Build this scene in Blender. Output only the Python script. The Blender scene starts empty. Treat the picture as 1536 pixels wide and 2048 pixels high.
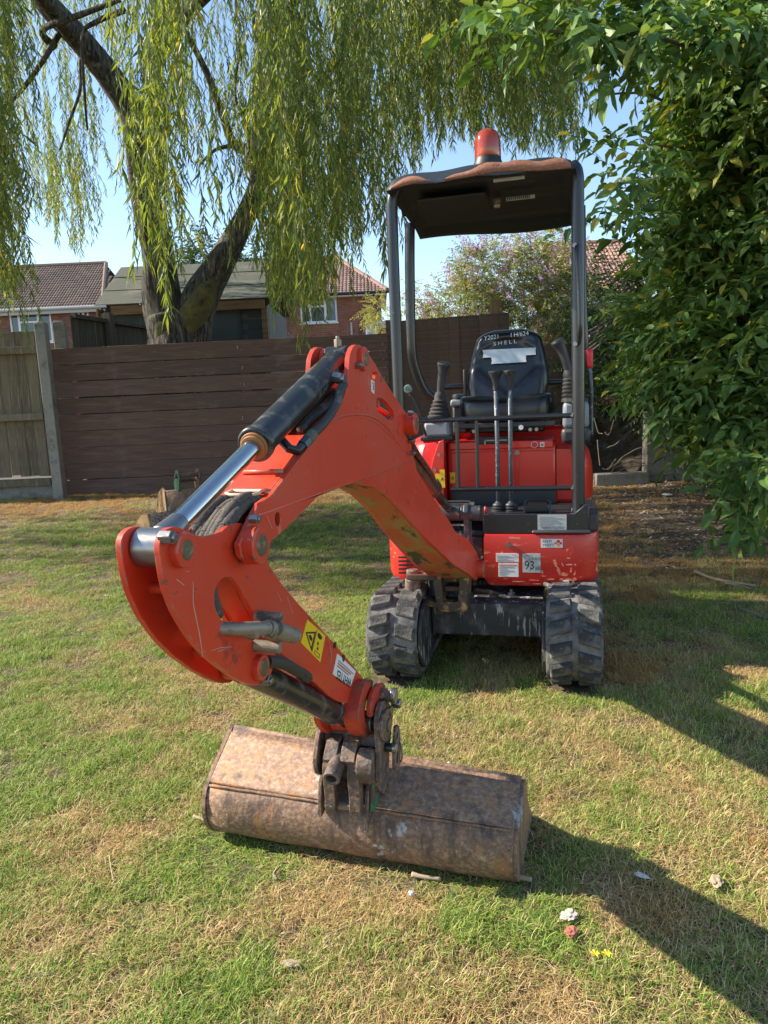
import bpy, bmesh, math, random
import numpy as np
from mathutils import Vector, Matrix
from mathutils.geometry import tessellate_polygon
random.seed(7); RNG = np.random.default_rng(7)
C = bpy.context.scene
rad = math.radians
# ---------------------------------------------------------------- camera
CAM = Vector((.359, -3.752, 1.255)); YAW, PIT, ROL = rad(14.272), rad(8.976), rad(-2.556)
FPX = 1465.0
fw = Vector((-math.sin(YAW)*math.cos(PIT), math.cos(YAW)*math.cos(PIT), -math.sin(PIT)))
r0 = Vector((math.cos(YAW), math.sin(YAW), 0)); u0 = r0.cross(fw)
cr = r0*math.cos(ROL)+u0*math.sin(ROL); cu = -r0*math.sin(ROL)+u0*math.cos(ROL)
cam = bpy.data.cameras.new('camera'); cam_o = bpy.data.objects.new('camera', cam); C.collection.objects.link(cam_o)
mw = Matrix((cr, cu, -fw)).transposed().to_4x4(); mw.translation = CAM; cam_o.matrix_world = mw
cam.sensor_fit = 'VERTICAL'; cam.sensor_height = 36; cam.sensor_width = 27; cam.lens = FPX/2048*36
cam.clip_end = 400; cam.clip_start = .05; C.camera = cam_o
# ---------------------------------------------------------------- sky and sun
SUN = Vector((-1.45, -.12, 1.0)).normalized()
W = bpy.data.worlds.new('World'); C.world = W; W.use_nodes = True
nt = W.node_tree; sky = nt.nodes.new('ShaderNodeTexSky'); sky.sky_type = 'NISHITA'; sky.sun_disc = False
sky.sun_elevation = math.asin(SUN.z); sky.sun_rotation = math.atan2(SUN.x, SUN.y)
sky.altitude = 50; sky.air_density = 1.0; sky.dust_density = .15; sky.ozone_density = 1.8
bgn = nt.nodes['Background']; nt.links.new(sky.outputs[0], bgn.inputs[0]); bgn.inputs[1].default_value = .125
sl = bpy.data.lights.new('sun', 'SUN'); sl.energy = 4.9; sl.angle = rad(.53); sl.color = (1, .91, .77)
so = bpy.data.objects.new('sun', sl); C.collection.objects.link(so); so.rotation_euler = SUN.to_track_quat('Z', 'Y').to_euler()
so.location = (-12, -4, 10)
C.view_settings.view_transform = 'Standard'; C.view_settings.look = 'None'; C.view_settings.gamma = 1
C.view_settings.use_curve_mapping = False; C.view_settings.exposure = 1.16
# ---------------------------------------------------------------- helpers
def fold(v): return v if isinstance(v, (tuple, list)) else (v, v, v)
def link(o, parent=None, root=None):
    C.collection.objects.link(o)
    if parent is not None:
        o.parent = parent
    return o
def empty(name, label, cat, loc=(0,0,0), rz=0, group=None):
    o = bpy.data.objects.new(name, None); C.collection.objects.link(o)
    o.location = loc; o.rotation_euler = (0, 0, rz); o.empty_display_size = .2
    o['label'] = label; o['category'] = cat
    if group: o['group'] = group
    return o
def tag(o, label=None, cat=None, group=None, kind=None):
    if label: o['label'] = label
    if cat: o['category'] = cat
    if group: o['group'] = group
    if kind: o['kind'] = kind
    return o
def mesh(name, V, F, mat, parent=None, smooth=False, bevel=0, seg=2, sub=0, attrs=None, angle=40):
    me = bpy.data.meshes.new(name); me.from_pydata([tuple(v) for v in V], [], [tuple(f) for f in F]); me.update()
    if attrs:
        for k, (dom, vals) in attrs.items():
            a = me.attributes.new(k, 'FLOAT', dom); a.data.foreach_set('value', np.asarray(vals, 'f'))
    return fin(name, me, mat, parent, smooth, bevel, seg, sub, angle)
def fin(name, me, mat, parent=None, smooth=False, bevel=0, seg=2, sub=0, angle=40):
    bm = bmesh.new(); bm.from_mesh(me)
    if len(bm.faces) < 30000: bmesh.ops.recalc_face_normals(bm, faces=bm.faces)
    bm.to_mesh(me); bm.free()
    if mat: me.materials.append(mat)
    o = bpy.data.objects.new(name, me); C.collection.objects.link(o)
    if parent is not None: o.parent = parent
    if smooth:
        me.polygons.foreach_set('use_smooth', [True]*len(me.polygons))
        if smooth == 'auto':
            try: me.set_sharp_from_angle(angle=rad(angle))
            except Exception: pass
    if bevel:
        m = o.modifiers.new('bevel', 'BEVEL'); m.width = bevel; m.segments = seg; m.limit_method = 'ANGLE'; m.angle_limit = rad(35)
        m.harden_normals = False
        if not smooth:
            me.polygons.foreach_set('use_smooth', [True]*len(me.polygons))
            try: me.set_sharp_from_angle(angle=rad(32))
            except Exception: pass
    if sub:
        m = o.modifiers.new('sub', 'SUBSURF'); m.levels = sub; m.render_levels = sub
    return o
def fastmesh(name, V, F, mat, parent=None, attrs=None, smooth=False):
    """numpy arrays: V (n,3), F (m,k)"""
    V = np.asarray(V, 'f'); F = np.asarray(F, 'i'); me = bpy.data.meshes.new(name)
    m, k = F.shape
    me.vertices.add(len(V)); me.vertices.foreach_set('co', V.ravel())
    me.loops.add(m*k); me.loops.foreach_set('vertex_index', F.ravel())
    me.polygons.add(m); me.polygons.foreach_set('loop_start', np.arange(m, dtype='i')*k)
    try: me.polygons.foreach_set('loop_total', np.full(m, k, 'i'))
    except Exception: pass
    me.update(calc_edges=True)
    if attrs:
        for kk, (dom, vals) in attrs.items():
            a = me.attributes.new(kk, 'FLOAT', dom); a.data.foreach_set('value', np.asarray(vals, 'f').ravel())
    me.polygons.foreach_set('use_smooth', np.full(m, bool(smooth)))
    if mat: me.materials.append(mat)
    o = bpy.data.objects.new(name, me); C.collection.objects.link(o)
    if parent is not None: o.parent = parent
    return o
class MB:
    """collects shapes for ONE part"""
    def __init__(s): s.V = []; s.F = []
    def add(s, V, F):
        n = len(s.V); s.V += [Vector(v) for v in V]; s.F += [tuple(i+n for i in f) for f in F]; return s
    def box(s, x0, x1, y0, y1, z0, z1, M=None, taper=0):
        V = [Vector(p) for p in ((x0,y0,z0),(x1,y0,z0),(x1,y1,z0),(x0,y1,z0),(x0,y0,z1),(x1,y0,z1),(x1,y1,z1),(x0,y1,z1))]
        if taper:
            cx, cy = (x0+x1)/2, (y0+y1)/2
            for i in range(4, 8): V[i].x = cx+(V[i].x-cx)*(1-taper); V[i].y = cy+(V[i].y-cy)*(1-taper)
        if M is not None: V = [M @ v for v in V]
        return s.add(V, [(0,3,2,1),(4,5,6,7),(0,1,5,4),(1,2,6,5),(2,3,7,6),(3,0,4,7)])
    def cyl(s, a, b, r, r2=None, n=20, hole=0):
        a, b = Vector(a), Vector(b); r2 = r if r2 is None else r2
        d = (b-a).normalized(); u = d.orthogonal().normalized(); w = d.cross(u)
        ring = lambda c, R: [c+(u*math.cos(t)+w*math.sin(t))*R for t in [2*math.pi*i/n for i in range(n)]]
        V = ring(a, r)+ring(b, r2); F = [(i, (i+1) % n, n+(i+1) % n, n+i) for i in range(n)]
        if hole:
            V += ring(a, hole)+ring(b, hole)
            F += [(2*n+i, 3*n+i, 3*n+(i+1) % n, 2*n+(i+1) % n) for i in range(n)]
            F += [(i, 2*n+i, 2*n+(i+1) % n, (i+1) % n) for i in range(n)]+[(n+i, n+(i+1) % n, 3*n+(i+1) % n, 3*n+i) for i in range(n)]
        else: F += [tuple(range(n))[::-1], tuple(range(n, 2*n))]
        return s.add(V, F)
    def tube(s, P, R, n=10, cap=True):
        P = [Vector(p) for p in P]; m = len(P); R = R if isinstance(R, (list, tuple)) else [R]*m
        t0 = (P[1]-P[0]).normalized(); u = t0.orthogonal().normalized(); V = []; F = []
        for i in range(m):
            t = (P[min(i+1, m-1)]-P[max(i-1, 0)]).normalized()
            u = (u-t*u.dot(t)).normalized(); w = t.cross(u)
            V += [P[i]+(u*math.cos(2*math.pi*k/n)+w*math.sin(2*math.pi*k/n))*R[i] for k in range(n)]
        for i in range(m-1):
            for k in range(n): F.append((i*n+k, i*n+(k+1) % n, (i+1)*n+(k+1) % n, (i+1)*n+k))
        if cap: F += [tuple(range(n))[::-1], tuple(range((m-1)*n, m*n))]
        return s.add(V, F)
    def prism(s, outer, fn0, fn1, holes=()):
        """polygon (with holes) in 2-D; fn0/fn1 map (x,y) to the two 3-D faces"""
        loops = [list(outer)]+[list(h) for h in holes]
        flat = [p for l in loops for p in l]; n = len(flat)
        tris = tessellate_polygon([[Vector((p[0], p[1], 0)) for p in l] for l in loops])
        V = [fn0(*p) for p in flat]+[fn1(*p) for p in flat]
        F = [tuple(t) for t in tris]+[tuple(i+n for i in t[::-1]) for t in tris]
        k = 0
        for l in loops:
            m = len(l); F += [(k+i, k+(i+1) % m, n+k+(i+1) % m, n+k+i) for i in range(m)]; k += m
        return s.add(V, F)
    def lathe(s, prof, c=(0,0,0), n=24, axis='Z'):
        V = []; F = []; m = len(prof); c = Vector(c)
        for i in range(n):
            a = 2*math.pi*i/n
            for r, z in prof:
                p = Vector((r*math.cos(a), r*math.sin(a), z))
                if axis == 'X': p = Vector((p.z, p.x, p.y))
                if axis == 'Y': p = Vector((p.x, p.z, p.y))
                V.append(p+c)
        for i in range(n):
            for j in range(m-1):
                a, b = i*m+j, ((i+1) % n)*m+j; F.append((a, b, b+1, a+1))
        F.append(tuple(i*m for i in range(n))); F.append(tuple(i*m+m-1 for i in range(n)))
        return s.add(V, F)
    def build(s, name, mat, parent=None, **k): return mesh(name, s.V, s.F, mat, parent, **k)
def smooth_path(P, k=4):
    P = [Vector(p) for p in P]; Q = []
    for i in range(len(P)-1):
        a, b, c, d = P[max(i-1, 0)], P[i], P[i+1], P[min(i+2, len(P)-1)]
        for j in range(k):
            t = j/k; Q.append(.5*((2*b)+(c-a)*t+(2*a-5*b+4*c-d)*t*t+(3*b-a-3*c+d)*t**3))
    return Q+[P[-1]]
def box_o(name, size, mat, parent, loc, rot=(0,0,0), bevel=.004, warp=0):
    x, y, z = size; b = MB().box(-x/2, x/2, -y/2, y/2, -z/2, z/2)
    if warp:
        for v in b.V: v += Vector((random.uniform(-1,1), random.uniform(-1,1), random.uniform(-1,1)))*warp
    o = b.build(name, mat, parent, bevel=bevel); o.location = loc; o.rotation_euler = rot; return o
def dup(o, parent, loc=None, rot=None, scale=None):
    c = o.copy(); C.collection.objects.link(c); c.parent = parent
    if loc is not None: c.location = loc
    if rot is not None: c.rotation_euler = rot
    if scale is not None: c.scale = scale
    return c
def text(name, s, size, mat, parent, loc, xd, yd, ext=.0003, align='LEFT', sx=1, shear=0):
    cu_ = bpy.data.curves.new(name, 'FONT'); cu_.body = s; cu_.size = size; cu_.extrude = ext; cu_.align_x = align; cu_.shear = shear
    cu_.resolution_u = 3
    t = bpy.data.objects.new(name, cu_); me = bpy.data.meshes.new_from_object(t); bpy.data.objects.remove(t)
    xd = Vector(xd).normalized(); yd = Vector(yd); yd = (yd-xd*yd.dot(xd)).normalized(); zd = xd.cross(yd)
    M = Matrix((xd*sx, yd, zd)).transposed().to_4x4(); M.translation = Vector(loc); me.transform(M)
    me.materials.clear(); me.materials.append(mat); me.name = name
    o = bpy.data.objects.new(name, me); C.collection.objects.link(o); o.parent = parent; return o
# background frame: t to the right of the camera, D away from it, both along the ground
def bg(t, D, z=0): return Vector((CAM.x, CAM.y, 0))+Vector((math.cos(YAW), math.sin(YAW), 0))*t+Vector((-math.sin(YAW), math.cos(YAW), 0))*D+Vector((0,0,z))
def tz(px, py, D):
    """design pixel (1536x2048) -> sideways offset and height at distance D"""
    d = fw+cr*((px-768)/FPX)-cu*((py-1024)/FPX)
    fh = Vector((-math.sin(YAW), math.cos(YAW), 0)); k = D/d.dot(fh)
    return (d*k).dot(Vector((math.cos(YAW), math.sin(YAW), 0))), CAM.z+d.z*k
def at(px, py, D):
    t, z = tz(px, py, D); return bg(t, D, z)
def gz(t, D):
    k = min(max((D-4.4)/3.8, 0), 1); k = k*k*(3-2*k); return .24*k
def noise2(x, y, seed=0, octv=4):
    x = np.asarray(x, float); y = np.asarray(y, float); r = np.zeros_like(x); amp = 1; tot = 0
    for o in range(octv):
        def h(i, j):
            n = np.sin(i*127.1+j*311.7+seed*74.7+o*13.3)*43758.5453; return n-np.floor(n)
        xi, yi = np.floor(x), np.floor(y); fx, fy = x-xi, y-yi; fx = fx*fx*(3-2*fx); fy = fy*fy*(3-2*fy)
        v = (h(xi,yi)*(1-fx)+h(xi+1,yi)*fx)*(1-fy)+(h(xi,yi+1)*(1-fx)+h(xi+1,yi+1)*fx)*fy
        r += v*amp; tot += amp; amp *= .5; x = x*2.03+5.1; y = y*2.03+1.7
    return r/tot
# ---------------------------------------------------------------- materials
def mat(name, base, rough=.5, metal=0, layers=(), bump=0, bscale=60, coat=0, spec=.5, vary=0, trans=0, obj_rand=0, island=0, stretch=None, edge=None):
    """layers: (colour, noise scale, threshold, softness, (sx,sy,sz) or None, roughness or None)"""
    m = bpy.data.materials.new(name); m.use_nodes = True; n = m.node_tree; L = n.links
    b = n.nodes['Principled BSDF']; b.inputs['Roughness'].default_value = rough; b.inputs['Metallic'].default_value = metal
    b.inputs['Specular IOR Level'].default_value = spec
    if coat: b.inputs['Coat Weight'].default_value = coat; b.inputs['Coat Roughness'].default_value = .08
    tc = n.nodes.new('ShaderNodeTexCoord')
    col = n.nodes.new('ShaderNodeRGB'); col.outputs[0].default_value = (*base, 1); cur = col.outputs[0]; rcur = None
    def ns(scale, st, det=6):
        t = n.nodes.new('ShaderNodeTexNoise'); t.inputs['Scale'].default_value = scale; t.inputs['Detail'].default_value = det; t.inputs['Roughness'].default_value = .62
        mp = n.nodes.new('ShaderNodeMapping'); mp.inputs['Scale'].default_value = st or (1,1,1)
        L.new(tc.outputs['Object'], mp.inputs[0]); L.new(mp.outputs[0], t.inputs['Vector']); return t.outputs['Fac']
    if vary:
        h = n.nodes.new('ShaderNodeHueSaturation'); mr = n.nodes.new('ShaderNodeMapRange'); mr.inputs['To Min'].default_value = 1-vary; mr.inputs['To Max'].default_value = 1+vary
        mr.inputs['From Min'].default_value = .3; mr.inputs['From Max'].default_value = .7
        L.new(ns(6, stretch), mr.inputs[0]); L.new(mr.outputs[0], h.inputs['Value']); L.new(cur, h.inputs['Color']); cur = h.outputs[0]
    if obj_rand or island:
        h = n.nodes.new('ShaderNodeHueSaturation'); mr = n.nodes.new('ShaderNodeMapRange'); a = obj_rand or island
        mr.inputs['To Min'].default_value = 1-a; mr.inputs['To Max'].default_value = 1+a
        if obj_rand: oi = n.nodes.new('ShaderNodeObjectInfo'); L.new(oi.outputs['Random'], mr.inputs[0])
        else: oi = n.nodes.new('ShaderNodeNewGeometry'); L.new(oi.outputs['Random Per Island'], mr.inputs[0])
        L.new(mr.outputs[0], h.inputs['Value']); L.new(cur, h.inputs['Color']); cur = h.outputs[0]
    for c, sc, th, so_, st, rg in layers:
        mr = n.nodes.new('ShaderNodeMapRange'); mr.inputs['From Min'].default_value = th; mr.inputs['From Max'].default_value = th+so_
        L.new(ns(sc, st), mr.inputs[0]); mx = n.nodes.new('ShaderNodeMix'); mx.data_type = 'RGBA'
        L.new(mr.outputs[0], mx.inputs[0]); L.new(cur, mx.inputs[6]); mx.inputs[7].default_value = (*c, 1); cur = mx.outputs[2]
        if rg is not None:
            mf = n.nodes.new('ShaderNodeMix'); L.new(mr.outputs[0], mf.inputs[0])
            if rcur is None: mf.inputs[2].default_value = rough
            else: L.new(rcur, mf.inputs[2])
            mf.inputs[3].default_value = rg; rcur = mf.outputs[0]
    if edge:
        bv = n.nodes.new('ShaderNodeBevel'); bv.samples = 4; bv.inputs['Radius'].default_value = .005; ge = n.nodes.new('ShaderNodeNewGeometry')
        dt = n.nodes.new('ShaderNodeVectorMath'); dt.operation = 'DOT_PRODUCT'; L.new(bv.outputs[0], dt.inputs[0]); L.new(ge.outputs['True Normal'], dt.inputs[1])
        mr = n.nodes.new('ShaderNodeMapRange'); mr.inputs['From Min'].default_value = .985; mr.inputs['From Max'].default_value = .93; L.new(dt.outputs['Value'], mr.inputs[0])
        m2 = n.nodes.new('ShaderNodeMapRange'); m2.inputs['From Min'].default_value = .47; m2.inputs['From Max'].default_value = .58; L.new(ns(45, None), m2.inputs[0])
        mu = n.nodes.new('ShaderNodeMath'); mu.operation = 'MULTIPLY'; L.new(mr.outputs[0], mu.inputs[0]); L.new(m2.outputs[0], mu.inputs[1])
        mx = n.nodes.new('ShaderNodeMix'); mx.data_type = 'RGBA'; L.new(mu.outputs[0], mx.inputs[0]); L.new(cur, mx.inputs[6]); mx.inputs[7].default_value = (*edge, 1); cur = mx.outputs[2]
    L.new(cur, b.inputs['Base Color'])
    if rcur is not None: L.new(rcur, b.inputs['Roughness'])
    if bump:
        bp = n.nodes.new('ShaderNodeBump'); bp.inputs['Strength'].default_value = bump; bp.inputs['Distance'].default_value = .01
        L.new(ns(bscale, stretch, 8), bp.inputs['Height']); L.new(bp.outputs[0], b.inputs['Normal'])
    m['cur'] = 0
    if trans:
        t = n.nodes.new('ShaderNodeBsdfTranslucent'); ms = n.nodes.new('ShaderNodeMixShader'); ms.inputs[0].default_value = trans
        g = n.nodes.new('ShaderNodeMix'); g.data_type = 'RGBA'; g.blend_type = 'MULTIPLY'; g.inputs[0].default_value = 1
        L.new(cur, g.inputs[6]); g.inputs[7].default_value = (1.7, 1.5, .6, 1); L.new(g.outputs[2], t.inputs[0])
        L.new(b.outputs[0], ms.inputs[1]); L.new(t.outputs[0], ms.inputs[2]); L.new(ms.outputs[0], n.nodes['Material Output'].inputs[0])
    return m
def leafmat(name, ramp, trans=.4, rough=.45, src='v', spec=.4):
    """colour picked along a ramp by the face attribute v (+ object random)"""
    m = bpy.data.materials.new(name); m.use_nodes = True; n = m.node_tree; L = n.links; b = n.nodes['Principled BSDF']
    b.inputs['Roughness'].default_value = rough; b.inputs['Specular IOR Level'].default_value = spec
    a = n.nodes.new('ShaderNodeAttribute'); a.attribute_name = src
    r = n.nodes.new('ShaderNodeValToRGB'); el = r.color_ramp.elements
    while len(el) < len(ramp): el.new(.5)
    for e, (p, c) in zip(el, ramp): e.position = p; e.color = (*c, 1)
    L.new(a.outputs['Fac'], r.inputs[0]); L.new(r.outputs[0], b.inputs['Base Color'])
    t = n.nodes.new('ShaderNodeBsdfTranslucent'); g = n.nodes.new('ShaderNodeMix'); g.data_type = 'RGBA'; g.blend_type = 'MULTIPLY'; g.inputs[0].default_value = 1
    L.new(r.outputs[0], g.inputs[6]); g.inputs[7].default_value = (1.6, 1.5, .55, 1); L.new(g.outputs[2], t.inputs[0])
    ms = n.nodes.new('ShaderNodeMixShader'); ms.inputs[0].default_value = trans
    L.new(b.outputs[0], ms.inputs[1]); L.new(t.outputs[0], ms.inputs[2]); L.new(ms.outputs[0], n.nodes['Material Output'].inputs[0])
    return m
RUST = (.16, .06, .025); TAN = (.45, .30, .17)
M_arm = mat('orange red arm paint', (.58, .040, .012), .40, edge=(.30,.17,.11), coat=.10, vary=.06, bump=.03, bscale=25,
            layers=[((.50,.062,.024), 3.5, .48, .25, None, .55), ((.30,.02,.01), 9, .64, .06, None, .6), ((.62,.19,.10), 16, .66, .10, (1,1,.5), .6), ((.13,.06,.03), 11, .645, .06, (1,1,1.6), .7), ((.10,.05,.03), 34, .68, .02, (1,1,2.5), .8), ((.60,.28,.18), 90, .70, .02, (.4,.4,2.5), .7), ((.10,.05,.03), 150, .73, .02, None, .8)])
M_armd = mat('grimy arm paint', (.46, .040, .014), .5, edge=(.12,.07,.045), layers=[((.10,.055,.035), 13, .50, .14, None, .7), ((.035,.025,.02), 20, .58, .08, None, .6)], bump=.12)
M_armin = mat('dirty arm underside', (.45, .09, .03), .7, layers=[((.30,.20,.07), 7, .45, .15, (2,1,1), .9), ((.06,.055,.03), 5, .56, .06, (3,1,.8), .9)], bump=.15)
M_red = mat('worn red body paint', (.58, .018, .012), .3, coat=.35, vary=.08, bump=.03, bscale=20,
            layers=[((.60,.16,.10), 30, .69, .02, (.6,1,1.6), .8), ((.50,.30,.18), 90, .72, .02, (2.2,1,.6), .85), ((.13,.05,.03), 30, .72, .03, None, .8)])
M_redworn = mat('scraped red body paint', (.55, .022, .014), .38, coat=.15, vary=.1,
            layers=[((.62,.20,.12), 22, .635, .02, (.45,1,1.9), .85), ((.58,.22,.13), 60, .655, .02, (.5,1,2.5), .85), ((.45,.30,.18), 9, .66, .03, (1.5,1,1), .9), ((.10,.05,.03), 35, .70, .03, None, .8)], bump=.08, bscale=60)
M_black = mat('black frame paint', (.012, .014, .017), .32, coat=.2, vary=.1, bump=.02, layers=[((.09,.095,.10), 60, .66, .03, None, .7), ((.30,.22,.15), 130, .74, .02, None, .8)])
M_darkst = mat('dark dusty steel', (.024, .023, .023), .6, layers=[((.12,.11,.10), 12, .50, .2, (1,1,.8), .9), ((.36,.35,.33), 38, .585, .06, (1.5,1,.22), .9)], bump=.2)
M_post = mat('dark bracket steel', (.03, .035, .042), .5, layers=[((.26,.16,.08), 22, .60, .06, None, .85), ((.12,.12,.12), 40, .6, .1, None, .8)], bump=.12)
M_brack = mat('rusty yellowed bracket steel', (.055, .035, .022), .7, layers=[((.34,.20,.08), 20, .54, .10, None, .9), ((.02,.02,.02), 12, .58, .08, None, .7)], bump=.25)
M_rubber = mat('dusty track rubber', (.050, .048, .046), .85, layers=[((.20,.19,.175), 9, .40, .24, None, .95), ((.30,.29,.26), 70, .62, .08, None, .95)], bump=.6, bscale=50, spec=.25)
M_lug = mat('worn tread lug rubber', (.045, .045, .044), .85, layers=[((.18,.165,.145), 11, .45, .22, None, .95), ((.24,.20,.15), 60, .63, .08, None, .95)], bump=.8, bscale=70, spec=.25)
M_bucket = mat('rusty bucket plate', (.17, .098, .06), .62, vary=.12, bump=.35, bscale=80, metal=.15,
            layers=[((.33,.215,.14), 75, .44, .22, (1,1,1.3), .7), ((.34,.155,.06), 16, .56, .10, (2,2,.5), .7), ((.36,.17,.07), 140, .60, .06, None, .8), ((.09,.06,.045), 8, .53, .14, (2.5,2.5,.6), .75), ((.36,.36,.35), 7, .655, .03, None, .5), ((.50,.36,.25), 110, .64, .05, (2,2,.25), .7), ((.05,.035,.03), 60, .68, .04, None, .8)])
M_rust = mat('worn coupler steel', (.105, .075, .06), .6, metal=.2, bump=.5, bscale=60, edge=(.30,.22,.17), layers=[((.24,.14,.085), 25, .50, .12, None, .8), ((.34,.24,.17), 70, .60, .06, None, .8), ((.03,.025,.02), 18, .6, .08, None, .5)])
M_green = mat('chipped green paint', (.02, .17, .07), .5, layers=[((.12,.07,.05), 22, .52, .04, None, .8), ((.05,.04,.03), 60, .6, .04, None, .8)], bump=.2)
M_chrome = mat('chrome rod', (.48, .50, .49), .17, 1, bump=.01, layers=[((.45,.43,.38), 80, .66, .06, None, .4)])
M_steel = mat('bare steel', (.26, .26, .26), .32, .9, layers=[((.22,.16,.1), 40, .6, .1, None, .6)])
M_cyl = mat('black cylinder paint', (.014, .015, .015), .33, coat=.2, bump=.03, layers=[((.075,.075,.07), 24, .52, .12, None, .6), ((.20,.18,.13), 90, .68, .03, None, .8)])
M_cylbr = mat('oily brown cylinder paint', (.045, .03, .02), .35, coat=.3, layers=[((.10,.06,.03), 15, .5, .1, None, .5)])
M_brass = mat('greasy pin end', (.15, .12, .07), .45, .5, layers=[((.25,.22,.15), 50, .55, .1, None, .6)])
M_fit = mat('dusty brass fitting', (.26, .22, .16), .5, .4, layers=[((.09,.08,.07), 25, .55, .1, None, .8)], bump=.2)
M_hose = mat('rubber hose', (.035, .032, .028), .6, layers=[((.12,.105,.085), 30, .55, .1, None, .8)], bump=.15)
M_hsl = mat('woven hose sleeve', (.075, .062, .05), .8, layers=[((.16,.14,.12), 80, .55, .1, None, .9)], bump=.4, bscale=200)
M_grey = mat('grey console plastic', (.17, .185, .205), .5, vary=.06, bump=.03)
M_dgrey = mat('dark grey plastic', (.03, .031, .033), .5, bump=.06)
M_boot = mat('dusty rubber boot', (.022, .021, .020), .7, layers=[((.055,.048,.04), 40, .5, .15, None, .9)])
M_vinyl = mat('black seat vinyl', (.008, .009, .011), .30, bump=.04, bscale=150, coat=.1)
M_tape = mat('pale duct tape', (.50, .56, .60), .4, layers=[((.38,.44,.48), 20, .55, .1, (.3,1,3), None)])
M_lever = mat('scuffed lever steel', (.07, .085, .10), .45, layers=[((.42,.43,.44), 120, .60, .03, (1,1,.5), .8)])
M_redpl = mat('red plastic', (.60, .02, .03), .4)
M_beacon = mat('amber red beacon lens', (.50, .070, .022), .12, coat=.5, vary=.1, stretch=(8,8,.1)); M_beacon.node_tree.nodes['Principled BSDF'].inputs['Transmission Weight'].default_value = .45
M_beacin = mat('beacon reflector', (.75, .25, .16), .25, .4)
M_roof = mat('canopy plastic', (.014, .020, .026), .5, coat=.15, vary=.1, bump=.06, layers=[((.08,.07,.06), 30, .64, .06, None, .8)])
M_lipo = mat('canopy worn brown lip', (.25, .10, .055), .8, bump=.3, bscale=90, layers=[((.34,.16,.10), 40, .5, .15, (1,1,3), .9), ((.10,.05,.035), 24, .62, .05, None, .8)])
M_white = mat('white sticker', (.70, .71, .69), .4, layers=[((.45,.43,.38), 60, .62, .05, None, .6)])
M_silver = mat('silver grey plate', (.42, .45, .44), .4, layers=[((.30,.31,.29), 60, .58, .08, None, .6)])
M_yellow = mat('yellow warning sticker', (.78, .52, .015), .4, layers=[((.35,.24,.05), 60, .66, .04, None, .6)])
M_ink = mat('black ink', (.012, .012, .012), .5); M_inkr = mat('red ink', (.55, .03, .02), .5); M_inko = mat('orange ink', (.75, .25, .02), .5)
M_chalk = mat('chalk marking', (.55, .58, .58), .9); M_inkg = mat('faded grey ink', (.25,.25,.25), .6)
# ================================================================ THE EXCAVATOR
EX = empty('mini_excavator', 'orange red tracked mini excavator with black canopy and amber beacon', 'excavator')
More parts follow.
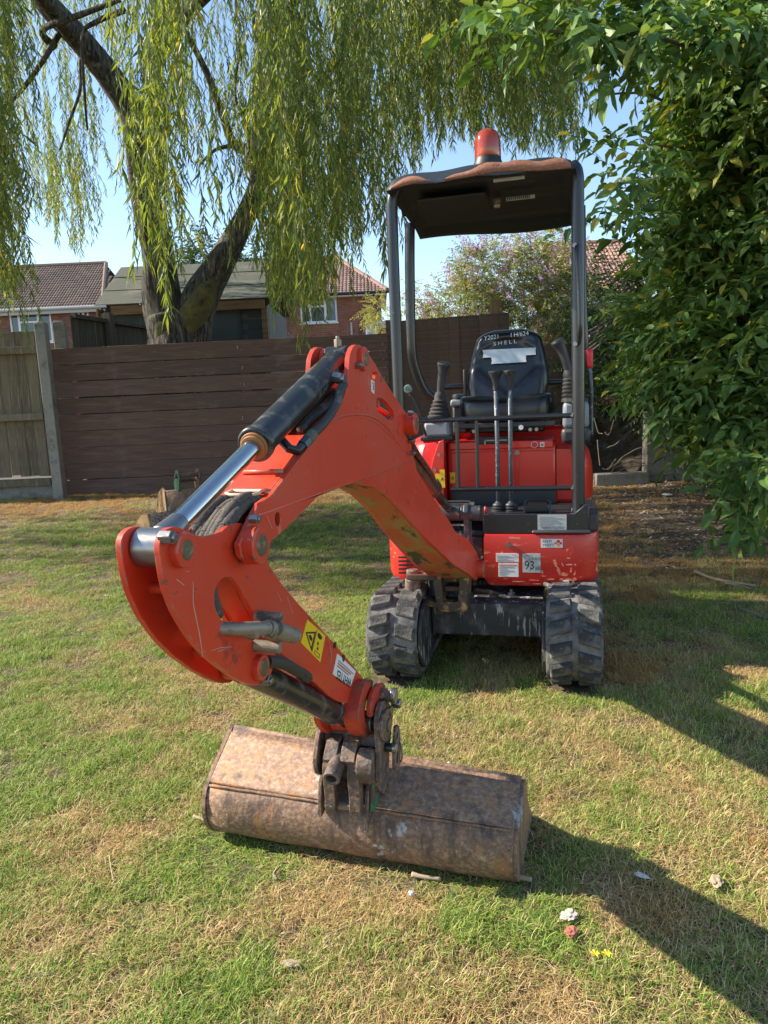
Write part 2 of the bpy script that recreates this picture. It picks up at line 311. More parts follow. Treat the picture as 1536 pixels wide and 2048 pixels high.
# ---- tracks
def track(x0, x1):
    t = MB(); prof = []
    yf, yr, R, zc = -.65, .62, .182, .202
    def loop(rad_):
        P = []
        for i in range(13): a = math.pi/2+math.pi*i/12; P.append((yf+rad_*math.cos(a), zc+rad_*math.sin(a)))
        for i in range(1, 10): P.append((yf+(yr-yf)*i/10, zc-rad_+.003*math.sin(i)))
        for i in range(13): a = -math.pi/2+math.pi*i/12; P.append((yr+rad_*math.cos(a), zc+rad_*math.sin(a)))
        for i in range(1, 10): k = i/10; P.append((yr+(yf-yr)*k, zc+rad_-.018*math.sin(math.pi*k)))
        return P
    o, i_ = loop(R), loop(R-.028)
    o2 = loop(R-.010)
    n = len(o); V = []; F = []
    for L_, X in ((i_, x0+.004), (o2, x0), (o, x0+.014), (o, x1-.014), (o2, x1), (i_, x1-.004)):
        V += [(X, p[0], p[1]) for p in L_]
    for r in range(5):
        for k in range(n): F.append((r*n+k, r*n+(k+1) % n, (r+1)*n+(k+1) % n, (r+1)*n+k))
    for k in range(n): F.append((5*n+k, 5*n+(k+1) % n, (k+1) % n, k))
    tr = mesh('track', V, F, M_rubber, EX, smooth='auto', angle=50)
    # lugs as sub-parts sharing one mesh per side
    w = (x1-x0)/2
    def lug(side):
        b = MB(); a0, a1 = (.008, w-.016); sk = .022*side
        def pt(x, y, z): return Vector((x, y, z))
        V = []
        for z, g in ((-.004, 0), (.012, .003), (.018, .009)):
            V += [pt(a0+g, -.030+g-sk/2, z), pt(a1-g, -.030+g+sk/2, z), pt(a1-g, .030-g+sk/2, z), pt(a0+g, .030-g-sk/2, z)]
        F = [(8,9,10,11)]
        for r in (0, 4):
            for k in range(4): F.append((r+k, r+(k+1) % 4, r+4+(k+1) % 4, r+4+k))
        b.add(V, F); o_ = b.build('tread_lug', M_lug, tr, smooth='auto', angle=35); return o_
    per = 2*(yr-yf)+2*math.pi*R; N = 40
    protos = [lug(1), lug(-1)]; used = [False, False]
    for side in (0, 1):
        for k in range(N):
            s_ = (k+.5*side)*per/N
            L1 = yr-yf
            if s_ < L1: y, z, nrm = yf+s_, zc+R-.018*math.sin(math.pi*s_/L1), 0
            elif s_ < L1+math.pi*R: a = (s_-L1)/R; y, z, nrm = yr+R*math.sin(a), zc+R*math.cos(a), -a
            elif s_ < 2*L1+math.pi*R: y, z, nrm = yr-(s_-L1-math.pi*R), zc-R, math.pi
            else: a = math.pi+(s_-2*L1-math.pi*R)/R; y, z, nrm = yf+R*math.sin(a), zc+R*math.cos(a), -a
            o_ = protos[side] if not used[side] else dup(protos[side], tr)
            used[side] = True
            o_.location = (x0+.012+(w if side else 0)-.004, y, z); o_.rotation_euler = (nrm+random.uniform(-.02, .02), 0, 0)
            o_.scale = (1, random.uniform(.92, 1.08), random.uniform(.75, 1.1))
    xm = (x0+x1)/2
    # rollers, idler and frame
    idl = MB().lathe([(.03,-.075),(.06,-.07),(.065,-.05),(.135,-.045),(.15,-.06),(.158,-.05),(.158,.05),(.15,.06),(.135,.045),(.065,.05),(.06,.07),(.03,.075)], (xm, yf, zc), 32, 'X').build('idler_wheel', M_darkst, tr, smooth='auto')
    spr = MB().lathe([(.04,-.07),(.09,-.06),(.10,-.03),(.14,-.02),(.15,-.012),(.15,.012),(.14,.02),(.10,.03),(.09,.06),(.04,.07)], (xm, yr, zc), 28, 'X').build('drive_sprocket', M_darkst, tr, smooth='auto')
    for y in (-.30, 0, .30):
        MB().lathe([(.02,-.06),(.055,-.055),(.06,-.02),(.045,-.01),(.045,.01),(.06,.02),(.055,.055),(.02,.06)], (xm, y, .085), 20, 'X').build('track_roller', M_darkst, tr, smooth='auto')
    fr = MB().box(xm-.05, xm+.05, yf+.16, yr-.16, .13, .30).box(xm-.035, xm+.035, yf-.02, yf+.2, .17, .235).build('track_frame', M_darkst, tr, bevel=.01)
    return tr
tl = track(-.495, -.268); trr = track(.268, .495)
# idler side plates seen from the inside
for x0, x1 in ((-.268, -.252), (.252, .268)):
    MB().prism([(-.65+.165*math.cos(a)*(1), .202+.150*math.sin(a)) for a in [math.pi*2*i/20 for i in range(20)]], lambda y, z, X=x0: Vector((X, y, z)), lambda y, z, X=x1: Vector((X, y, z))).build('idler_guard', M_darkst, EX, bevel=.004)
# ---- undercarriage
cx = MB().box(-.25, .25, -.56, -.535, .165, .315).box(-.25, .25, -.535, -.1, .29, .315).box(-.25, .25, .45, .5, .165, .315).box(-.25, .25, -.1, .45, .27, .315).box(-.27, -.12, -.5, -.45, .2, .3)
cx = cx.build('cross_frame', M_darkst, EX, bevel=.006)
MB().lathe([(.02,.315),(.24,.315),(.25,.33),(.25,.345),(.21,.35),(.21,.372),(.02,.375)], (0,-.02,0), 36).build('slew_ring', M_darkst, EX, smooth='auto')
for x, y in ((.02,-.45), (.10,-.40), (-.08,-.47)):
    MB().cyl((x, y, .315), (x, y, .33), .018, n=6).cyl((x, y, .33), (x, y, .342), .009, n=10).build('bolt', M_steel, cx)
for s in (-1, 1):   # tie down rings on the frame corners
    MB().tube([(s*.33+.075*math.cos(a), -.42+.055*math.sin(a), .372+.006*s) for a in [math.pi*2*i/20 for i in range(21)]], .011, 8).build('tie_down_ring', M_darkst, EX, smooth=True)
bl = MB().box(-.49, .49, .93, .955, .08, .33).box(-.30,-.24,.45,.94,.16,.22).box(.24,.30,.45,.94,.16,.22).build('dozer_blade', M_darkst, EX, bevel=.006)
# ---- upper body skirt: loft of rings
def loft(rings, name, m, parent, **k):
    n = len(rings[0]); V = [v for r in rings for v in r]; F = []
    for r in range(len(rings)-1):
        for i in range(n): F.append((r*n+i, r*n+(i+1) % n, (r+1)*n+(i+1) % n, (r+1)*n+i))
    F += [tuple(range(n))[::-1], tuple(range((len(rings)-1)*n, len(rings)*n))]
    return mesh(name, V, F, m, parent, **k)
def plan(pts, inset, z, c):
    return [Vector((p[0]-(p[0]-c[0])/max(abs(p[0]-c[0]), .01)*min(inset, abs(p[0]-c[0])), p[1]-(p[1]-c[1])/max(abs(p[1]-c[1]), .01)*min(inset, abs(p[1]-c[1])), z)) for p in pts]
def arc(cx_, cy_, r, a0, a1, n): return [(cx_+r*math.cos(rad(a0+(a1-a0)*i/n)), cy_+r*math.sin(rad(a0+(a1-a0)*i/n))) for i in range(n+1)]
R_out = [(-.018,-.435)]+arc(.375,-.315,.12,-88,-4,8)+[(.495,-.2),(.495,.1)]+arc(.235,.30,.26,0,90,8)+[(-.018,.56)]
rings = [plan(R_out, i, z, (.24, 0)) for z, i in ((.358,.035),(.364,.022),(.385,.008),(.41,0),(.50,0),(.588,0),(.604,.004),(.612,.014))]
skr = loft(rings, 'front_skirt', M_redworn, EX, smooth='auto', angle=30)
L_out = [(-.27,-.43),(-.27,.52),(-.30,.55)]+[(x, y) for x, y in arc(-.235,.30,.26,110,180,6)]+[(-.495,.1),(-.495,-.15)]+arc(-.355,-.29,.14,184,268,8)
rings = [plan(L_out, i, z, (-.35, 0)) for z, i in ((.354,.035),(.360,.022),(.382,.008),(.41,0),(.50,0),(.588,0),(.608,.006),(.618,.02))]
skl = loft(rings, 'side_skirt', M_redworn, EX, smooth='auto', angle=30)
# scraped lower right corner: ragged worn patches 1 mm proud of the paint
M_scr = mat('bare scraped patch', (.48,.27,.16), .85, layers=[((.60,.10,.06), 60, .50, .03, (.5,1,2), .5), ((.20,.11,.06), 80, .62, .04, None, .9)], bump=.2)
rs0 = random.Random(4)
def patch(x, z, w, h, tilt, yy=-.4362):
    P = []
    for i in range(14):
        a = 2*math.pi*i/14; r = rs0.uniform(.45, 1.15); P.append((x+w*r*math.cos(a)+tilt*h*r*math.sin(a), z+h*r*math.sin(a)))
    MB().prism(P, lambda a, b: Vector((a, yy-.0004, b)), lambda a, b: Vector((a, yy+.002, b))).build('scraped_patch', M_scr, skr)
for x, z, w, h, t_ in ((.305,.475,.008,.030,-.3),(.318,.440,.008,.020,-.4),(.345,.425,.020,.008,0),(.362,.402,.018,.008,0),(.330,.400,.010,.006,0),(.372,.445,.004,.016,.2),(.28,.40,.02,.0035,0),(.20,.395,.03,.0025,0),(.25,.415,.012,.002,0),(.355,.54,.006,.010,.4),(.365,.47,.014,.003,.5),(.14,.388,.03,.0022,0),(.30,.535,.010,.0015,1),(.385,.400,.010,.010,.3),(.375,.385,.016,.006,0),(.388,.43,.005,.012,.3),(.33,.378,.02,.003,0),(.36,.50,.010,.002,.8),(.335,.47,.003,.010,-.5),(.39,.47,.004,.006,0),(.08,.40,.012,.0015,0),(.22,.378,.02,.002,0),(.37,.52,.002,.008,0),(.05,.545,.006,.0015,0),(.13,.54,.004,.001,.5)): patch(x, z, w, h, t_)
# ventilation slots (recessed dark louvre pieces)
for i in range(5):
    w_ = (.05,.075,.07,.085,.075)[i]
    MB().box(-.425, -.425+w_, -.4385, -.428, .492-.019*i, .500-.019*i, Matrix.Rotation(0,4,'Z')).build('vent_slot', M_ink, skl)
MB().cyl((-.31,-.43,.40), (-.31,-.437,.40), .035, n=20).build('hose_port', M_ink, skl)
MB().cyl((.095,-.4355,.560), (.095,-.447,.560), .012, n=18).cyl((.095,-.447,.56), (.095,-.453,.56), .006, n=10).build('bolt', M_steel, skr)
# chassis between the skirts
MB().box(-.27, -.018, -.30, .5, .37, .60).box(-.255,-.03,-.36,-.30,.40,.58).build('chassis', M_darkst, EX, bevel=.006)
# ---- deck, front plate, steps
deck = MB().box(-.24, .49, -.40, .04, .665, .684).build('floor_deck', M_dgrey, EX, bevel=.003)
for i in range(26):
    z = .684; y = -.385+i*.0155
    MB().box(-.02 if y < -.25 else -.23, .40, y, y+.008, z-.001, z+.003).build('mat_rib', M_dgrey, deck)
MB().box(.40, .486, -.30, .03, .684, .70).build('side_tread', M_dgrey, EX, bevel=.004)
for i in range(9): MB().box(.415, .475, -.29+i*.034, -.275+i*.034, .70, .705).build('tread_rib', M_dgrey, deck)
MB().prism([(-.02,.612),(-.02,.700),(.385,.700),(.402,.715),(.43,.74),(.45,.74),(.45,.612)], lambda x, z: Vector((x,-.428,z)), lambda x, z: Vector((x,-.405,z))).build('front_plate', M_black, EX, bevel=.003)
MB().box(.20, .46, -.445, -.40, .612, .628).box(.43,.49,-.42,-.30,.62,.70).build('step_block', M_dgrey, EX, bevel=.008)
# boot washers + foot pedal on the deck
for X in (.17,):
    MB().box(X, X+.105, -.36, -.27, .70, .708, Matrix.Rotation(0,4,'X')).tube([(X-.005,-.36,.69),(X-.005,-.33,.745),(X+.01,-.32,.752),(X+.095,-.32,.752),(X+.11,-.33,.745),(X+.11,-.36,.69)], .006, 8).prism([(-.0,.69),(.105,.69),(.095,.74),(.01,.74)], lambda x, z: Vector((X+x,-.335,z)), lambda x, z: Vector((X+x,-.345,z))).build('foot_pedal', M_black, EX, bevel=.002)
MB().tube([(-.235,-.3,.69),(-.235,-.29,.735),(-.22,-.285,.74),(-.10,-.285,.74),(-.09,-.29,.735),(-.09,-.3,.69)], .005, 8).box(-.22,-.11,-.30,-.24,.70,.725).build('foot_pedal', M_dgrey, EX, bevel=.002)
MB().cyl((.385,-.38,.684), (.385,-.38,.722), .013, n=12).build('deck_stud', M_steel, EX, smooth='auto')
# ---- seat base / engine cover (red)
B_out = [(-.235,.0),(.302,.0),(.302,.5),(.25,.58),(-.2,.58),(-.235,.5)]
sb = MB().box(-.245, .300, .002, .5, .70, 1.005).build('engine_cover', M_red, EX, bevel=.012)
MB().box(-.235, .290, -.014, .003, .965, 1.005).build('cover_lip', M_red, sb, bevel=.006)
MB().box(-.225, .292, -.008, .003, .768, .952).build('access_panel', M_red, sb, bevel=.004)
MB().box(.105, .117, -.013, -.007, .772, .945).build('panel_rib', M_red, sb, bevel=.002)
MB().cyl((.112,-.007,.945), (.112,-.016,.945), .013, n=16).build('panel_latch', M_steel, sb)
MB().cyl((-.19,-.007,.935), (-.19,-.014,.935), .009, n=16).build('panel_latch', M_steel, sb)
MB().box(-.08, .085, -.024, -.012, .992, 1.03).build('latch_recess', M_ink, sb, bevel=.004)
MB().box(-.05, .065, -.03, -.022, 1.008, 1.014).box(-.05,-.042,-.03,-.02,.99,1.012).build('cover_latch', M_steel, sb)
MB().box(-.23, .30, -.02, .5, .684, .764).build('engine_cover_base', M_dgrey, EX, bevel=.004)
# rear right bulge
RB = [(.304,.02),(.44,.02),(.468,.06),(.485,.16),(.485,.35),(.44,.5),(.30,.58),(.304,.3)]
rings = [[Vector((x-(x-.304)*k, y, z)) for x, y in RB] for z, k in ((.70,0),(.80,0),(.88,.03),(.93,.10),(.955,.2))]
loft(rings, 'side_cover', M_red, EX, smooth='auto', angle=28)
rear = [[Vector((x*k, y*k2, z)) for x, y in ([(-.40,.3),(-.42,.42)]+[(a, b) for a, b in arc(0,.2,.42,150,30,12)]+[(.42,.42),(.40,.3)])] for z, k, k2 in ((.62,1,1),(.80,1,1),(.95,.97,.97),(1.04,.9,.92),(1.06,.8,.86))]
loft(rear, 'engine_hood', M_red, EX, smooth='auto', angle=30)
# left tank cover
LB = [(-.25,-.13),(-.25,.35),(-.47,.35),(-.487,.2),(-.478,.02),(-.44,-.07),(-.36,-.125)]
rings = [[Vector((x+( -.25-x)*k, y+( .12-y)*k*.7, z)) for x, y in LB] for z, k in ((.62,0),(.80,0),(.92,.02),(.985,.10),(1.02,.22),(1.035,.34))]
loft(rings, 'tank_cover', M_red, EX, smooth='auto', angle=26)
MB().prism([(-.335,.76),(-.245,.72),(-.237,1.03),(-.262,1.02),(-.295,.93)], lambda x, z: Vector((x,-.145,z)), lambda x, z: Vector((x,-.12,z))).build('tank_side_plate', M_red, EX, bevel=.003)
for z in (.88, .955): MB().cyl((-.285 if z < .9 else -.262,-.146,z), (-.285 if z < .9 else -.262,-.154,z), .008, n=12).build('bolt', M_steel, EX)
# ---- consoles and joysticks
def joystick(cxx, y, z0, lean, gl, parent):
    prof = [(.072,0)]
    for i in range(6): k = i/6; prof += [(.070-.034*k, .012+i*.019), (.060-.034*k, .020+i*.019)]
    prof += [(.034,.13),(.026,.15),(.018,.155)]
    b = MB().lathe(prof, (0,0,0), 20)
    for v in b.V: v.x *= .92; v.x += lean*v.z; v += Vector((cxx, y, z0))
    bo = b.build('rubber_boot', M_boot, parent, smooth='auto', angle=60)
    g = MB(); zt = z0+.135
    P = [(cxx+lean*.14, y, zt), (cxx+lean*.2, y-.004, zt+.05), (cxx+lean*.28, y-.008, zt+.10), (cxx+lean*.38, y-.014, zt+.145), (cxx+lean*.42, y-.018, zt+.165)]
    g.tube(smooth_path(P, 3), [.019,.019,.020,.021,.022,.022,.023,.025,.028,.033,.036,.034,.028], 14)
    g.build('joystick_grip', M_dgrey, bo, smooth=True, sub=1)
    return bo
lc = MB().box(-.352, -.215, -.085, .06, 1.04, 1.115, taper=.08).build('left_console', M_grey, EX, bevel=.014)
MB().box(-.365, -.20, -.095, .08, 1.022, 1.042).build('console_gasket', M_ink, lc, bevel=.004)
joystick(-.283, -.012, 1.112, .10, .1, lc)
MB().box(-.23, -.155, .12, .30, 1.04, 1.19).build('left_armrest_box', M_dgrey, EX, bevel=.012)
MB().lathe([(.012,0),(.032,0),(.036,.012),(.034,.024),(.02,.028)], (-.195,.14,1.222), 18).build('dial', M_dgrey, lc, smooth='auto')
MB().box(-.175,-.16,.10,.12,1.19,1.225).build('red_switch', M_redpl, lc, bevel=.002)
MB().box(-.24, -.165, .10, .2, 1.185, 1.222, taper=.1).build('dial_mount', M_grey, lc, bevel=.01)
rc = MB().box(.335, .462, -.06, .09, 1.06, 1.19, taper=.04).build('right_console', M_grey, EX, bevel=.02)
MB().box(.332, .466, -.062, .095, .985, 1.062, taper=-.06).build('console_base', M_dgrey, rc, bevel=.02)
MB().cyl((.40,.02,.93), (.40,.02,.99), .022).build('console_stalk', M_ink, rc)
joystick(.395, .0, 1.188, -.20, .1, rc)
# blade lever with the red grip
MB().tube(smooth_path([(.475,.02,1.02),(.474,.02,1.16),(.474,.0,1.24),(.466,0,1.36)], 4), .008, 8).build('blade_lever', M_lever, EX, smooth=True)
MB().tube([(.4665,0,1.345),(.466,0,1.36),(.464,0,1.41),(.463,0,1.432),(.463,0,1.436)], [.010,.014,.017,.017,.010], 12).build('lever_grip', M_redpl, EX, smooth=True)
# safety lever, green knob
MB().tube(smooth_path([(-.335,-.1,1.05),(-.365,-.12,1.17),(-.405,-.14,1.27)], 3), .007, 8).build('safety_lever', M_black, EX, smooth=True)
MB().lathe([(.001,-.012),(.018,-.012),(.022,0),(.018,.010),(.001,.012)], (-.407,-.145,1.285), 16, 'Y').build('safety_knob', M_grey, EX, smooth='auto')
MB().cyl((-.407,-.158,1.285), (-.407,-.161,1.285), .010, n=12).build('green_button', M_green, EX)
# travel levers
for X, tX in ((.036,.034), (.096,.100)):
    b = MB().tube([(X,-.25,.72),(X+.001,-.25,1.0),(tX,-.25,1.262)], .0105, 12).build('travel_lever', M_lever, EX, smooth=True)
    MB().lathe([(.012,0),(.014,.01),(.0135,.03),(.019,.055),(.030,.078),(.033,.084),(.031,.090),(.004,.092)], (tX,-.25,1.258), 20).build('lever_grip', M_boot, b, smooth='auto', angle=50)
    MB().lathe([(.036,0),(.036,.008),(.028,.011),(.033,.017),(.033,.021),(.025,.025),(.029,.031),(.028,.036),(.018,.042),(.012,.05)], (X,-.25,.684), 20).build('lever_boot', M_dgrey, b, smooth='auto', angle=50)
# ---- seat
def superq(cx_, cy_, cz_, hx, hy, hz, e=.45, n=28, m=14, fn=None):
    V = []; F = []
    sg = lambda v, p: math.copysign(abs(v)**p, v)
    for j in range(m+1):
        ph = -math.pi/2+math.pi*j/m
        for i in range(n):
            th = 2*math.pi*i/n
            p = Vector((hx*sg(math.cos(ph), e)*sg(math.cos(th), e), hy*sg(math.cos(ph), e)*sg(math.sin(th), e), hz*sg(math.sin(ph), e)))
            if fn: p = fn(p)
            V.append(p+Vector((cx_, cy_, cz_)))
    for j in range(m):
        for i in range(n): F.append((j*n+i, j*n+(i+1) % n, (j+1)*n+(i+1) % n, (j+1)*n+i))
    return V, F
def panf(p):
    if p.z > 0: p.z += .018*min(1, (abs(p.x)/.23)**3) + .012*math.exp(-((p.y+.16)/.06)**2) - .006
    if p.y < -.12: p.z -= (-.12-p.y)*.25
    return p
V, F = superq(.055, .17, 1.172, .240, .215, .060, .42, 40, 20, panf)
seat = mesh('seat_cushion', V, F, M_vinyl, EX, smooth=True, sub=1)
MB().box(-.13, .25, .02, .35, 1.045, 1.12).build('seat_suspension', M_ink, EX, bevel=.01)
MB().box(-.19, .30, -.035, -.01, 1.075, 1.10).build('seat_rail', M_dgrey, EX, bevel=.004)
MB().cyl((.135,-.045,1.072), (.135,-.03,1.072), .012).build('seat_knob', M_white, EX)
for X in (-.10, .18, .21): MB().cyl((X,-.04,1.06), (X,-.025,1.06), .009).build('bolt', M_steel, EX)
# seat back: outline narrower at the top, deep waist, raised bolsters
def backgrid():
    V = []; F = []; nu, nv = 33, 27; top = 1.588; bot = 1.185
    def half(v):   # half width with height
        w = .222-.058*max(0, (v-.35)/.65)**1.3-.018*max(0, (.25-v)/.25)
        if v > .80: w *= math.sqrt(max(0.02, 1-((v-.80)/.215)**3.2))
        if v < .06: w *= .93+.07*(v/.06)
        return w
    for side in (0, 1):
        for j in range(nv):
            v = j/(nv-1); z = bot+(top-bot)*v; w = half(v)
            for i in range(nu):
                u = -1+2*i/(nu-1); x = u*w
                edge = max(0, (1-abs(u)**5))*(1-max(0, (v-.86)/.14)**3)*(1-max(0, (.08-v)/.08)**2)
                if side == 0:
                    y = -.055*edge**.5
                    # recessed centre diamond: upper lens and lower V groove
                    d1 = ((u/.80)**2+((v-.60)/.25)**2)
                    if v > .42 or abs(u) < (v-.10)/.36: y += .014/(1+math.exp((d1-1)*14)) if v > .5 else .014/(1+math.exp((abs(u)-(v-.12)/.46)*22))
                    g = abs(abs(u)-(v-.06)/.47)
                    if .1 < v < .55: y += .006*math.exp(-(g/.035)**2)
                    g2 = abs(v-.80-.05*(1-u*u))
                    y += .008*math.exp(-(g2/.02)**2)*(abs(u) < .8)
                    y -= .012*math.exp(-((abs(u)-.86)/.12)**2)*edge
                else: y = .035*edge**.5+.012
                V.append(Vector((x+.048-.01*(1-v), .36+y+.07*(v), z)))
    for s in (0, 1):
        o = s*nu*nv
        for j in range(nv-1):
            for i in range(nu-1):
                a = o+j*nu+i; f = (a, a+1, a+nu+1, a+nu); F.append(f if s == 0 else f[::-1])
    def br(i0, i1): F.append((i0, i1, i1+nu*nv, i0+nu*nv))
    for i in range(nu-1): br(i+1, i); br((nv-1)*nu+i, (nv-1)*nu+i+1)
    for j in range(nv-1): br(j*nu, (j+1)*nu); br((j+1)*nu+nu-1, j*nu+nu-1)
    return V, F
V, F = backgrid(); sback = mesh('seat_back', V, F, M_vinyl, EX, smooth=True, sub=1)
def sback_y(z): return .36-.055+.07*(z-1.215)/.37
def tapebox(x0, x1, z0, z1, d, name='duct_tape'):
    P = [(x0,z0),(x0+.004,(z0+z1)/2),(x0-.001,z1),(x1,z1-.003),(x1-.002,(z0+z1)/2),(x1+.001,z0+.001)]
    MB().prism(P, lambda x, z: Vector((x, sback_y(z)-d, z)), lambda x, z: Vector((x, sback_y(z)+.012, z))).build(name, M_tape, sback)
tapebox(-.088, .196, 1.438, 1.480, .006); tapebox(-.042, .145, 1.402, 1.441, .0075)
text('chalk_lettering', 'Y2021', .034, M_chalk, sback, (-.082, sback_y(1.54)-.006, 1.532), (1,0,.06), (0,.19,1), sx=.95, shear=.1)
text('chalk_lettering', 'I H/624', .032, M_chalk, sback, (.062, sback_y(1.55)-.006, 1.540), (1,0,.06), (0,.19,1), sx=1.0, shear=.05)
text('chalk_lettering', 'S H E L L', .029, M_chalk, sback, (-.03, sback_y(1.50)-.008, 1.500), (1,0,.05), (0,.19,1), sx=1.15)
MB().box(-.20,-.185,.36,.39,1.19,1.38).build('seat_back_hinge', M_dgrey, EX, bevel=.004)
# ---- canopy frame
def post(P, r, name='canopy_post', m=M_black): return MB().tube(smooth_path(P, 5), r, 14).build(name, m, EX, smooth='auto', angle=50)
pl_ = post([(-.402,-.385,1.02),(-.402,-.385,1.5),(-.40,-.385,2.0),(-.392,-.385,2.13),(-.365,-.37,2.178)], .026)
pr_ = post([(.405,-.385,.62),(.405,-.385,1.2),(.405,-.385,2.0),(.402,-.385,2.14),(.385,-.37,2.178)], .0275)
post([(-.402,-.385,1.02),(-.402,-.385,.90),(-.402,-.34,.80),(-.402,-.2,.75)], .024)
post([(-.445,.24,2.15),(-.455,.24,1.9),(-.462,.245,1.55),(-.455,.26,1.42),(-.41,.30,1.28),(-.33,.34,1.20),(-.30,.40,1.1)], .027)
post([(.425,.24,2.15),(.432,.24,1.7),(.440,.25,1.45),(.42,.30,1.28),(.37,.36,1.18),(.34,.42,1.05)], .027)
post([(-.34,.47,1.29),(.38,.47,1.29)], .016, 'rear_cross_bar')
post([(-.402,-.385,1.1335),(.405,-.385,1.1345)], .0115, 'front_rail')
post([(-.17,-.385,.812),(.405,-.385,.812)], .0115, 'front_rail')
for X in (-.134, -.044): post([(X,-.385,1.13),(X,-.385,.815)], .009, 'rail_bar')
post([(.402,-.425,1.845),(.402,-.448,1.80),(.410,-.448,1.65),(.412,-.445,1.50),(.405,-.415,1.44)], .011, 'grab_handle')
for z in (1.845, 1.44): MB().cyl((.392,-.40,z), (.392,-.437,z), .010, n=12).build('bolt', M_steel, pr_)
for z in (1.135, .812): MB().cyl((.378,-.40,z), (.378,-.405,z), .006, n=8).build('bolt', M_steel, pr_)
# gusset at the post foot
MB().prism([(.372,.70),(.39,.74),(.395,.80),(.42,.80),(.42,.66),(.372,.66)], lambda x, z: Vector((x,-.395,z)), lambda x, z: Vector((x,-.380,z))).build('post_gusset', M_black, pr_, bevel=.002)
# ---- canopy roof: domed shell with a worn front lip
def roofgrid():
    nu, nv = 37, 23; V = []; F = []
    for s in (0, 1):
        for j in range(nv):
            v = j/(nv-1); y = -.52+.97*v
            for i in range(nu):
                u = -1+2*i/(nu-1)
                hx = .398+.035*v
                ex = 1-abs(u)**14; ey = 1-abs(2*v-1)**16
                x = u*hx
                yy = y+(.03*(u*u) if v < .2 else 0)
                if s == 0: z = 2.138+.060*(max(ex, 0)**.35)*(max(ey, 0)**.3)+.010*(1-u*u)*(1-(2*v-1)**2)+.004*math.sin(9*u+2)*(v < .15)
                else:
                    drop = .030*max(0, (v-.80)/.20)**1.5*(1+.35*math.sin(3*u+.5))
                    z = 2.132-drop+.010*(1-abs(u)**3)*(v < .1)+.004*math.sin(7*u)*(v < .08)
                    if .06 < v < .94 and abs(u) < .94: z += .025
                    if .44 < v < .50: z -= .018
                V.append(Vector((x, yy, z)))
    for s in (0, 1):
        o = s*nu*nv
        for j in range(nv-1):
            for i in range(nu-1):
                a = o+j*nu+i; f = (a, a+1, a+nu+1, a+nu); F.append(f if s == 0 else f[::-1])
    def br(i0, i1): F.append((i0, i1, i1+nu*nv, i0+nu*nv))
    for i in range(nu-1): br(i+1, i); br((nv-1)*nu+i, (nv-1)*nu+i+1)
    for j in range(nv-1): br(j*nu, (j+1)*nu); br((j+1)*nu+nu-1, j*nu+nu-1)
    return V, F
V, F = roofgrid(); roof = mesh('canopy_roof', V, F, M_roof, EX, smooth='auto', angle=55)
# worn lip, set 3 mm proud of the shell: a thin strip with a ragged upper edge
U = [i/40 for i in range(41)]
def lip(x0, x1, hfn, name):
    V = []; F = []
    for k, u in enumerate(U):
        x = x0+(x1-x0)*u; yy = -.523+.03*((x/.398)**2); h = hfn(u)
        zb = 2.136+.010*(1-abs(x/.398)**3)+.004*math.sin(7*x/.398)
        V += [Vector((x, yy+.004, zb-.003)), Vector((x, yy-.003, zb)), Vector((x, yy-.002, zb+h*.6)), Vector((x, yy+.004+.01*h/.05, zb+h))]
    for k in range(40):
        for j in range(3): a = k*4+j; F.append((a, a+4, a+5, a+1))
    return mesh(name, V, F, M_lipo, roof, smooth=True)
lip(-.04-.10, .378, lambda u: .040*(min(1, (u*3)**.7))*(1-.25*max(0, .3-u))+.004*math.sin(u*23)-.02*max(0,(u-.96)/.04), 'worn_lip')
lip(-.375, -.20, lambda u: .004+.028*math.sin(math.pi*min(1,u*1.1))**.8, 'worn_lip')
MB().box(.06, .19, -.45, -.44, 2.128, 2.140).build('label_strip', M_silver, roof)
MB().box(.09, .22, -.16, -.145, 2.118, 2.132).build('grille_strip', M_silver, roof)
for i in range(12): MB().box(.094+.009*i, .098+.009*i, -.163, -.159, 2.119, 2.131).build('grille_slot', M_ink, roof)
MB().lathe([(.004,-.032),(.014,-.03),(.016,-.018),(.010,-.012),(.020,-.004),(.020,.006),(.004,.008)], (.045,-.12,2.13), 16).build('roof_knob', M_fit, roof, smooth='auto')
MB().box(-.30, .01, -.30, -.10, 2.120, 2.135).build('roof_pocket', M_roof, roof, bevel=.01)
# ---- beacon
bb = MB().lathe([(.01,0),(.062,0),(.062,.012),(.057,.022),(.056,.034),(.02,.036)], (.034,-.40,2.205), 32).build('beacon_base', M_ink, EX, smooth='auto')
MB().lathe([(.053,.030),(.056,.036),(.0555,.098),(.052,.118),(.042,.137),(.024,.149),(.008,.152),(.001,.152)], (.034,-.40,2.205), 36).build('beacon_lens', M_beacon, EX, smooth='auto', angle=60)
MB().lathe([(.001,.034),(.038,.034),(.036,.05),(.036,.115),(.02,.125),(.001,.126)], (.034,-.40,2.205), 20).build('beacon_reflector', M_beacin, EX, smooth='auto')
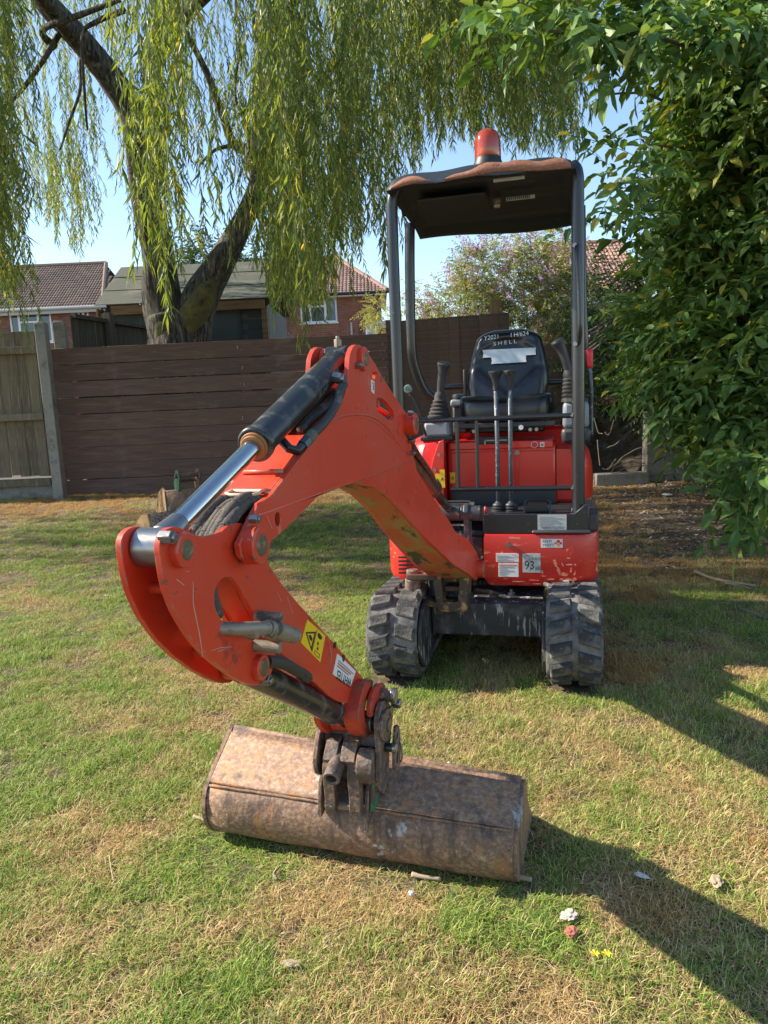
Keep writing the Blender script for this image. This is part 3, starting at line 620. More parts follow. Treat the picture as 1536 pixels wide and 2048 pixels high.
# ---- stickers and plates on the body (each proud of the paint)
FY = -.4365
def plate(name, x0, x1, z0, z1, y, m, parent, th=.0012, skew=0):
    return MB().prism([(x0,z0),(x1,z0+skew),(x1,z1+skew),(x0,z1)], lambda x, z: Vector((x,y,z)), lambda x, z: Vector((x,y+.004,z)), ).build(name, m, parent)
p = plate('decibel_plate', .157, .237, .432, .520, FY-.001, M_silver, skr)
X3, Z3 = (1,0,.01), (0,0,1)
text('lettering', '93', .058, M_ink, p, (.165, FY-.0022, .446), X3, Z3, sx=.82); text('lettering', 'dB', .024, M_ink, p, (.211, FY-.0022, .444), X3, Z3)
text('lettering', 'LWA', .017, M_ink, p, (.200, FY-.0022, .492), X3, Z3)
MB().tube([(.178+.012*math.cos(a), FY-.0015, .500+.012*math.sin(a)) for a in [2*math.pi*i/14 for i in range(15)]], .0016, 5).build('round_emblem', M_inkg, p)
p = plate('approval_label', .037, .140, .480, .520, FY-.001, M_white, skr)
text('lettering', 'C E', .012, M_inkr, p, (.112, FY-.0022, .508), X3, Z3)
for i in range(4): MB().box(.042, .042+.09*random.uniform(.5,1), FY-.0018, FY-.001, .486+.007*i, .4882+.007*i).build('print_line', M_inkg, p)
p = plate('torn_label', .047, .138, .410, .475, FY-.001, M_white, skr)
for i in range(6): MB().box(.052, .052+.08*random.uniform(.3,1), FY-.0018, FY-.001, .418+.009*i, .4215+.009*i).build('print_line', M_inkg if i < 5 else M_inkr, p)
p = plate('anti_theft_sticker', .240, .335, .548, .588, FY-.001, M_white, skr)
text('lettering', 'ANTI\nTHEFT', .0175, M_ink, p, (.245, FY-.0022, .571), X3, Z3, sx=1.05, shear=.15)
MB().box(.302, .332, FY-.002, FY-.001, .564, .574).build('orange_cross', M_inkr, p); MB().box(.311, .323, FY-.0024, FY-.001, .553, .570).build('orange_cross', M_inko, p); MB().box(.311, .323, FY-.0023, FY-.001, .570, .584).build('orange_cross', M_inkr, p)
text('lettering', 'PLUS', .0075, M_white, p, (.306, FY-.0028, .5665), X3, Z3)
plate('small_code_label', .336, .362, .374, .398, FY-.001, M_white, skr); text('lettering', 'MARKED', .005, M_ink, p, (.338, FY-.0025, .389), X3, Z3)
MB().box(.343,.354,FY-.0022,FY-.001,.378,.387).build('print_line', M_inkg, skr)
p = plate('small_code_label', -.365, -.335, .378, .412, FY-.001, M_white, skl, skew=.006); MB().box(-.357,-.343,FY-.0022,FY-.001,.384,.396).build('print_line', M_inkg, p)
p = plate('certification_plate', .226, .353, .628, .698, -.4292, M_silver, EX)
text('lettering', 'KUBOTA Corporation', .0105, M_ink, p, (.244, -.4302, .633), X3, Z3, sx=1.0)
for i in range(7): MB().box(.233, .233+.108*(.95,.55,.9,.8,.7,.95,.6)[i], -.4303, -.4292, .646+.0068*i, .6478+.0068*i).build('print_line', M_inkg, p)
MB().lathe([(.001,0),(.0165,0),(.0165,.001),(.001,.001)], (.198,-.0165,.983), 24, 'Y').build('round_sticker', M_white, sb); MB().lathe([(.001,0),(.0145,0),(.0145,.001),(.001,.001)], (.198,-.0175,.983), 24, 'Y').build('round_sticker', M_inkr, sb)
plate('small_sticker', .226, .247, .970, .994, -.0155, M_white, sb); MB().box(.230,.243,-.0168,-.0155,.975,.988).build('print_line', M_inkg, sb)
def warn(x0, x1, z0, z1, y, par):
    p = plate('warning_sticker', x0, x1, z0, z1, y, M_yellow, par); w = x1-x0; xm = (x0+x1)/2; h = z1-z0
    zt = z0+h*.5; T = [(xm, zt+w*.3), (xm-w*.36, zt-w*.3), (xm+w*.36, zt-w*.3)]; c_ = (xm, zt-w*.1)
    MB().prism(T, lambda x, z: Vector((x,y-.001,z)), lambda x, z: Vector((x,y,z)), holes=[[(c_[0]+(a-c_[0])*.7, c_[1]+(b-c_[1])*.7) for a, b in T]]).build('warning_triangle', M_ink, p)
    MB().box(xm-w*.05, xm+w*.05, y-.001, y, zt-w*.22, zt+w*.08).build('warning_mark', M_ink, p)
warn(-.262, -.237, .79, .88, -.1475, EX); warn(-.285, -.262, .80, .86, -.1475, EX); warn(-.232, -.205, .795, .85, -.0095, EX)
# ---- swing bracket (black ears above, rusty fork frame below)
bx = -.145
swb = MB()
for s in (-1, 1):
    xo = bx+s*.075
    P = [(-.60,.47),(-.66,.50),(-.63,.60),(-.625,.70),(-.645,.745),(-.62,.775),(-.57,.775),(-.54,.74),(-.53,.66),(-.50,.52),(-.46,.44),(-.52,.42)]
    swb.prism(P, lambda y, z, X=xo: Vector((X-.012,y,z)), lambda y, z, X=xo: Vector((X+.012,y,z)))
swb.box(bx-.065, bx+.065, -.545, -.50, .50, .62)
sw = swb.build('swing_bracket', M_post, EX, bevel=.005)
MB().cyl((bx+.05,-.60,.735), (bx+.138,-.60,.735), .034).build('cylinder_pin_boss', M_post, sw, bevel=.004); MB().cyl((bx-.10,-.60,.735), (bx-.05,-.60,.735), .03).build('cylinder_pin_boss', M_post, sw, bevel=.004)
MB().cyl((bx+.136,-.60,.735), (bx+.146,-.60,.735), .026).build('pin_cap', M_brack, sw, bevel=.003)
MB().cyl((bx+.10,-.60,.77), (bx+.10,-.60,.783), .011, n=8).build('bolt', M_steel, sw)
MB().tube([(-.008,-.42,.735),(-.008,-.425,.72),(-.008,-.42,.705)], .006, 8).build('red_marker', M_redpl, EX, smooth=True)
fk = MB(); yf_ = -.62
fk.prism([(bx-.085,.455),(bx-.045,.455),(bx-.038,.335),(bx+.028,.335),(bx+.038,.455),(bx+.08,.455),(bx+.068,.30),(bx+.055,.288),(bx-.055,.288),(bx-.068,.30)][::-1],
         lambda x, z: Vector((x, yf_, z)), lambda x, z: Vector((x, yf_+.13, z)))
fk.box(bx-.04, bx+.04, yf_+.03, yf_+.10, .375, .40)
f = fk.build('fork_frame', M_brack, sw, bevel=.006)
MB().box(bx-.04, bx+.035, yf_+.095, yf_+.12, .30, .45).build('fork_back', M_darkst, sw)
MB().cyl((bx-.04,-.56,.44), (bx+.04,-.56,.44), .03).build('lower_pin', M_brack, sw)
for z0, dz in ((.438, -.004), (.345, -.04)):
    MB().prism([(bx-.205,-.60),(bx-.20,-.632),(bx-.17,-.640),(bx-.07,-.625),(bx-.06,-.55),(bx-.16,-.56),(bx-.195,-.57)], lambda x, y: Vector((x, y, z0+dz*max(0,(x-(bx-.17))/.1))), lambda x, y: Vector((x, y, z0+.026+dz*max(0,(x-(bx-.17))/.1)))).build('swing_lug', M_brack, sw, bevel=.004)
MB().cyl((bx-.178,-.60,.335), (bx-.178,-.60,.478), .027).build('swing_pin', M_rust, sw, bevel=.003)
MB().cyl((bx-.178,-.60,.372), (bx-.178,-.60,.436), .036).cyl((bx-.178,-.60,.40), (bx-.13,-.35,.42), .022).build('swing_cylinder_eye', M_rust, sw, bevel=.003)
MB().cyl((bx-.07,-.53,.35), (bx-.07,-.53,.43), .05).build('swing_post', M_post, sw)
# small bits under the skirt
MB().cyl((-.02,-.40,.392), (.02,-.40,.392), .006).cyl((.015,-.40,.38), (.03,-.40,.38), .01).build('fittings', M_steel, EX)
MB().tube([(-.06,-.5,.36),(0,-.48,.35),(.05,-.47,.335)], .010, 8).build('loose_hose', M_brack, EX, smooth=True)
# ================================================================ BOOM, DIPPER, BUCKET (arm plane: s forward, z up, o sideways)
AH = Vector((-.145, -.6, 0)); AA = math.atan2(.045, 1.0)
AD = Vector((-math.sin(AA), -math.cos(AA), 0)); AN = Vector((math.cos(AA), -math.sin(AA), 0))
def A(s, z, o=0): return AH+AD*s+AN*o+Vector((0,0,z))
def wb(s): return .055 if s > 1 else .055+.045*(1-s)
def densify(P, mx=.06, close=True):
    Q = []; n = len(P)
    for i in range(n if close else n-1):
        a, b = P[i], P[(i+1) % n]; d = math.dist(a, b); k = max(1, int(math.ceil(d/mx)))
        Q += [(a[0]+(b[0]-a[0])*j/k, a[1]+(b[1]-a[1])*j/k) for j in range(k)]
    if not close: Q.append(P[-1])
    return Q
def chaikin(P, n=1, close=True):
    for _ in range(n):
        Q = []
        m = len(P)
        for i in range(m if close else m-1):
            a, b = P[i], P[(i+1) % m]
            if i == 0 and not close: Q.append(a)
            Q += [(a[0]*.75+b[0]*.25, a[1]*.75+b[1]*.25), (a[0]*.25+b[0]*.75, a[1]*.25+b[1]*.75)]
        if not close: Q.append(P[-1])
        P = Q
    return P
def aplate(name, P, o0, o1, m, parent, holes=(), fn=None, bevel=.0025, side=1, seg=1):
    """plate in the arm plane between sideways offsets; fn scales with the boom's taper"""
    f0 = (lambda s, z: A(s, z, side*(o0+(wb(s)-.055 if fn else 0)))); f1 = (lambda s, z: A(s, z, side*(o1+(wb(s)-.055 if fn else 0))))
    return MB().prism(P, f0, f1, holes).build(name, m, parent, bevel=bevel, seg=seg)
def strip(name, P, o, m, parent, th=.010, fn=True, inward=1, bevel=0):
    V = []; F = []; n = len(P)
    for i, p in enumerate(P):
        a, b = Vector(P[max(i-1,0)]), Vector(P[min(i+1,n-1)]); t = (b-a).normalized(); nn = Vector((-t.y, t.x))*inward*th
        w = o+((wb(p[0])-.055) if fn else 0)
        V += [A(p[0], p[1], w), A(p[0], p[1], -w), A(p[0]+nn.x, p[1]+nn.y, -w), A(p[0]+nn.x, p[1]+nn.y, w)]
    for i in range(n-1):
        for k in range(4): F.append((i*4+k, i*4+(k+1) % 4, (i+1)*4+(k+1) % 4, (i+1)*4+k))
    F += [(3,2,1,0), ((n-1)*4, (n-1)*4+1, (n-1)*4+2, (n-1)*4+3)]
    return mesh(name, V, F, m, parent, smooth='auto', angle=30, bevel=bevel)
BOX = [(2.006,1.034),(1.976,1.055),(1.943,1.075),(1.889,1.083),(1.749,1.137),(1.575,1.204),(1.525,1.216),(1.461,1.223),(1.379,1.225),(1.26,1.215),(1.152,1.192),(1.055,1.153),(.967,1.107),(.905,1.067),(.797,1.002),(.666,.918),(.398,.768),(.317,.714),(.10,.640),(.004,.590),(-.08,.540),(-.125,.495),(-.128,.455),(-.10,.425),(-.05,.420),(.077,.477),(.331,.577),(.559,.684),(.799,.802),(.993,.909),(1.135,.976),(1.237,1.011),(1.376,1.04),(1.485,1.049),(1.661,1.047),(1.78,1.021),(1.834,1.01),(1.902,.999),(1.935,.982),(1.963,.973),(1.997,.975),(2.025,.995),(2.030,1.018)]
PD = densify(BOX, .05)
boom = aplate('boom', PD, .043, .055, M_arm, EX, fn=True, holes=[[(1.872+.012*math.cos(a), 1.034+.014*math.sin(a)) for a in [2*math.pi*i/16 for i in range(16)]]])
aplate('boom_side_plate', PD, .043, .055, M_arm, boom, fn=True, side=-1)
iT0, iT1 = 3, 20
strip('boom_top_skin', densify(chaikin(BOX[3:21], 1, False), .05, False), .0432, M_arm, boom, inward=1)
strip('boom_under_skin', densify(chaikin(BOX[23:38], 1, False), .05, False), .0432, M_armin, boom, inward=1)
# raised collar at the end of the top skin
MB().tube([A(1.872,1.083,o) for o in (-.043,-.03,0,.03,.043)], [.008,.011,.011,.011,.008], 10).build('opening_collar', M_arm, boom, smooth=True)
MB().tube([A(1.81,1.118,o) for o in (-.044,0,.044)], .005, 8).build('weld_bead', M_arm, boom, smooth=True)
# ears carrying the dipper cylinder
EAR = [(1.575,1.204),(1.502,1.232),(1.46,1.262),(1.430,1.298),(1.420,1.327),(1.410,1.358),(1.373,1.384),(1.314,1.386),(1.237,1.359),(1.111,1.294),(.953,1.222),(.870,1.19),(.842,1.16),(.850,1.13),(.845,1.08),(.794,1.025),(.79,.99),(.882,1.05),(.965,1.09),(1.104,1.15),(1.26,1.195),(1.379,1.205),(1.461,1.203),(1.54,1.195)]
TRI = [(1.208,1.256),(1.119,1.244),(1.02,1.202),(1.06,1.178),(1.15,1.203),(1.205,1.216)]
SML = [(1.225,1.323),(1.20,1.319),(1.21,1.300),(1.238,1.304)]
for s in (1, -1):
    e = aplate('boom_ear', densify(chaikin(EAR, 1), .05), .0565, .0445, M_arm, boom, holes=[chaikin(TRI, 1), chaikin(SML, 1)], side=s, bevel=.003)
wl = chaikin([(1.575,1.206),(1.50,1.213),(1.461,1.214),(1.379,1.214),(1.26,1.205),(1.152,1.18),(1.055,1.141),(.967,1.095),(.90,1.05),(.85,1.018)], 1, False)
MB().tube([A(p[0], p[1], .0560+(wb(p[0])-.055)*.5) for p in wl], .0035, 6).build('weld_bead', M_arm, boom, smooth=True)
def boss(s, z, r, o, parent, pin=.6, st=.045):
    for k in (1, -1): bo = MB().cyl(A(s,z,k*st), A(s,z,k*o), r, n=28).build('pin_boss', M_arm, parent, bevel=.003)
    for k in (1, -1): MB().cyl(A(s,z,k*(o-.004)), A(s,z,k*(o+.0015)), r*pin, n=24).build('pin_end', M_brass, parent, bevel=.002)
    return bo
boss(1.321, 1.350, .030, .070, boom); boss(.895, 1.165, .034, .088, boom); boss(1.988, 1.008, .034, .076, boom); boss(-.085, .466, .040, .135, boom)
for s, z, o in ((1.365,1.333,.066),(.93,1.200,.082),(1.995,1.055,.07),(.885,1.112,.070),(.90,1.075,.075)):
    MB().cyl(A(s,z,o-.01), A(s,z,o+.006), .0085, n=6).cyl(A(s,z,o+.005), A(s,z,o+.010), .005, n=10).build('bolt', M_steel, boom, bevel=.001)
MB().cyl(A(1.15,1.235,-.045), A(1.15,1.235,.045), .011).cyl(A(1.26,1.27,-.045), A(1.26,1.27,.045), .012).build('cross_tube', M_arm, boom, smooth='auto')
MB().cyl(A(-.085,.515,.12), A(-.085,.528,.12), .010, n=8).build('bolt', M_steel, boom)
# number sticker: white with the digit 3
p = MB().prism([(1.252,1.268),(1.226,1.262),(1.222,1.295),(1.248,1.300)][::1], lambda s, z: A(s,z,.0565), lambda s, z: A(s,z,.0578)).build('number_sticker', M_white, boom)
text('lettering', '3', .030, M_ink, p, A(1.243,1.272,.0582), -AD, (0,0,1))
# ---- dipper cylinder above the boom
T, M1, E1 = A(1.334,1.352), A(1.832,1.166), A(2.190,1.046)
dc = (E1-T).normalized(); mid = T+dc*((M1-T).dot(dc))
cyl = MB().cyl(T+dc*.02, mid, .0325, n=36).cyl(mid-dc*.016, mid+dc*.004, .0365, n=36).build('dipper_cylinder', M_cyl, EX, bevel=.004)
MB().cyl(A(1.334,1.352,-.030), A(1.334,1.352,.030), .034, n=28).build('cylinder_eye', M_cyl, cyl, bevel=.004)
for s in (1, -1): MB().cyl(A(1.334,1.352,s*.030), A(1.334,1.352,s*.044), .029, n=24).build('spacer_boss', M_arm, cyl, bevel=.002)
MB().cyl(mid+dc*.002, mid+dc*.010, .028, n=28).cyl(mid+dc*.008, mid+dc*.016, .024, n=28).build('gland_ring', mat('rusty gland ring', (.30,.13,.04), .6), cyl, bevel=.0015)
MB().cyl(mid, E1-dc*.04, .0175, n=36).build('piston_rod', M_chrome, cyl, smooth='auto')
MB().cyl(E1-dc*.075, E1-dc*.02, .0185, r2=.024, n=32).cyl(A(2.190,1.046,-.0255), A(2.190,1.046,.0255), .030, n=32).build('rod_eye', M_steel, cyl, bevel=.003)
MB().cyl(T+Vector((0,0,.03)), T+Vector((0,0,.05)), .010, n=8).cyl(T+Vector((0,0,.05)), T+Vector((0,0,.058)), .005, n=8).build('grease_nipple', M_fit, cyl, bevel=.001)
pb = T+dc*.14
MB().cyl(pb+AN*.03, pb+AN*.052+Vector((0,0,-.005)), .014, n=6).cyl(pb+AN*.05+Vector((0,0,-.005)), pb+AN*.06+Vector((0,0,-.006)), .010, n=12).build('hose_union', M_steel, cyl, bevel=.001)
hp = smooth_path([A(1.40,1.285,.035), A(1.455,1.285,.052), A(1.50,1.272,.060), A(1.535,1.240,.060), A(1.60,1.205,.056), A(1.66,1.182,.050)], 5)
MB().tube(hp, .0105, 12).build('cylinder_hose', M_hose, cyl, smooth=True)
MB().cyl(A(1.66,1.182,.050), A(1.690,1.170,.048), .0125, n=14).build('green_hose_band', M_green, cyl, bevel=.001)
MB().cyl(A(1.690,1.170,.048), A(1.715,1.160,.046), .013, n=6).tube([A(1.715,1.160,.046), A(1.735,1.152,.044), A(1.745,1.158,.03), A(1.735,1.175,.01)], .010, 10).build('hose_elbow', M_cyl, cyl, bevel=.001)
for dx in (0, .035): MB().tube(smooth_path([A(1.20,1.22,-.02+dx), A(1.30,1.265,-.02+dx), A(1.40,1.268,-.015+dx), A(1.50,1.237,-.015+dx), A(1.58,1.212,-.02+dx), A(1.64,1.190,-.02+dx)], 4), .011, 10).build('boom_hose', M_hose, boom, smooth=True)
MB().tube(smooth_path([A(.93,1.20,.0), A(1.06,1.225,.0), A(1.20,1.25,.01), A(1.36,1.262,.01)], 4), .012, 10).build('boom_pipe', M_arm, boom, smooth=True)
# hoses spilling out of the boom end
for k, (o, h, rr) in enumerate(((-.034,.005,.0125),(-.020,.0,.010),(-.006,.004,.010),(.006,.006,.010),(.018,.008,.011),(.030,.004,.012))):
    P = smooth_path([A(1.83,1.045,o), A(1.885,1.060+h*2,o*.95), A(1.94,1.062+h*2.4,o*.9+.004*math.sin(k*2.3)), A(2.0,1.050+h*1.2,o*.85), A(2.055,1.020,o*.8), A(2.08,.96,o*.7), A(2.06,.90,o*.6)], 5)
    MB().tube(P, rr, 12).build('sleeved_hose', M_hsl, boom, smooth=True)
    for q in (9+(k*2) % 5, 17+(k*3) % 5):
        d = (P[q+1]-P[q]).normalized(); MB().cyl(P[q]-d*.002, P[q]+d*.002, rr+.0012, n=14).build('hose_band', M_hsl, boom)
MB().tube([A(1.885,1.090,-.028),A(1.905,1.088,-.032),A(1.912,1.086,-.02),A(1.912,1.086,.028),A(1.905,1.088,.034),A(1.885,1.090,.032),A(1.885,1.090,-.028)], .0035, 8).build('hose_guard', mat('cream hose guard', (.55,.40,.28), .5), boom, smooth=True)
# ---- boom lift cylinder
F0, F1 = A(.985,1.168), A(-.02,.742); d = (F1-F0).normalized(); L = (F1-F0).length
bc = MB().cyl(F0+d*.0, F0+d*L*.66, .034, n=32).build('boom_cylinder', M_cylbr, EX, bevel=.004)
MB().cyl(F0+d*L*.645, F0+d*(L*.67), .038, n=32).build('gland_ring', M_brack, bc, bevel=.002)
MB().cyl(F0+d*L*.66, F1, .019, n=28).build('piston_rod', M_cyl, bc, smooth='auto')
MB().cyl(A(-.0,.735,-.05), A(-.0,.735,.05), .032, n=28).build('rod_eye', M_post, bc, bevel=.004)
MB().cyl(F0+d*.06+AN*.03, F0+d*.06+AN*.05, .011, n=6).tube(smooth_path([F0+d*.06+AN*.045, F0+d*.12+AN*.055, F0+d*.3+AN*.045, F0+d*.5+AN*.04, F0+d*.62+AN*.03], 3), .009, 8).build('cylinder_hose', M_hose, bc, smooth='auto')
# ---- dipper (two curved cheek plates on a box stick)
CHK = [(2.234,1.041),(2.234,1.062),(2.223,1.074),(2.206,1.079),(2.181,1.076),(2.156,1.063),(2.125,1.05),(2.094,1.044),(2.06,1.043),(2.038,1.049),(2.012,1.052),(1.976,1.044),(1.936,1.025),(1.912,1.0),(1.905,0.97),(1.881,0.923),(1.874,0.887),(1.891,0.862),(1.888,0.826),(1.879,0.79),(1.893,0.758),(1.911,0.739),(1.943,0.731),(1.993,0.748),(2.049,0.785),(2.113,0.836),(2.158,0.879),(2.193,0.923),(2.216,0.961),(2.23,1.0)]
HOL = [(1.948,0.817),(1.98,0.83),(2.038,0.862),(2.076,0.894),(2.097,0.924),(2.096,0.95),(2.078,0.966),(2.051,0.967),(2.026,0.957),(1.993,0.914),(1.943,0.851),(1.925,0.823)]
STK = [(1.993,1.038),(1.936,1.029),(1.902,1.009),(1.89,0.969),(1.843,0.913),(1.751,0.835),(1.645,0.752),(1.524,0.654),(1.395,0.546),(1.337,0.495),(1.326,0.475),(1.342,0.456),(1.383,0.452),(1.44,0.48),(1.5,0.5),(1.59,0.552),(1.664,0.614),(1.772,0.7),(1.852,0.758),(1.9,0.805),(1.936,0.847),(1.983,0.909),(2.009,0.955),(2.019,1.002)]
dp = aplate('dipper_arm', chaikin(CHK, 1), .0270, .0375, M_arm, EX, holes=[chaikin(HOL, 2)], bevel=.003)
aplate('dipper_cheek', chaikin(CHK, 1), .0270, .0375, M_arm, dp, holes=[chaikin(HOL, 2)], side=-1, bevel=.003)
for s in (1, -1): aplate('stick_side', chaikin(STK, 1), .020, .0300, M_arm, dp, side=s, bevel=.002)
ck = chaikin(STK, 1)
strip('stick_top_skin', chaikin(STK[2:11], 1, False), .0202, M_arm, dp, fn=False, inward=1, th=.008)
strip('stick_under_skin', chaikin(STK[11:24], 1, False), .0202, M_arm, dp, fn=False, inward=1, th=.008)
boss(2.186, 1.042, .027, .052, dp, st=.03); boss(1.966, .774, .024, .052, dp, pin=.72, st=.03)
MB().cyl(A(1.97,1.005,-.042), A(1.97,1.005,.042), .03).build('elbow_tube', M_arm, dp)
for s, z in ((2.17,.976),(2.065,.835)): MB().cyl(A(s,z,-.030), A(s,z,.030), .0080).build('spacer_rod', M_arm, dp, smooth='auto')
for s, z, o in ((2.222,1.068,.045),(1.948,.742,.045)): MB().cyl(A(s,z,o-.012), A(s,z,o+.008), .011, n=6).cyl(A(s,z,o+.007), A(s,z,o+.013), .0065, n=10).build('bolt', M_steel, dp, bevel=.001)
MB().cyl(A(1.553,.672,.029), A(1.553,.672,.032), .008).build('grommet', M_ink, dp); MB().cyl(A(1.50,.62,.029), A(1.50,.62,.032), .009).build('grommet', M_ink, dp)
# stop block and lugs under the stick
aplate('cylinder_stop', [(1.69,.645),(1.65,.64),(1.61,.58),(1.55,.525),(1.55,.555),(1.65,.62)], -.018, .018, M_arm, dp)
aplate('stop_lug', [(1.66,.60),(1.565,.525),(1.575,.500),(1.675,.570)], -.04, -.005, M_arm, dp)
# weld bead along the cheek edge
MB().tube([A(p[0], p[1], .0315) for p in chaikin([(1.912,1.0),(1.903,.97),(1.879,.923),(1.872,.887),(1.889,.862),(1.886,.826),(1.877,.79)], 1, False)], .003, 6).build('weld_bead', M_arm, dp, smooth=True)
# auxiliary hydraulic valve
v = MB(); a, b, c_ = A(2.045,.874,.040), A(1.991,.858,.075), A(1.928,.828,.083)
v.tube([A(2.09,.89,.01), A(2.075,.882,.04), A(2.05,.876,.062), b], [.010,.010,.012,.014], 12)
v.cyl(b, c_, .0165, r2=.0165, n=20); v.cyl(c_, c_+(c_-b).normalized()*.034, .0135, n=18)
for k in range(5): q = c_+(c_-b).normalized()*(.004+.006*k); v.cyl(q, q+(c_-b).normalized()*.003, .0150, n=18)
v.cyl(A(1.955,.868,.036), A(1.950,.864,.086), .011, n=12); v.cyl(A(1.97,.817,.036), A(1.963,.813,.086), .011, n=12)
v.cyl(A(2.032,.862,.05), A(2.032,.862,.078), .010, n=6)
v.build('service_valve', M_fit, dp, bevel=.002)
MB().tube(smooth_path([A(2.10,.92,.01), A(2.08,.90,-.01), A(2.05,.88,.0), A(2.03,.87,.035)], 4), .010, 10).build('valve_hose', M_hose, dp, smooth=True)
# yellow warning plate and dealer plate on the stick
def aq(P, o): return lambda s, z: A(s, z, o)
YP = [(1.708,0.784),(1.61,0.714),(1.65,0.665),(1.75,0.746)]
yp = MB().prism(YP, aq(0,.0302), aq(0,.0314)).build('warning_sticker', M_yellow, dp)
def lerp4(P, u, v): return ((1-v)*((1-u)*P[0][0]+u*P[1][0])+v*((1-u)*P[3][0]+u*P[2][0]), (1-v)*((1-u)*P[0][1]+u*P[1][1])+v*((1-u)*P[3][1]+u*P[2][1]))
def yq(us, P, m, par, nm, o=.0314, holes=()):
    return MB().prism([lerp4(P, *u) for u in us], aq(0,o), aq(0,o+.0006), [[lerp4(P, *u) for u in h] for h in holes]).build(nm, m, par)
yq([(.06,.5),(.50,.15),(.50,.93)], YP, M_ink, yp, 'warning_triangle', holes=[[(.14,.5),(.45,.26),(.45,.82)]])
yq([(.22,.5),(.30,.42),(.42,.50),(.40,.62),(.30,.60)], YP, M_ink, yp, 'warning_figure')
yq([(.52,.04),(.535,.04),(.535,.96),(.52,.96)], YP, M_ink, yp, 'warning_rule')
yq([(.60,.12),(.70,.10),(.84,.14),(.84,.24),(.72,.30),(.62,.24)], YP, M_ink, yp, 'warning_figure')
yq([(.68,.42),(.74,.42),(.74,.54),(.68,.54)], YP, M_ink, yp, 'warning_arrow'); yq([(.71,.60),(.78,.60),(.78,.70),(.71,.70)], YP, M_ink, yp, 'warning_arrow')
yq([(.64,.78),(.90,.78),(.90,.93),(.64,.93)], YP, M_ink, yp, 'warning_box', holes=[[(.655,.80),(.885,.80),(.885,.91),(.655,.91)]])
WP = [(1.539, 0.646), (1.415, 0.553), (1.46, 0.53), (1.577, 0.608)]
wp = MB().prism(WP, aq(0,.0302), aq(0,.0314)).build('dealer_plate', M_white, dp)
ex = (A(WP[2][0],WP[2][1])-A(WP[3][0],WP[3][1])).normalized()
text('lettering', 'WHYTES', .031, M_ink, wp, A(1.452,.545,.0320), -ex, Vector((0,0,-1)), sx=.92)
for i in range(3): yq([(.10,.22+.13*i),(.92-.1*i,.22+.13*i),(.92-.1*i,.29+.13*i),(.10,.29+.13*i)], WP, M_inkg if i != 1 else M_inkr, wp, 'print_line')
YS = [(1.64,.585),(1.54,.525),(1.56,.505),(1.65,.560)]
# ---- bucket cylinder (under the stick)
B0, B1 = A(1.966,.774), A(1.405,.412); d = (B1-B0).normalized(); L = (B1-B0).length
kc = MB().cyl(B0+d*.015, B0+d*L*.80, .0285, n=36).cyl(B0+d*L*.78, B0+d*L*.815, .0315, n=36).build('bucket_cylinder', M_cyl, EX, bevel=.003)
MB().cyl(A(1.966,.774,-.026), A(1.966,.774,.026), .026, n=28).build('cylinder_eye', M_arm, kc, bevel=.003)
MB().cyl(B0+d*L*.81, B1, .017, n=28).build('piston_rod', M_chrome, kc, smooth='auto')
MB().cyl(B1-d*.05, B1-d*.005, .020, r2=.026, n=28).build('rod_socket', M_cyl, kc, bevel=.003)
MB().cyl(A(1.405,.412,-.045), A(1.405,.412,.012), .030, n=32).build('rod_eye', M_armd, kc, bevel=.004)
MB().cyl(A(1.405,.412,.012), A(1.405,.412,.048), .0285, n=32).build('oily_collar', M_rust, kc, bevel=.003)
MB().cyl(A(1.405,.412,.048), A(1.405,.412,.070), .027, n=28).cyl(A(1.405,.412,.070), A(1.405,.412,.076), .018, n=24).build('pin_end', M_steel, kc, bevel=.004)
MB().tube(smooth_path([B0+d*.04+AN*.04+Vector((0,0,.02)), B0+d*.12+AN*.042+Vector((0,0,.035)), B0+d*.22+AN*.040+Vector((0,0,.036))], 4), .012, 10).cyl(B0+d*.22+AN*.040+Vector((0,0,.036)), B0+d*.26+AN*.04+Vector((0,0,.034)), .013, n=6).build('cylinder_hose', M_hose, kc, smooth='auto')
# ---- linkage, quick coupler and ditching bucket
lk = aplate('bucket_link', chaikin([(1.415,.530),(1.36,.512),(1.372,.498),(1.42,.488),(1.445,.468),(1.452,.44),(1.43,.405),(1.38,.385),(1.42,.375),(1.46,.40),(1.495,.44),(1.50,.475),(1.47,.510),(1.44,.528)], 1), .020, .062, M_armd, EX, bevel=.003)
aplate('link_flange', chaikin([(1.375,.508),(1.315,.486),(1.325,.455),(1.365,.448),(1.41,.445),(1.45,.44),(1.455,.47),(1.43,.50)], 1), .066, .080, M_armd, lk, bevel=.003)
aplate('bucket_link_far', chaikin([(1.415,.530),(1.36,.512),(1.372,.498),(1.42,.488),(1.445,.468),(1.452,.44),(1.43,.405),(1.38,.385),(1.42,.375),(1.46,.40),(1.495,.44),(1.50,.475),(1.47,.510),(1.44,.528)], 1), -.062, -.045, M_armd, lk, bevel=.003)
MB().cyl(A(1.36,.470,-.07), A(1.36,.470,.11), .018).build('stick_pin', M_rust, lk, bevel=.003)
MB().cyl(A(1.36,.47,.108), A(1.36,.47,.122), .021, n=24).cyl(A(1.33,.435,.10), A(1.33,.435,.125), .014, n=6).build('pin_head', M_steel, lk, bevel=.003)
qc = aplate('quick_coupler', chaikin([(1.40,.475),(1.335,.435),(1.325,.40),(1.345,.350),(1.375,.300),(1.42,.268),(1.455,.262),(1.452,.31),(1.445,.36),(1.452,.41),(1.44,.455)], 1), .084, .098, M_rust, EX, bevel=.0014)
aplate('coupler_cheek', chaikin([(1.42,.40),(1.36,.38),(1.36,.30),(1.40,.262),(1.46,.27),(1.475,.32),(1.45,.37)], 1), -.082, -.070, M_rust, qc, bevel=.0014)
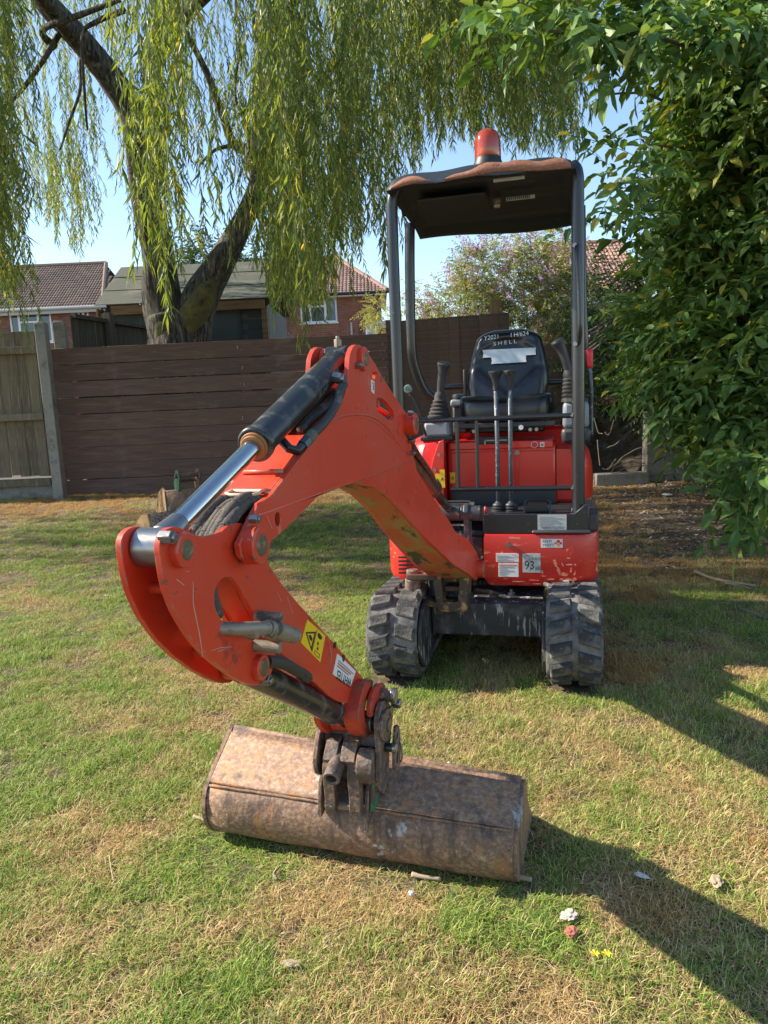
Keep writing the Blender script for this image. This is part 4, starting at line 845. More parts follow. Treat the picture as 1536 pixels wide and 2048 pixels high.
aplate('diamond_lug', chaikin([(1.404,.450),(1.355,.431),(1.350,.405),(1.40,.368),(1.440,.375),(1.455,.41),(1.445,.445)], 1), .0985, .108, M_rust, qc, bevel=.0014)
MB().cyl(A(1.40,.405,.104), A(1.40,.405,.114), .018, n=20).cyl(A(1.372,.432,.104), A(1.372,.432,.112), .013, n=20).build('pin_end', M_brass, qc, bevel=.002)
MB().cyl(A(1.405,.345,-.088), A(1.405,.345,.122), .0115, n=24).build('locking_bar', M_cyl, qc, bevel=.002)
MB().cyl(A(1.405,.345,.118), A(1.405,.345,.130), .013, n=20).build('bar_end', M_steel, qc, bevel=.002)
for o, w in ((-.056,.028),(.012,.030)):
    aplate('coupler_hook', chaikin([(1.39,.342),(1.43,.345),(1.465,.325),(1.475,.285),(1.465,.225),(1.47,.18),(1.45,.165),(1.435,.19),(1.435,.25),(1.425,.29),(1.40,.305),(1.375,.31)], 1), o, o+w, M_rust, qc, bevel=.0014)
MB().cyl(A(1.42,.335,-.016), A(1.512,.298,-.016), .020, r2=.0225, n=24, hole=.014).build('socket_tube', M_rust, qc, bevel=.002)
MB().cyl(A(1.42,.335,-.016), A(1.44,.327,-.016), .019).build('socket_core', M_ink, qc)
aplate('hinge_block', chaikin([(1.34,.34),(1.43,.32),(1.43,.26),(1.40,.20),(1.34,.20)], 1), .042, .082, M_rust, qc, bevel=.002)
MB().cyl(A(1.43,.30,-.095), A(1.43,.30,-.082), .016, n=6).build('bolt', M_rust, qc, bevel=.002)
aplate('coupler_back', [(1.30,.36),(1.32,.37),(1.36,.22),(1.34,.20)], -.069, .083, M_rust, qc)
for o0, o1 in ((-.052,-.016),(-.006,.034)):
    aplate('wedge_block', [(1.400,.372),(1.440,.366),(1.474,.330),(1.462,.312),(1.42,.335),(1.395,.350)], o0, o1, M_rust, qc, bevel=.0014)
aplate('coupler_body', chaikin([(1.345,.40),(1.40,.385),(1.42,.34),(1.41,.28),(1.36,.24),(1.325,.28),(1.32,.36)], 1), -.069, .083, M_rust, qc, bevel=.0018)
aplate('coupler_wing', chaikin([(1.43,.36),(1.475,.345),(1.485,.30),(1.45,.255),(1.41,.25),(1.40,.31)], 1), .040, .083, M_rust, qc, bevel=.002)
# bucket shell
BN = Vector((.9982,-.0602,-.018)).normalized(); BD = Vector((-.0602,-.9982,0)); BO = Vector((.222,-2.036,-.010))
def tzb(u, z, k): return z-.048*(1-k/.872)*max(0, (z-.155)/.107)
def Bk(u, z, k): return BO-BN*k+BD*u+Vector((0,0,z))
PR = [(-.165,.262),(-.150,.266),(0,.160)]; PR += [(.006-.0*i, .150-.012*i) for i in range(3)]
PR = [(-.165,.262),(-.08,.212),(-.002,.160),(.012,.130),(.018,.100),(.014,.070),(.002,.042),(-.022,.018),(-.060,.004),(-.12,.000),(-.22,-.002),(-.335,-.004)]
prs = chaikin(PR, 2, False)
WID = .872; n = len(prs); V = []; F = []
NK = 13
for j in range(NK):
    k = WID*j/(NK-1)
    V += [Bk(p[0], tzb(p[0], p[1], k)+.0025*math.sin(j*1.7+i*.5), k) for i, p in enumerate(prs)]
for j in range(NK-1):
    for i in range(n-1): F.append((j*n+i, j*n+i+1, (j+1)*n+i+1, (j+1)*n+i))
bk = mesh('ditching_bucket', V, F, M_bucket, EX, smooth='auto', angle=50)
so_ = bk.modifiers.new('thick', 'SOLIDIFY'); so_.thickness = .008; so_.offset = 1
# end plates
side = chaikin(PR, 1, False)+[(-.335,.02),(-.30,.045),(-.24,.10),(-.205,.17),(-.195,.25)]
for k0, k1 in ((-.010,.001),(WID-.001,WID+.010)):
    E_ = 1.03 if k0 < .1 else 1.07; cu0 = lambda u, z, K=k0: Bk((u+.15)*E_-.15, tzb(u, z, max(K,0))*E_-.004, K); cu1 = lambda u, z, K=k1: Bk((u+.15)*E_-.15, tzb(u, z, max(K,0))*E_-.004, K)
    MB().prism(side, cu0, cu1).build('end_plate', M_bucket, bk, bevel=.0025)
# top lip, wear plate seam, cutting edge
MB().tube([Bk(-.168,tzb(0,.266,k),k) for k in (0,.2,.4,.6,WID)], .010, 8).build('top_lip', M_bucket, bk, smooth=True)
V = []; F = []
up = chaikin([(-.150,.258),(-.08,.216),(-.010,.1725)], 1, False)
for j in range(2):
    k = .004+(WID-.008)*j; V += [Bk(p[0]+.006, tzb(0, p[1], k)+.007, k) for p in up]+[Bk(up[-1][0]+.004, up[-1][1]-.002, k)]
m_ = len(up)+1
for i in range(m_-1): F.append((i, i+1, m_+i+1, m_+i))
wp_ = mesh('upper_back_plate', V, F, M_bucket, bk, smooth='auto'); s2 = wp_.modifiers.new('t', 'SOLIDIFY'); s2.thickness = .006; s2.offset = -1
MB().tube([Bk(.0005, .168+.001*math.sin(i*2.3), .004+.864*i/30) for i in range(31)], .0042, 6).build('weld_seam', M_bucket, bk, smooth=True)
MB().add([Bk(-.33,-.012,0),Bk(-.40,-.010,0),Bk(-.40,-.012,WID),Bk(-.33,-.012,WID),Bk(-.33,.006,0),Bk(-.40,-.004,0),Bk(-.40,-.006,WID),Bk(-.33,.006,WID)], [(0,1,2,3),(4,5,6,7),(0,1,5,4),(1,2,6,5),(2,3,7,6),(3,0,4,7)]).build('cutting_edge', M_steel, bk)
# ears welded on the bucket
for o0, o1, m_, P in ((-.086,-.075,M_rust,[(1.34,.30),(1.405,.285),(1.435,.235),(1.445,.19),(1.452,.150),(1.430,.150),(1.37,.18),(1.31,.235)]),
                      (.045,.056,M_rust,[(1.34,.30),(1.395,.275),(1.432,.225),(1.450,.17),(1.460,.125),(1.435,.14),(1.37,.18),(1.31,.23)])):
    aplate('bucket_ear', P, o0, o1, m_, bk, bevel=.002)
aplate('green_ear', [(1.335,.325),(1.385,.330),(1.405,.285),(1.425,.235),(1.437,.175),(1.395,.175),(1.33,.22)], .0575, .069, M_green, bk, bevel=.002)
gp = aplate('bucket_hanger', chaikin([(1.375,.385),(1.355,.388),(1.338,.372),(1.335,.32),(1.345,.275),(1.37,.262),(1.40,.275),(1.39,.33)], 1), .112, .122, M_rust, bk, bevel=.003, holes=[[(1.362+.011*math.cos(a), .358+.012*math.sin(a)) for a in [2*math.pi*i/12 for i in range(12)]], [(1.372+.013*math.cos(a), .300+.018*math.sin(a)) for a in [2*math.pi*i/12 for i in range(12)]]])
MB().tube([A(1.345+.012*math.cos(a), .305+.03*math.sin(a), .118+.012*math.cos(a)) for a in [math.pi*i/8-1.5 for i in range(9)]], .0022, 6).build('wire_clip', M_rust, bk, smooth=True)
MB().box(-.05,.05,-.03,.03,-.01,.01, Matrix.Translation(A(1.40,.172,-.03))).build('mud_lump', mat('dried mud', (.32,.25,.18), .95, bump=.8), bk, bevel=.008, seg=3)

# long scratches and chips on the dipper cheek and boom, thin and proud of the paint
M_scrt = mat('scratch bare metal', (.42,.30,.22), .7)
def scratch(P, o, w=.0012, par=None):
    n_ = len(P); poly = [(p[0]+w*(.4+.6*math.sin(math.pi*i/(n_-1))), p[1]) for i, p in enumerate(P)]+[(p[0]-w*.3, p[1]+w*.3) for p in P[::-1]]
    MB().prism(poly, lambda s, z: A(s,z,o), lambda s, z: A(s,z,o+.0004)).build('scratch', M_scrt, par)
for P in ([(2.155,.985),(2.160,.95),(2.150,.90),(2.146,.86)], [(2.12,.86),(2.09,.855),(2.05,.842)], [(2.10,.852),(2.07,.846)], [(2.06,.81),(2.03,.83)], [(2.20,1.00),(2.18,.985)]): scratch(P, .0375, .0018, dp)
for P in ([(1.80,.86),(1.78,.82)], [(1.59,.70),(1.575,.66),(1.585,.63)], [(1.64,.74),(1.60,.71)], [(1.52,.60),(1.50,.585)], [(1.845,.885),(1.83,.86)]): scratch(P, .0300, .0014, dp)
for P in ([(1.75,1.10),(1.70,1.11)], [(1.30,1.12),(1.24,1.13),(1.20,1.125)], [(1.10,1.02),(1.13,1.06)], [(1.92,1.05),(1.90,1.02)]): scratch(P, .0550, .0013, boom)
# ================================================================ GROUND
M_ground = mat('soil and dry thatch', (.085, .058, .034), .95, bump=.5, bscale=30, layers=[((.15,.105,.06), 5, .5, .15, None, None), ((.06,.065,.022), 3.2, .55, .1, None, None), ((.26,.20,.13), 40, .60, .06, None, None), ((.035,.025,.016), 25, .62, .05, None, None)])
ts = np.concatenate([np.linspace(-60,-8,14,endpoint=False), np.linspace(-8,8,81), np.linspace(8.8,60,14)])
ds = np.concatenate([np.linspace(-6,0,8,endpoint=False), np.linspace(0,11,111), np.linspace(11.8,90,24)])
TT, DD = np.meshgrid(ts, ds)
k = np.clip((DD-4.4)/3.8, 0, 1); ZZ = .24*k*k*(3-2*k)
bump = (noise2(TT*1.3+40, DD*1.3+7, 3, 3)-.5)*.05*np.clip((DD-3.9)/2, .12, 1)
ZZ = ZZ+bump-.006
def gzn(t, D):
    k = np.clip((D-4.4)/3.8, 0, 1); return .24*k*k*(3-2*k)+(noise2(t*1.3+40, D*1.3+7, 3, 3)-.5)*.05*np.clip((D-3.9)/2, .12, 1)-.006
cy, sy = math.cos(YAW), math.sin(YAW)
V = np.stack([CAM.x+cy*TT-sy*DD, CAM.y+sy*TT+cy*DD, ZZ], -1).reshape(-1, 3)
nr, nc = TT.shape; idx = np.arange(nr*nc).reshape(nr, nc)
F = np.stack([idx[:-1,:-1], idx[:-1,1:], idx[1:,1:], idx[1:,:-1]], -1).reshape(-1, 4)
tag(fastmesh('ground', V, F, M_ground, smooth=True), kind='structure')
def G(t, D): return bg(t, D, float(gzn(np.float64(t), np.float64(D))))
# ================================================================ FENCES
M_brown = mat('dark brown fence stain', (.105, .060, .044), .75, vary=.12, stretch=(.3,1,4), obj_rand=.18, bump=.15, bscale=60,
              layers=[((.15,.095,.068), 5, .50, .2, (.35,1,8), None), ((.055,.037,.03), 9, .55, .12, (.3,1,7), None), ((.21,.145,.10), 26, .64, .05, (.3,1,5), None), ((.14,.10,.075), 2, .58, .10, (1,1,2), None)])
M_weath = mat('weathered fence boards', (.14, .115, .072), .9, obj_rand=.22, bump=.25, bscale=60, stretch=(6,1,.4),
              layers=[((.23,.20,.14), 8, .5, .15, (7,1,.5), None), ((.085,.075,.05), 6, .56, .1, (6,1,.4), None), ((.09,.10,.045), 3, .6, .12, None, None)])
M_conc = mat('fence post concrete', (.24, .235, .205), .9, bump=.5, bscale=90, layers=[((.15,.15,.12), 8, .5, .15, None, None), ((.07,.07,.06), 50, .64, .03, (1,1,.5), None), ((.30,.29,.25), 30, .58, .08, None, None)])
M_nail = mat('nail head', (.30,.28,.25), .5)
def bgobj(name, label, cat, t, D, group=None):
    p = bg(t, D, float(gzn(np.float64(t), np.float64(D)))); return empty(name, label, cat, p, YAW, group)
FD = 8.7
# brown horizontal boarded fence
tL, _ = tz(120, 1000, FD); tR, zt_ = tz(775, 672, FD)
_, ztL = tz(120, 690, FD)
fb = bgobj('board_fence', 'dark brown fence of wide horizontal boards behind the arm of the excavator', 'fence', tL, FD)
g0 = gz(0, FD); zb = .235-.0; nrow = 9; W_ = tR-tL; hz = (1.965-.235)/nrow
for r in range(nrow):
    cut = (.56, .62, .60, .35, .58, .40, .57, .60, .45)[r]*W_+.05
    for a, b in ((0, W_),):
        z0 = r*hz; gap = .004+(.008 if r in (5, 6, 7) and b == W_ else 0)
        box_o('board', (b-a, .022, hz-gap), M_brown, fb, ((a+b)/2, random.uniform(-.004,.004), z0+hz/2), (0, random.uniform(-.0015,.0015), 0), bevel=.003, warp=.0015)
for r in range(nrow):
    for x in (.05, .09, .56*W_+.02, .56*W_+.06, W_-.06):
        if random.random() < .75: MB().cyl((x+random.uniform(-.01,.01), -.0125, r*hz+random.uniform(.04,.15)), (x, -.0150, r*hz+.09), .005, n=6).build('nail', M_nail, fb)
for x in (.0, .56*W_+.05, W_-.02): box_o('fence_post', (.09, .075, 1.72), M_brown, fb, (x+.03, .055, .86), bevel=.006)
# left panel fence: concrete posts, gravel board, three rails, vertical boards seen from behind
tP, _ = tz(118, 1000, 8.55)
fl_ = bgobj('panel_fence', 'weathered panel fence with vertical boards and three rails beside the concrete post', 'fence', tP-1.2, 8.6)
ztop = tz(60, 655, 8.6)[1]-gz(0, 8.6)
xs = -3.4
bi = 0
while xs < 1.12:
    w = random.uniform(.108, .122)
    box_o('board', (w, .014, ztop-.30), M_weath, fl_, (xs+w/2, .04+.007*(bi % 2), .28+(ztop-.30)/2+random.uniform(-.012,.012)), (0, random.uniform(-.006,.006), 0), bevel=.002, warp=.0015); xs += w-.004; bi += 1
for py in (697, 832, 965):
    z = tz(60, py, 8.5)[1]-gz(0, 8.6); box_o('rail', (4.54, .075, .085), M_weath, fl_, (-1.14, -.018, z), (0, 0, 0), bevel=.005, warp=.002)
box_o('gravel_board', (4.54, .05, .30), M_conc, fl_, (-1.14, .045, .10), bevel=.004)
def cpost(t, D, zt, w, label, rz=0):
    p = bgobj('concrete_post', label, 'fence post', t, D); p.rotation_euler.z = YAW+rz
    MB().box(-w/2, w/2, -w/2, w/2, -.15, zt-.012).box(-w/2+.012, w/2-.012, -w/2+.012, w/2-.012, zt-.012, zt).build('post_shaft', M_conc, p, bevel=.008)
    return p
zt1 = tz(100, 645, 8.45)[1]-gz(0,8.45)
cpost(tz(122, 1000, 8.45)[0]+.0, 8.45, zt1, .115, 'tall grey concrete fence post at the left end of the brown boards')
t2 = tz(122, 700, 8.75)[0]
cpost(t2, 8.78, tz(125, 642, 8.78)[1]-gz(0,8.78), .13, 'short looking concrete post just behind the tall concrete post', .2)
# boarded side fence running away behind
sf = bgobj('side_fence', 'grey board fence with capping rail running back from the concrete posts to the shed', 'fence', tz(140,640,9.0)[0], 9.0)
M_greyb = mat('grey weathered boards', (.075,.070,.055), .9, obj_rand=.25, bump=.2, layers=[((.13,.12,.09), 7, .5, .15, (5,5,.4), None)])
Ls = 3.2; dirx, diry = .22, 1.0; nl = math.hypot(dirx, diry); ang = math.atan2(diry, dirx)
hs = tz(150, 632, 9.2)[1]-.24
for i in range(26):
    q = .06+i*Ls/26; box_o('board', (Ls/26-.006, .016, hs), M_greyb, sf, (q*dirx/nl, q*diry/nl, hs/2), (0, 0, ang), bevel=.002, warp=.002)
box_o('rail', (Ls, .07, .05), M_greyb, sf, (Ls/2*dirx/nl+.04, Ls/2*diry/nl, hs-.02), (0,0,ang)); box_o('rail', (Ls, .07, .06), M_greyb, sf, (Ls/2*dirx/nl+.05, Ls/2*diry/nl, hs-.5), (0,0,ang))
for q in (.7, 1.9, 3.1): box_o('fence_post', (.09,.09,hs+.08), M_greyb, sf, (q*dirx/nl+.07, q*diry/nl, (hs+.08)/2), (0,0,ang))
# vertical dark board fence behind the machine
tv0 = tz(776, 640, 8.6)[0]; tv1 = tz(1000, 630, 8.6)[0]
vf = bgobj('close_board_fence', 'taller dark brown fence of vertical boards behind the excavator seat', 'fence', tv0, 8.9)
x = 0.0; zv = tz(800, 642, 8.9)[1]-gz(0,8.9)
while x < tv1-tv0+.9:
    w = random.uniform(.112, .128)
    hh = zv+.045*x/1.4
    if x > 1.32: hh = zv-.35
    box_o('board', (w+.003, .018, hh), M_brown, vf, (x+w/2, .010*(int(x*50) % 2), hh/2), (0, random.uniform(-.004,.004), 0), bevel=.002, warp=.0015); x += w
box_o('end_post', (.07, .08, zv+.02), M_brown, vf, (.01, -.04, zv/2), bevel=.004)
M_tan = mat('raw tan timber', (.27,.165,.065), .8, bump=.15, stretch=(8,8,.6), layers=[((.17,.10,.045), 6, .5, .12, (8,8,.7), None)])
tp = tz(990, 620, 9.1)[0]
pp = bgobj('timber_post', 'square tan timber post rising above the dark fence behind the seat', 'post', tp, 9.1)
hp_ = tz(990, 600, 9.1)[1]-gz(0,9.1)
MB().box(-.052,.052,-.05,.05,-.1,hp_-.02).box(-.045,.045,-.043,.043,hp_-.02,hp_).build('post_shaft', M_tan, pp, bevel=.005)
# ================================================================ SHED
M_felt = mat('green roofing felt', (.085,.088,.062), .85, bump=.35, bscale=220, layers=[((.13,.13,.09), 3, .52, .15, None, None), ((.05,.053,.042), 6, .6, .1, (1,3,1), None)])
M_shed = mat('dark green grey shed cladding', (.030,.042,.040), .65, obj_rand=.12, bump=.1, stretch=(.4,1,5), layers=[((.045,.058,.055), 5, .5, .2, (.4,1,6), None)])
M_shp = mat('grey green shed door', (.055,.068,.068), .6, layers=[((.045,.055,.056), 3, .5, .2, None, None)])
M_fascia = mat('tan fascia board', (.20,.115,.045), .75, bump=.1, layers=[((.13,.075,.03), 6, .5, .1, (.4,1,6), None)])
SD = 11.2; ta = tz(202, 610, SD)[0]; tb = tz(532, 600, SD)[0]; ze = tz(202, 612, SD)[1]; zr = ze+.62
sh = bgobj('garden_shed', 'dark green garden shed with felt roof and tan corner posts behind the willow trunk', 'shed', (ta+tb)/2, SD)
sz0 = gz(0, SD); hw = (tb-ta)/2; he = ze-sz0; hr = tz(202, 540, SD+1.2)[1]-sz0
q = Matrix.Identity(4)
# roof: front slope of three felt strips, back slope
def slab(name, m, pts, th, par, bev=.004):
    V = [Vector(p) for p in pts]; nn = (V[1]-V[0]).cross(V[3]-V[0]).normalized()*th
    return mesh(name, V+[v+nn for v in V], [(0,3,2,1),(4,5,6,7),(0,1,5,4),(1,2,6,5),(2,3,7,6),(3,0,4,7)], m, par, bevel=bev)
for i in range(3):
    a, b = i/3*1.05, (i+1)/3*1.05+.03; f = lambda k: (-.12+1.32*k, he+(hr-he)*k)
    ya, za = f(a if i else 0); yb, zb_ = f(min(b, 1.0)); o = .012*i
    slab('felt_strip', M_felt, [(-hw-.05,ya,za+o),(hw+.05,ya,za+o),(hw+.05,yb,zb_+o),(-hw-.05,yb,zb_+o)], .014, sh)
slab('back_slope', M_felt, [(-hw-.05,1.2,hr+.03),(hw+.05,1.2,hr+.03),(hw+.05,2.5,he),(-hw-.05,2.5,he)], .014, sh)
box_o('fascia', (2*hw-.18, .025, .13), M_fascia, sh, (.08, -.09, he-.075), bevel=.003)
box_o('fascia', (.028, .6, .12), M_fascia, sh, (-hw-.03, .2, he-.10), bevel=.003)
for x in (-hw+.03, hw-.03): box_o('corner_post', (.085, .085, he-.1), M_fascia, sh, (x, -.02, (he-.1)/2), bevel=.004)
nb = 16; bh = (he-.12)/nb
for i in range(nb):
    box_o('cladding_board', (.50, .02, bh-.006), M_shed, sh, (-hw+.33, .03, (i+.5)*bh), (rad(3),0,0), bevel=.002)
    box_o('cladding_board', (.36, .02, bh-.006), M_shed, sh, (hw-.26, .03, (i+.5)*bh), (rad(3),0,0), bevel=.002)
box_o('door', (1.6, .03, he-.14), M_shp, sh, (.12, .035, (he-.14)/2), bevel=.004)
for x in (-hw+.60, .80): box_o('door_frame', (.05, .04, he-.14), M_shed, sh, (x, .02, (he-.14)/2), bevel=.003)
box_o('back_wall', (2*hw-.1, .05, he-.1), M_shed, sh, (0, 2.3, he/2)); box_o('side_wall', (.05, 2.2, he-.1), M_shed, sh, (-hw+.02, 1.2, he/2)); box_o('side_wall', (.05, 2.2, he-.1), M_shed, sh, (hw-.02, 1.2, he/2))
# ================================================================ HOUSES
def brickmat(nm, c1, c2): return mat(nm, c1, .85, island=.25, bump=.15, layers=[(c2, 2.2, .48, .12, None, None), ((c1[0]*.5,c1[1]*.5,c1[2]*.55), 5, .62, .06, None, None)])
M_brickR = brickmat('red brown brick', (.24,.085,.055), (.30,.12,.075)); M_brickL = brickmat('dark red brick', (.20,.075,.050), (.25,.10,.07))
M_mort = mat('mortar', (.32,.28,.24), .95); M_tileR = mat('terracotta roof tile', (.215,.125,.10), .8, island=.2, layers=[((.19,.105,.08), .8, .5, .2, None, None)])
M_tileL = mat('brown concrete roof tile', (.155,.105,.080), .85, island=.2, layers=[((.11,.085,.07), .8, .5, .2, None, None)])
M_pvc = mat('white window frame', (.78,.80,.80), .35); M_gut = mat('dark gutter', (.03,.03,.032), .4); M_gutw = mat('pale gutter', (.45,.44,.42), .5)
M_glass = mat('window glass', (.05,.065,.075), .06, spec=.9); M_curt = mat('pale curtain', (.50,.50,.46), .9)
def bricks(name, par, x0, x1, z0, z1, y, m, openings=()):
    V = []; F = []; bw, bh_ = .225, .075; r = 0; z = z0
    while z < z1-.01:
        x = x0-(bw/2 if r % 2 else 0)
        while x < x1-.01:
            a, b = max(x, x0)+.005, min(x+bw, x1)-.005
            segs = [(a, b)]
            for ox0, ox1, oz0, oz1 in openings:
                if z+bh_ > oz0+.02 and z < oz1-.02:
                    ns_ = []
                    for s0, s1 in segs:
                        if s1 <= ox0 or s0 >= ox1: ns_.append((s0, s1))
                        else:
                            if s0 < ox0: ns_.append((s0, ox0))
                            if s1 > ox1: ns_.append((ox1, s1))
                    segs = ns_
            for s0, s1 in segs:
                if s1-s0 < .02: continue
                d = y-.006-random.random()*.004; zz0, zz1 = z+.005, min(z+bh_, z1)-.005; n = len(V)
                V += [(s0,d,zz0),(s1,d,zz0),(s1,d,zz1),(s0,d,zz1),(s0,y+.02,zz0),(s1,y+.02,zz0),(s1,y+.02,zz1),(s0,y+.02,zz1)]
                F += [(n,n+1,n+2,n+3),(n+3,n+2,n+6,n+7),(n,n+4,n+5,n+1),(n,n+3,n+7,n+4),(n+1,n+5,n+6,n+2)]
            x += bw
        z += bh_; r += 1
    o = fastmesh(name, V, F, m, par); o['kind'] = 'stuff'; return o
def tiles(name, par, quad, nx, nz, m, clip=None, w=.30):
    """quad: bottom-left, bottom-right, top-left corner of the slope; each tile a humped pan"""
    BL, BR, TL = map(Vector, quad); ex = (BR-BL); ez = (TL-BL); nn = ex.cross(ez).normalized(); V = []; F = []
    prof = [(0,.0),(.12,.020),(.28,.030),(.44,.018),(.52,.0),(.64,.020),(.78,.030),(.92,.018),(1.0,.0)]
    for j in range(nz):
        for i in range(nx):
            u = (i+.5)/nx; v = (j+.5)/nz
            if clip and not clip(u, v): continue
            n = len(V); jt = random.uniform(-.004,.004)
            for vv, lift in ((j/nz-.012, .030+jt), ((j+1)/nz+.01, .004)):
                for a, h in prof: V.append(BL+ex*((i+a*.985)/nx)+ez*vv+nn*(lift+h))
            for a, h in prof: V.append(BL+ex*((i+a*.985)/nx)+ez*(j/nz-.012)+nn*(0))
            k = len(prof)
            for q_ in range(k-1): F.append((n+q_, n+q_+1, n+k+q_+1, n+k+q_)); F.append((n+2*k+q_, n+2*k+q_+1, n+q_+1, n+q_))
    o = fastmesh(name, [tuple(v) for v in V], F, m, par, smooth=False); o['kind'] = 'stuff'; return o
def window(par, x0, x1, z0, z1, y, panes, fan=()):
    w = MB(); t = .07
    w.box(x0,x1,y-.03,y+.04,z0,z0+t).box(x0,x1,y-.03,y+.04,z1-t,z1).box(x0,x0+t,y-.028,y+.04,z0+t,z1-t).box(x1-t,x1,y-.028,y+.04,z0+t,z1-t).box(x0-.04,x1+.04,y-.08,y+.02,z0-.05,z0-.001)
    fr = w.build('window', M_pvc, par, bevel=.008)
    xs_ = [x0+t]+[x0+(x1-x0)*p for p in panes]+[x1-t]
    for p in panes: MB().box(x0+(x1-x0)*p-.045, x0+(x1-x0)*p+.045, y-.026, y+.04, z0+t, z1-t).build('mullion', M_pvc, fr, bevel=.006)
    for i in fan: MB().box(xs_[i], xs_[i+1], y-.024, y+.04, z1-.38, z1-.31).build('transom', M_pvc, fr, bevel=.005)
    for i in range(len(xs_)-1):
        MB().box(xs_[i], xs_[i+1], y+.012, y+.02, z0+t, z1-t).build('pane', M_glass, fr)
        if random.random() < .5: MB().box(xs_[i]+.02, xs_[i]+.30, y+.07, y+.09, z0+t, z1-t).build('curtain', M_curt, fr)
    return fr
# left house
HD = 30.0
hl = empty('brick_house', 'brick house with brown tiled roof beyond the fence at the far left', 'house', bg(tz(100,600,HD)[0], HD, .2), YAW)
X0 = tz(60,600,HD)[0]; cxx = tz(100,600,HD)[0]
def hx(px): return tz(px, 600, HD)[0]-cxx
def hzz(px, py): return tz(px, py, HD)[1]-.2
xl, xr = hx(-140), hx(205); ze_ = hzz(100, 619); zr_ = tz(100, 533, HD+2.9)[1]-.2
wz1, wz0 = ze_-.10, ze_-1.25
ops = [(hx(14), hx(98), wz0, wz1), (hx(152), hx(174), wz0, wz1), (hx(-90), hx(-40), wz0, wz1)]
bricks('brickwork', hl, xl, xr, 2.6, ze_-.05, 0, M_brickL, ops)
MB().box(xl, xr, .0, 5.6, 0, 2.6).build('lower_wall', M_brickL, hl)
wb_ = MB()
edges = sorted(ops); x = xl
for o in edges: wb_.box(x, o[0], .004, .2, 2.6, ze_-.05); wb_.box(o[0], o[1], .004, .2, 2.6, o[2]); x = o[1]
wb_.box(x, xr, .004, .2, 2.6, ze_-.05); wb_.build('mortar_wall', M_mort, hl)
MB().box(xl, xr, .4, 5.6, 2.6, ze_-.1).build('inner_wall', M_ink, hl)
for i, o in enumerate(ops): window(hl, o[0], o[1], o[2], o[3], .04, ((.22,.68),(.5,),(.5,))[i], ((1,),(),())[i])
tiles('roof_tiles', hl, [(xl-.3,-.35,ze_),(hx(205)+.1,-.35,ze_),(xl-.3,2.9,zr_)], 32, 18, M_tileL, lambda u, v: u < 1.0-.115*max(0,(v-.42)/.58)-.0)
slab('roof_slope', M_tileL, [(xl-.3,-.35,ze_-.05),(hx(205)+.1,-.35,ze_-.05),(hx(168),2.9,zr_-.05),(xl-.3,2.9,zr_-.05)], .04, hl)
slab('back_slope', M_tileL, [(xl-.3,2.9,zr_-.05),(hx(168),2.9,zr_-.05),(xr+.2,6,ze_),(xl-.3,6,ze_)], .04, hl)
MB().tube([(xl-.3,2.9,zr_+.03),(hx(168),2.9,zr_+.03)], .10, 8).tube([(hx(168),2.9,zr_+.03),(hx(205)+.1,-.35,ze_+.04)], .09, 8).build('ridge_tiles', M_tileL, hl, smooth='auto')
MB().tube([(xl-.3,-.40,ze_-.02),(xr+.25,-.40,ze_-.02)], .065, 8).box(xl,xr,-.33,-.28,ze_-.20,ze_-.04).build('gutter', M_gutw, hl, smooth='auto')
# right house
HD2 = 30.0; hr_ = empty('brick_house', 'brick house with orange red hipped tile roof behind the shed and willow', 'house', bg(tz(650,600,HD2)[0], HD2, .2), YAW)
cxx = tz(650,600,HD2)[0]
xl, xr = hx(470), hx(762); ze_ = hzz(650, 590); zr_ = tz(650, 517, HD2+3.3)[1]-.2
wz1, wz0 = ze_-.08, ze_-1.06
ops = [(hx(525), hx(563), wz0, wz1), (hx(599), hx(673), wz0, wz1)]
bricks('brickwork', hr_, xl, xr, 2.2, ze_-.04, 0, M_brickR, ops)
MB().box(xl, xr, .0, 6, 0, 2.2).build('lower_wall', M_brickR, hr_)
wb_ = MB(); x = xl
for o in sorted(ops): wb_.box(x, o[0], .004, .2, 2.2, ze_-.05); wb_.box(o[0], o[1], .004, .2, 2.2, o[2]); x = o[1]
wb_.box(x, xr, .004, .2, 2.2, ze_-.05); wb_.box(xr-.2, xr-.004, .2, 6, 2.2, ze_-.05); wb_.build('mortar_wall', M_mort, hr_)
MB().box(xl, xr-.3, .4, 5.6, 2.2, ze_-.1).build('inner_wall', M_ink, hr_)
window(hr_, *ops[0], .04, (.48,)); window(hr_, *ops[1], .04, (.27,.68), (1,))
rx = hx(668)
tiles('roof_tiles', hr_, [(xl-.3,-.35,ze_),(xr+.25,-.35,ze_),(xl-.3,3.3,zr_)], 22, 18, M_tileR, lambda u, v: (xl-.3)+u*(xr+.55-xl) < (xr+.25)+(rx-xr-.25)*v+.05)
slab('roof_slope', M_tileR, [(xl-.3,-.35,ze_-.05),(xr+.25,-.35,ze_-.05),(rx,3.3,zr_-.05),(xl-.3,3.3,zr_-.05)], .04, hr_)
mesh('hip_slope', [(xr+.25,-.35,ze_-.03),(xr+.25,6.8,ze_-.03),(rx,3.3,zr_-.03)], [(0,1,2)], M_tileR, hr_)
MB().tube([(xl-.3,3.3,zr_+.03),(rx,3.3,zr_+.03)], .10, 8).tube([(rx,3.3,zr_+.03),(xr+.25,-.35,ze_+.05)], .09, 8).build('ridge_tiles', M_tileR, hr_, smooth='auto')
MB().tube([(xl-.3,-.42,ze_-.03),(xr+.32,-.42,ze_-.03)], .06, 8).build('gutter', M_gut, hr_, smooth='auto')
MB().box(xl,xr+.2,-.36,-.02,ze_-.13,ze_-.08).build('soffit', M_pvc, hr_)
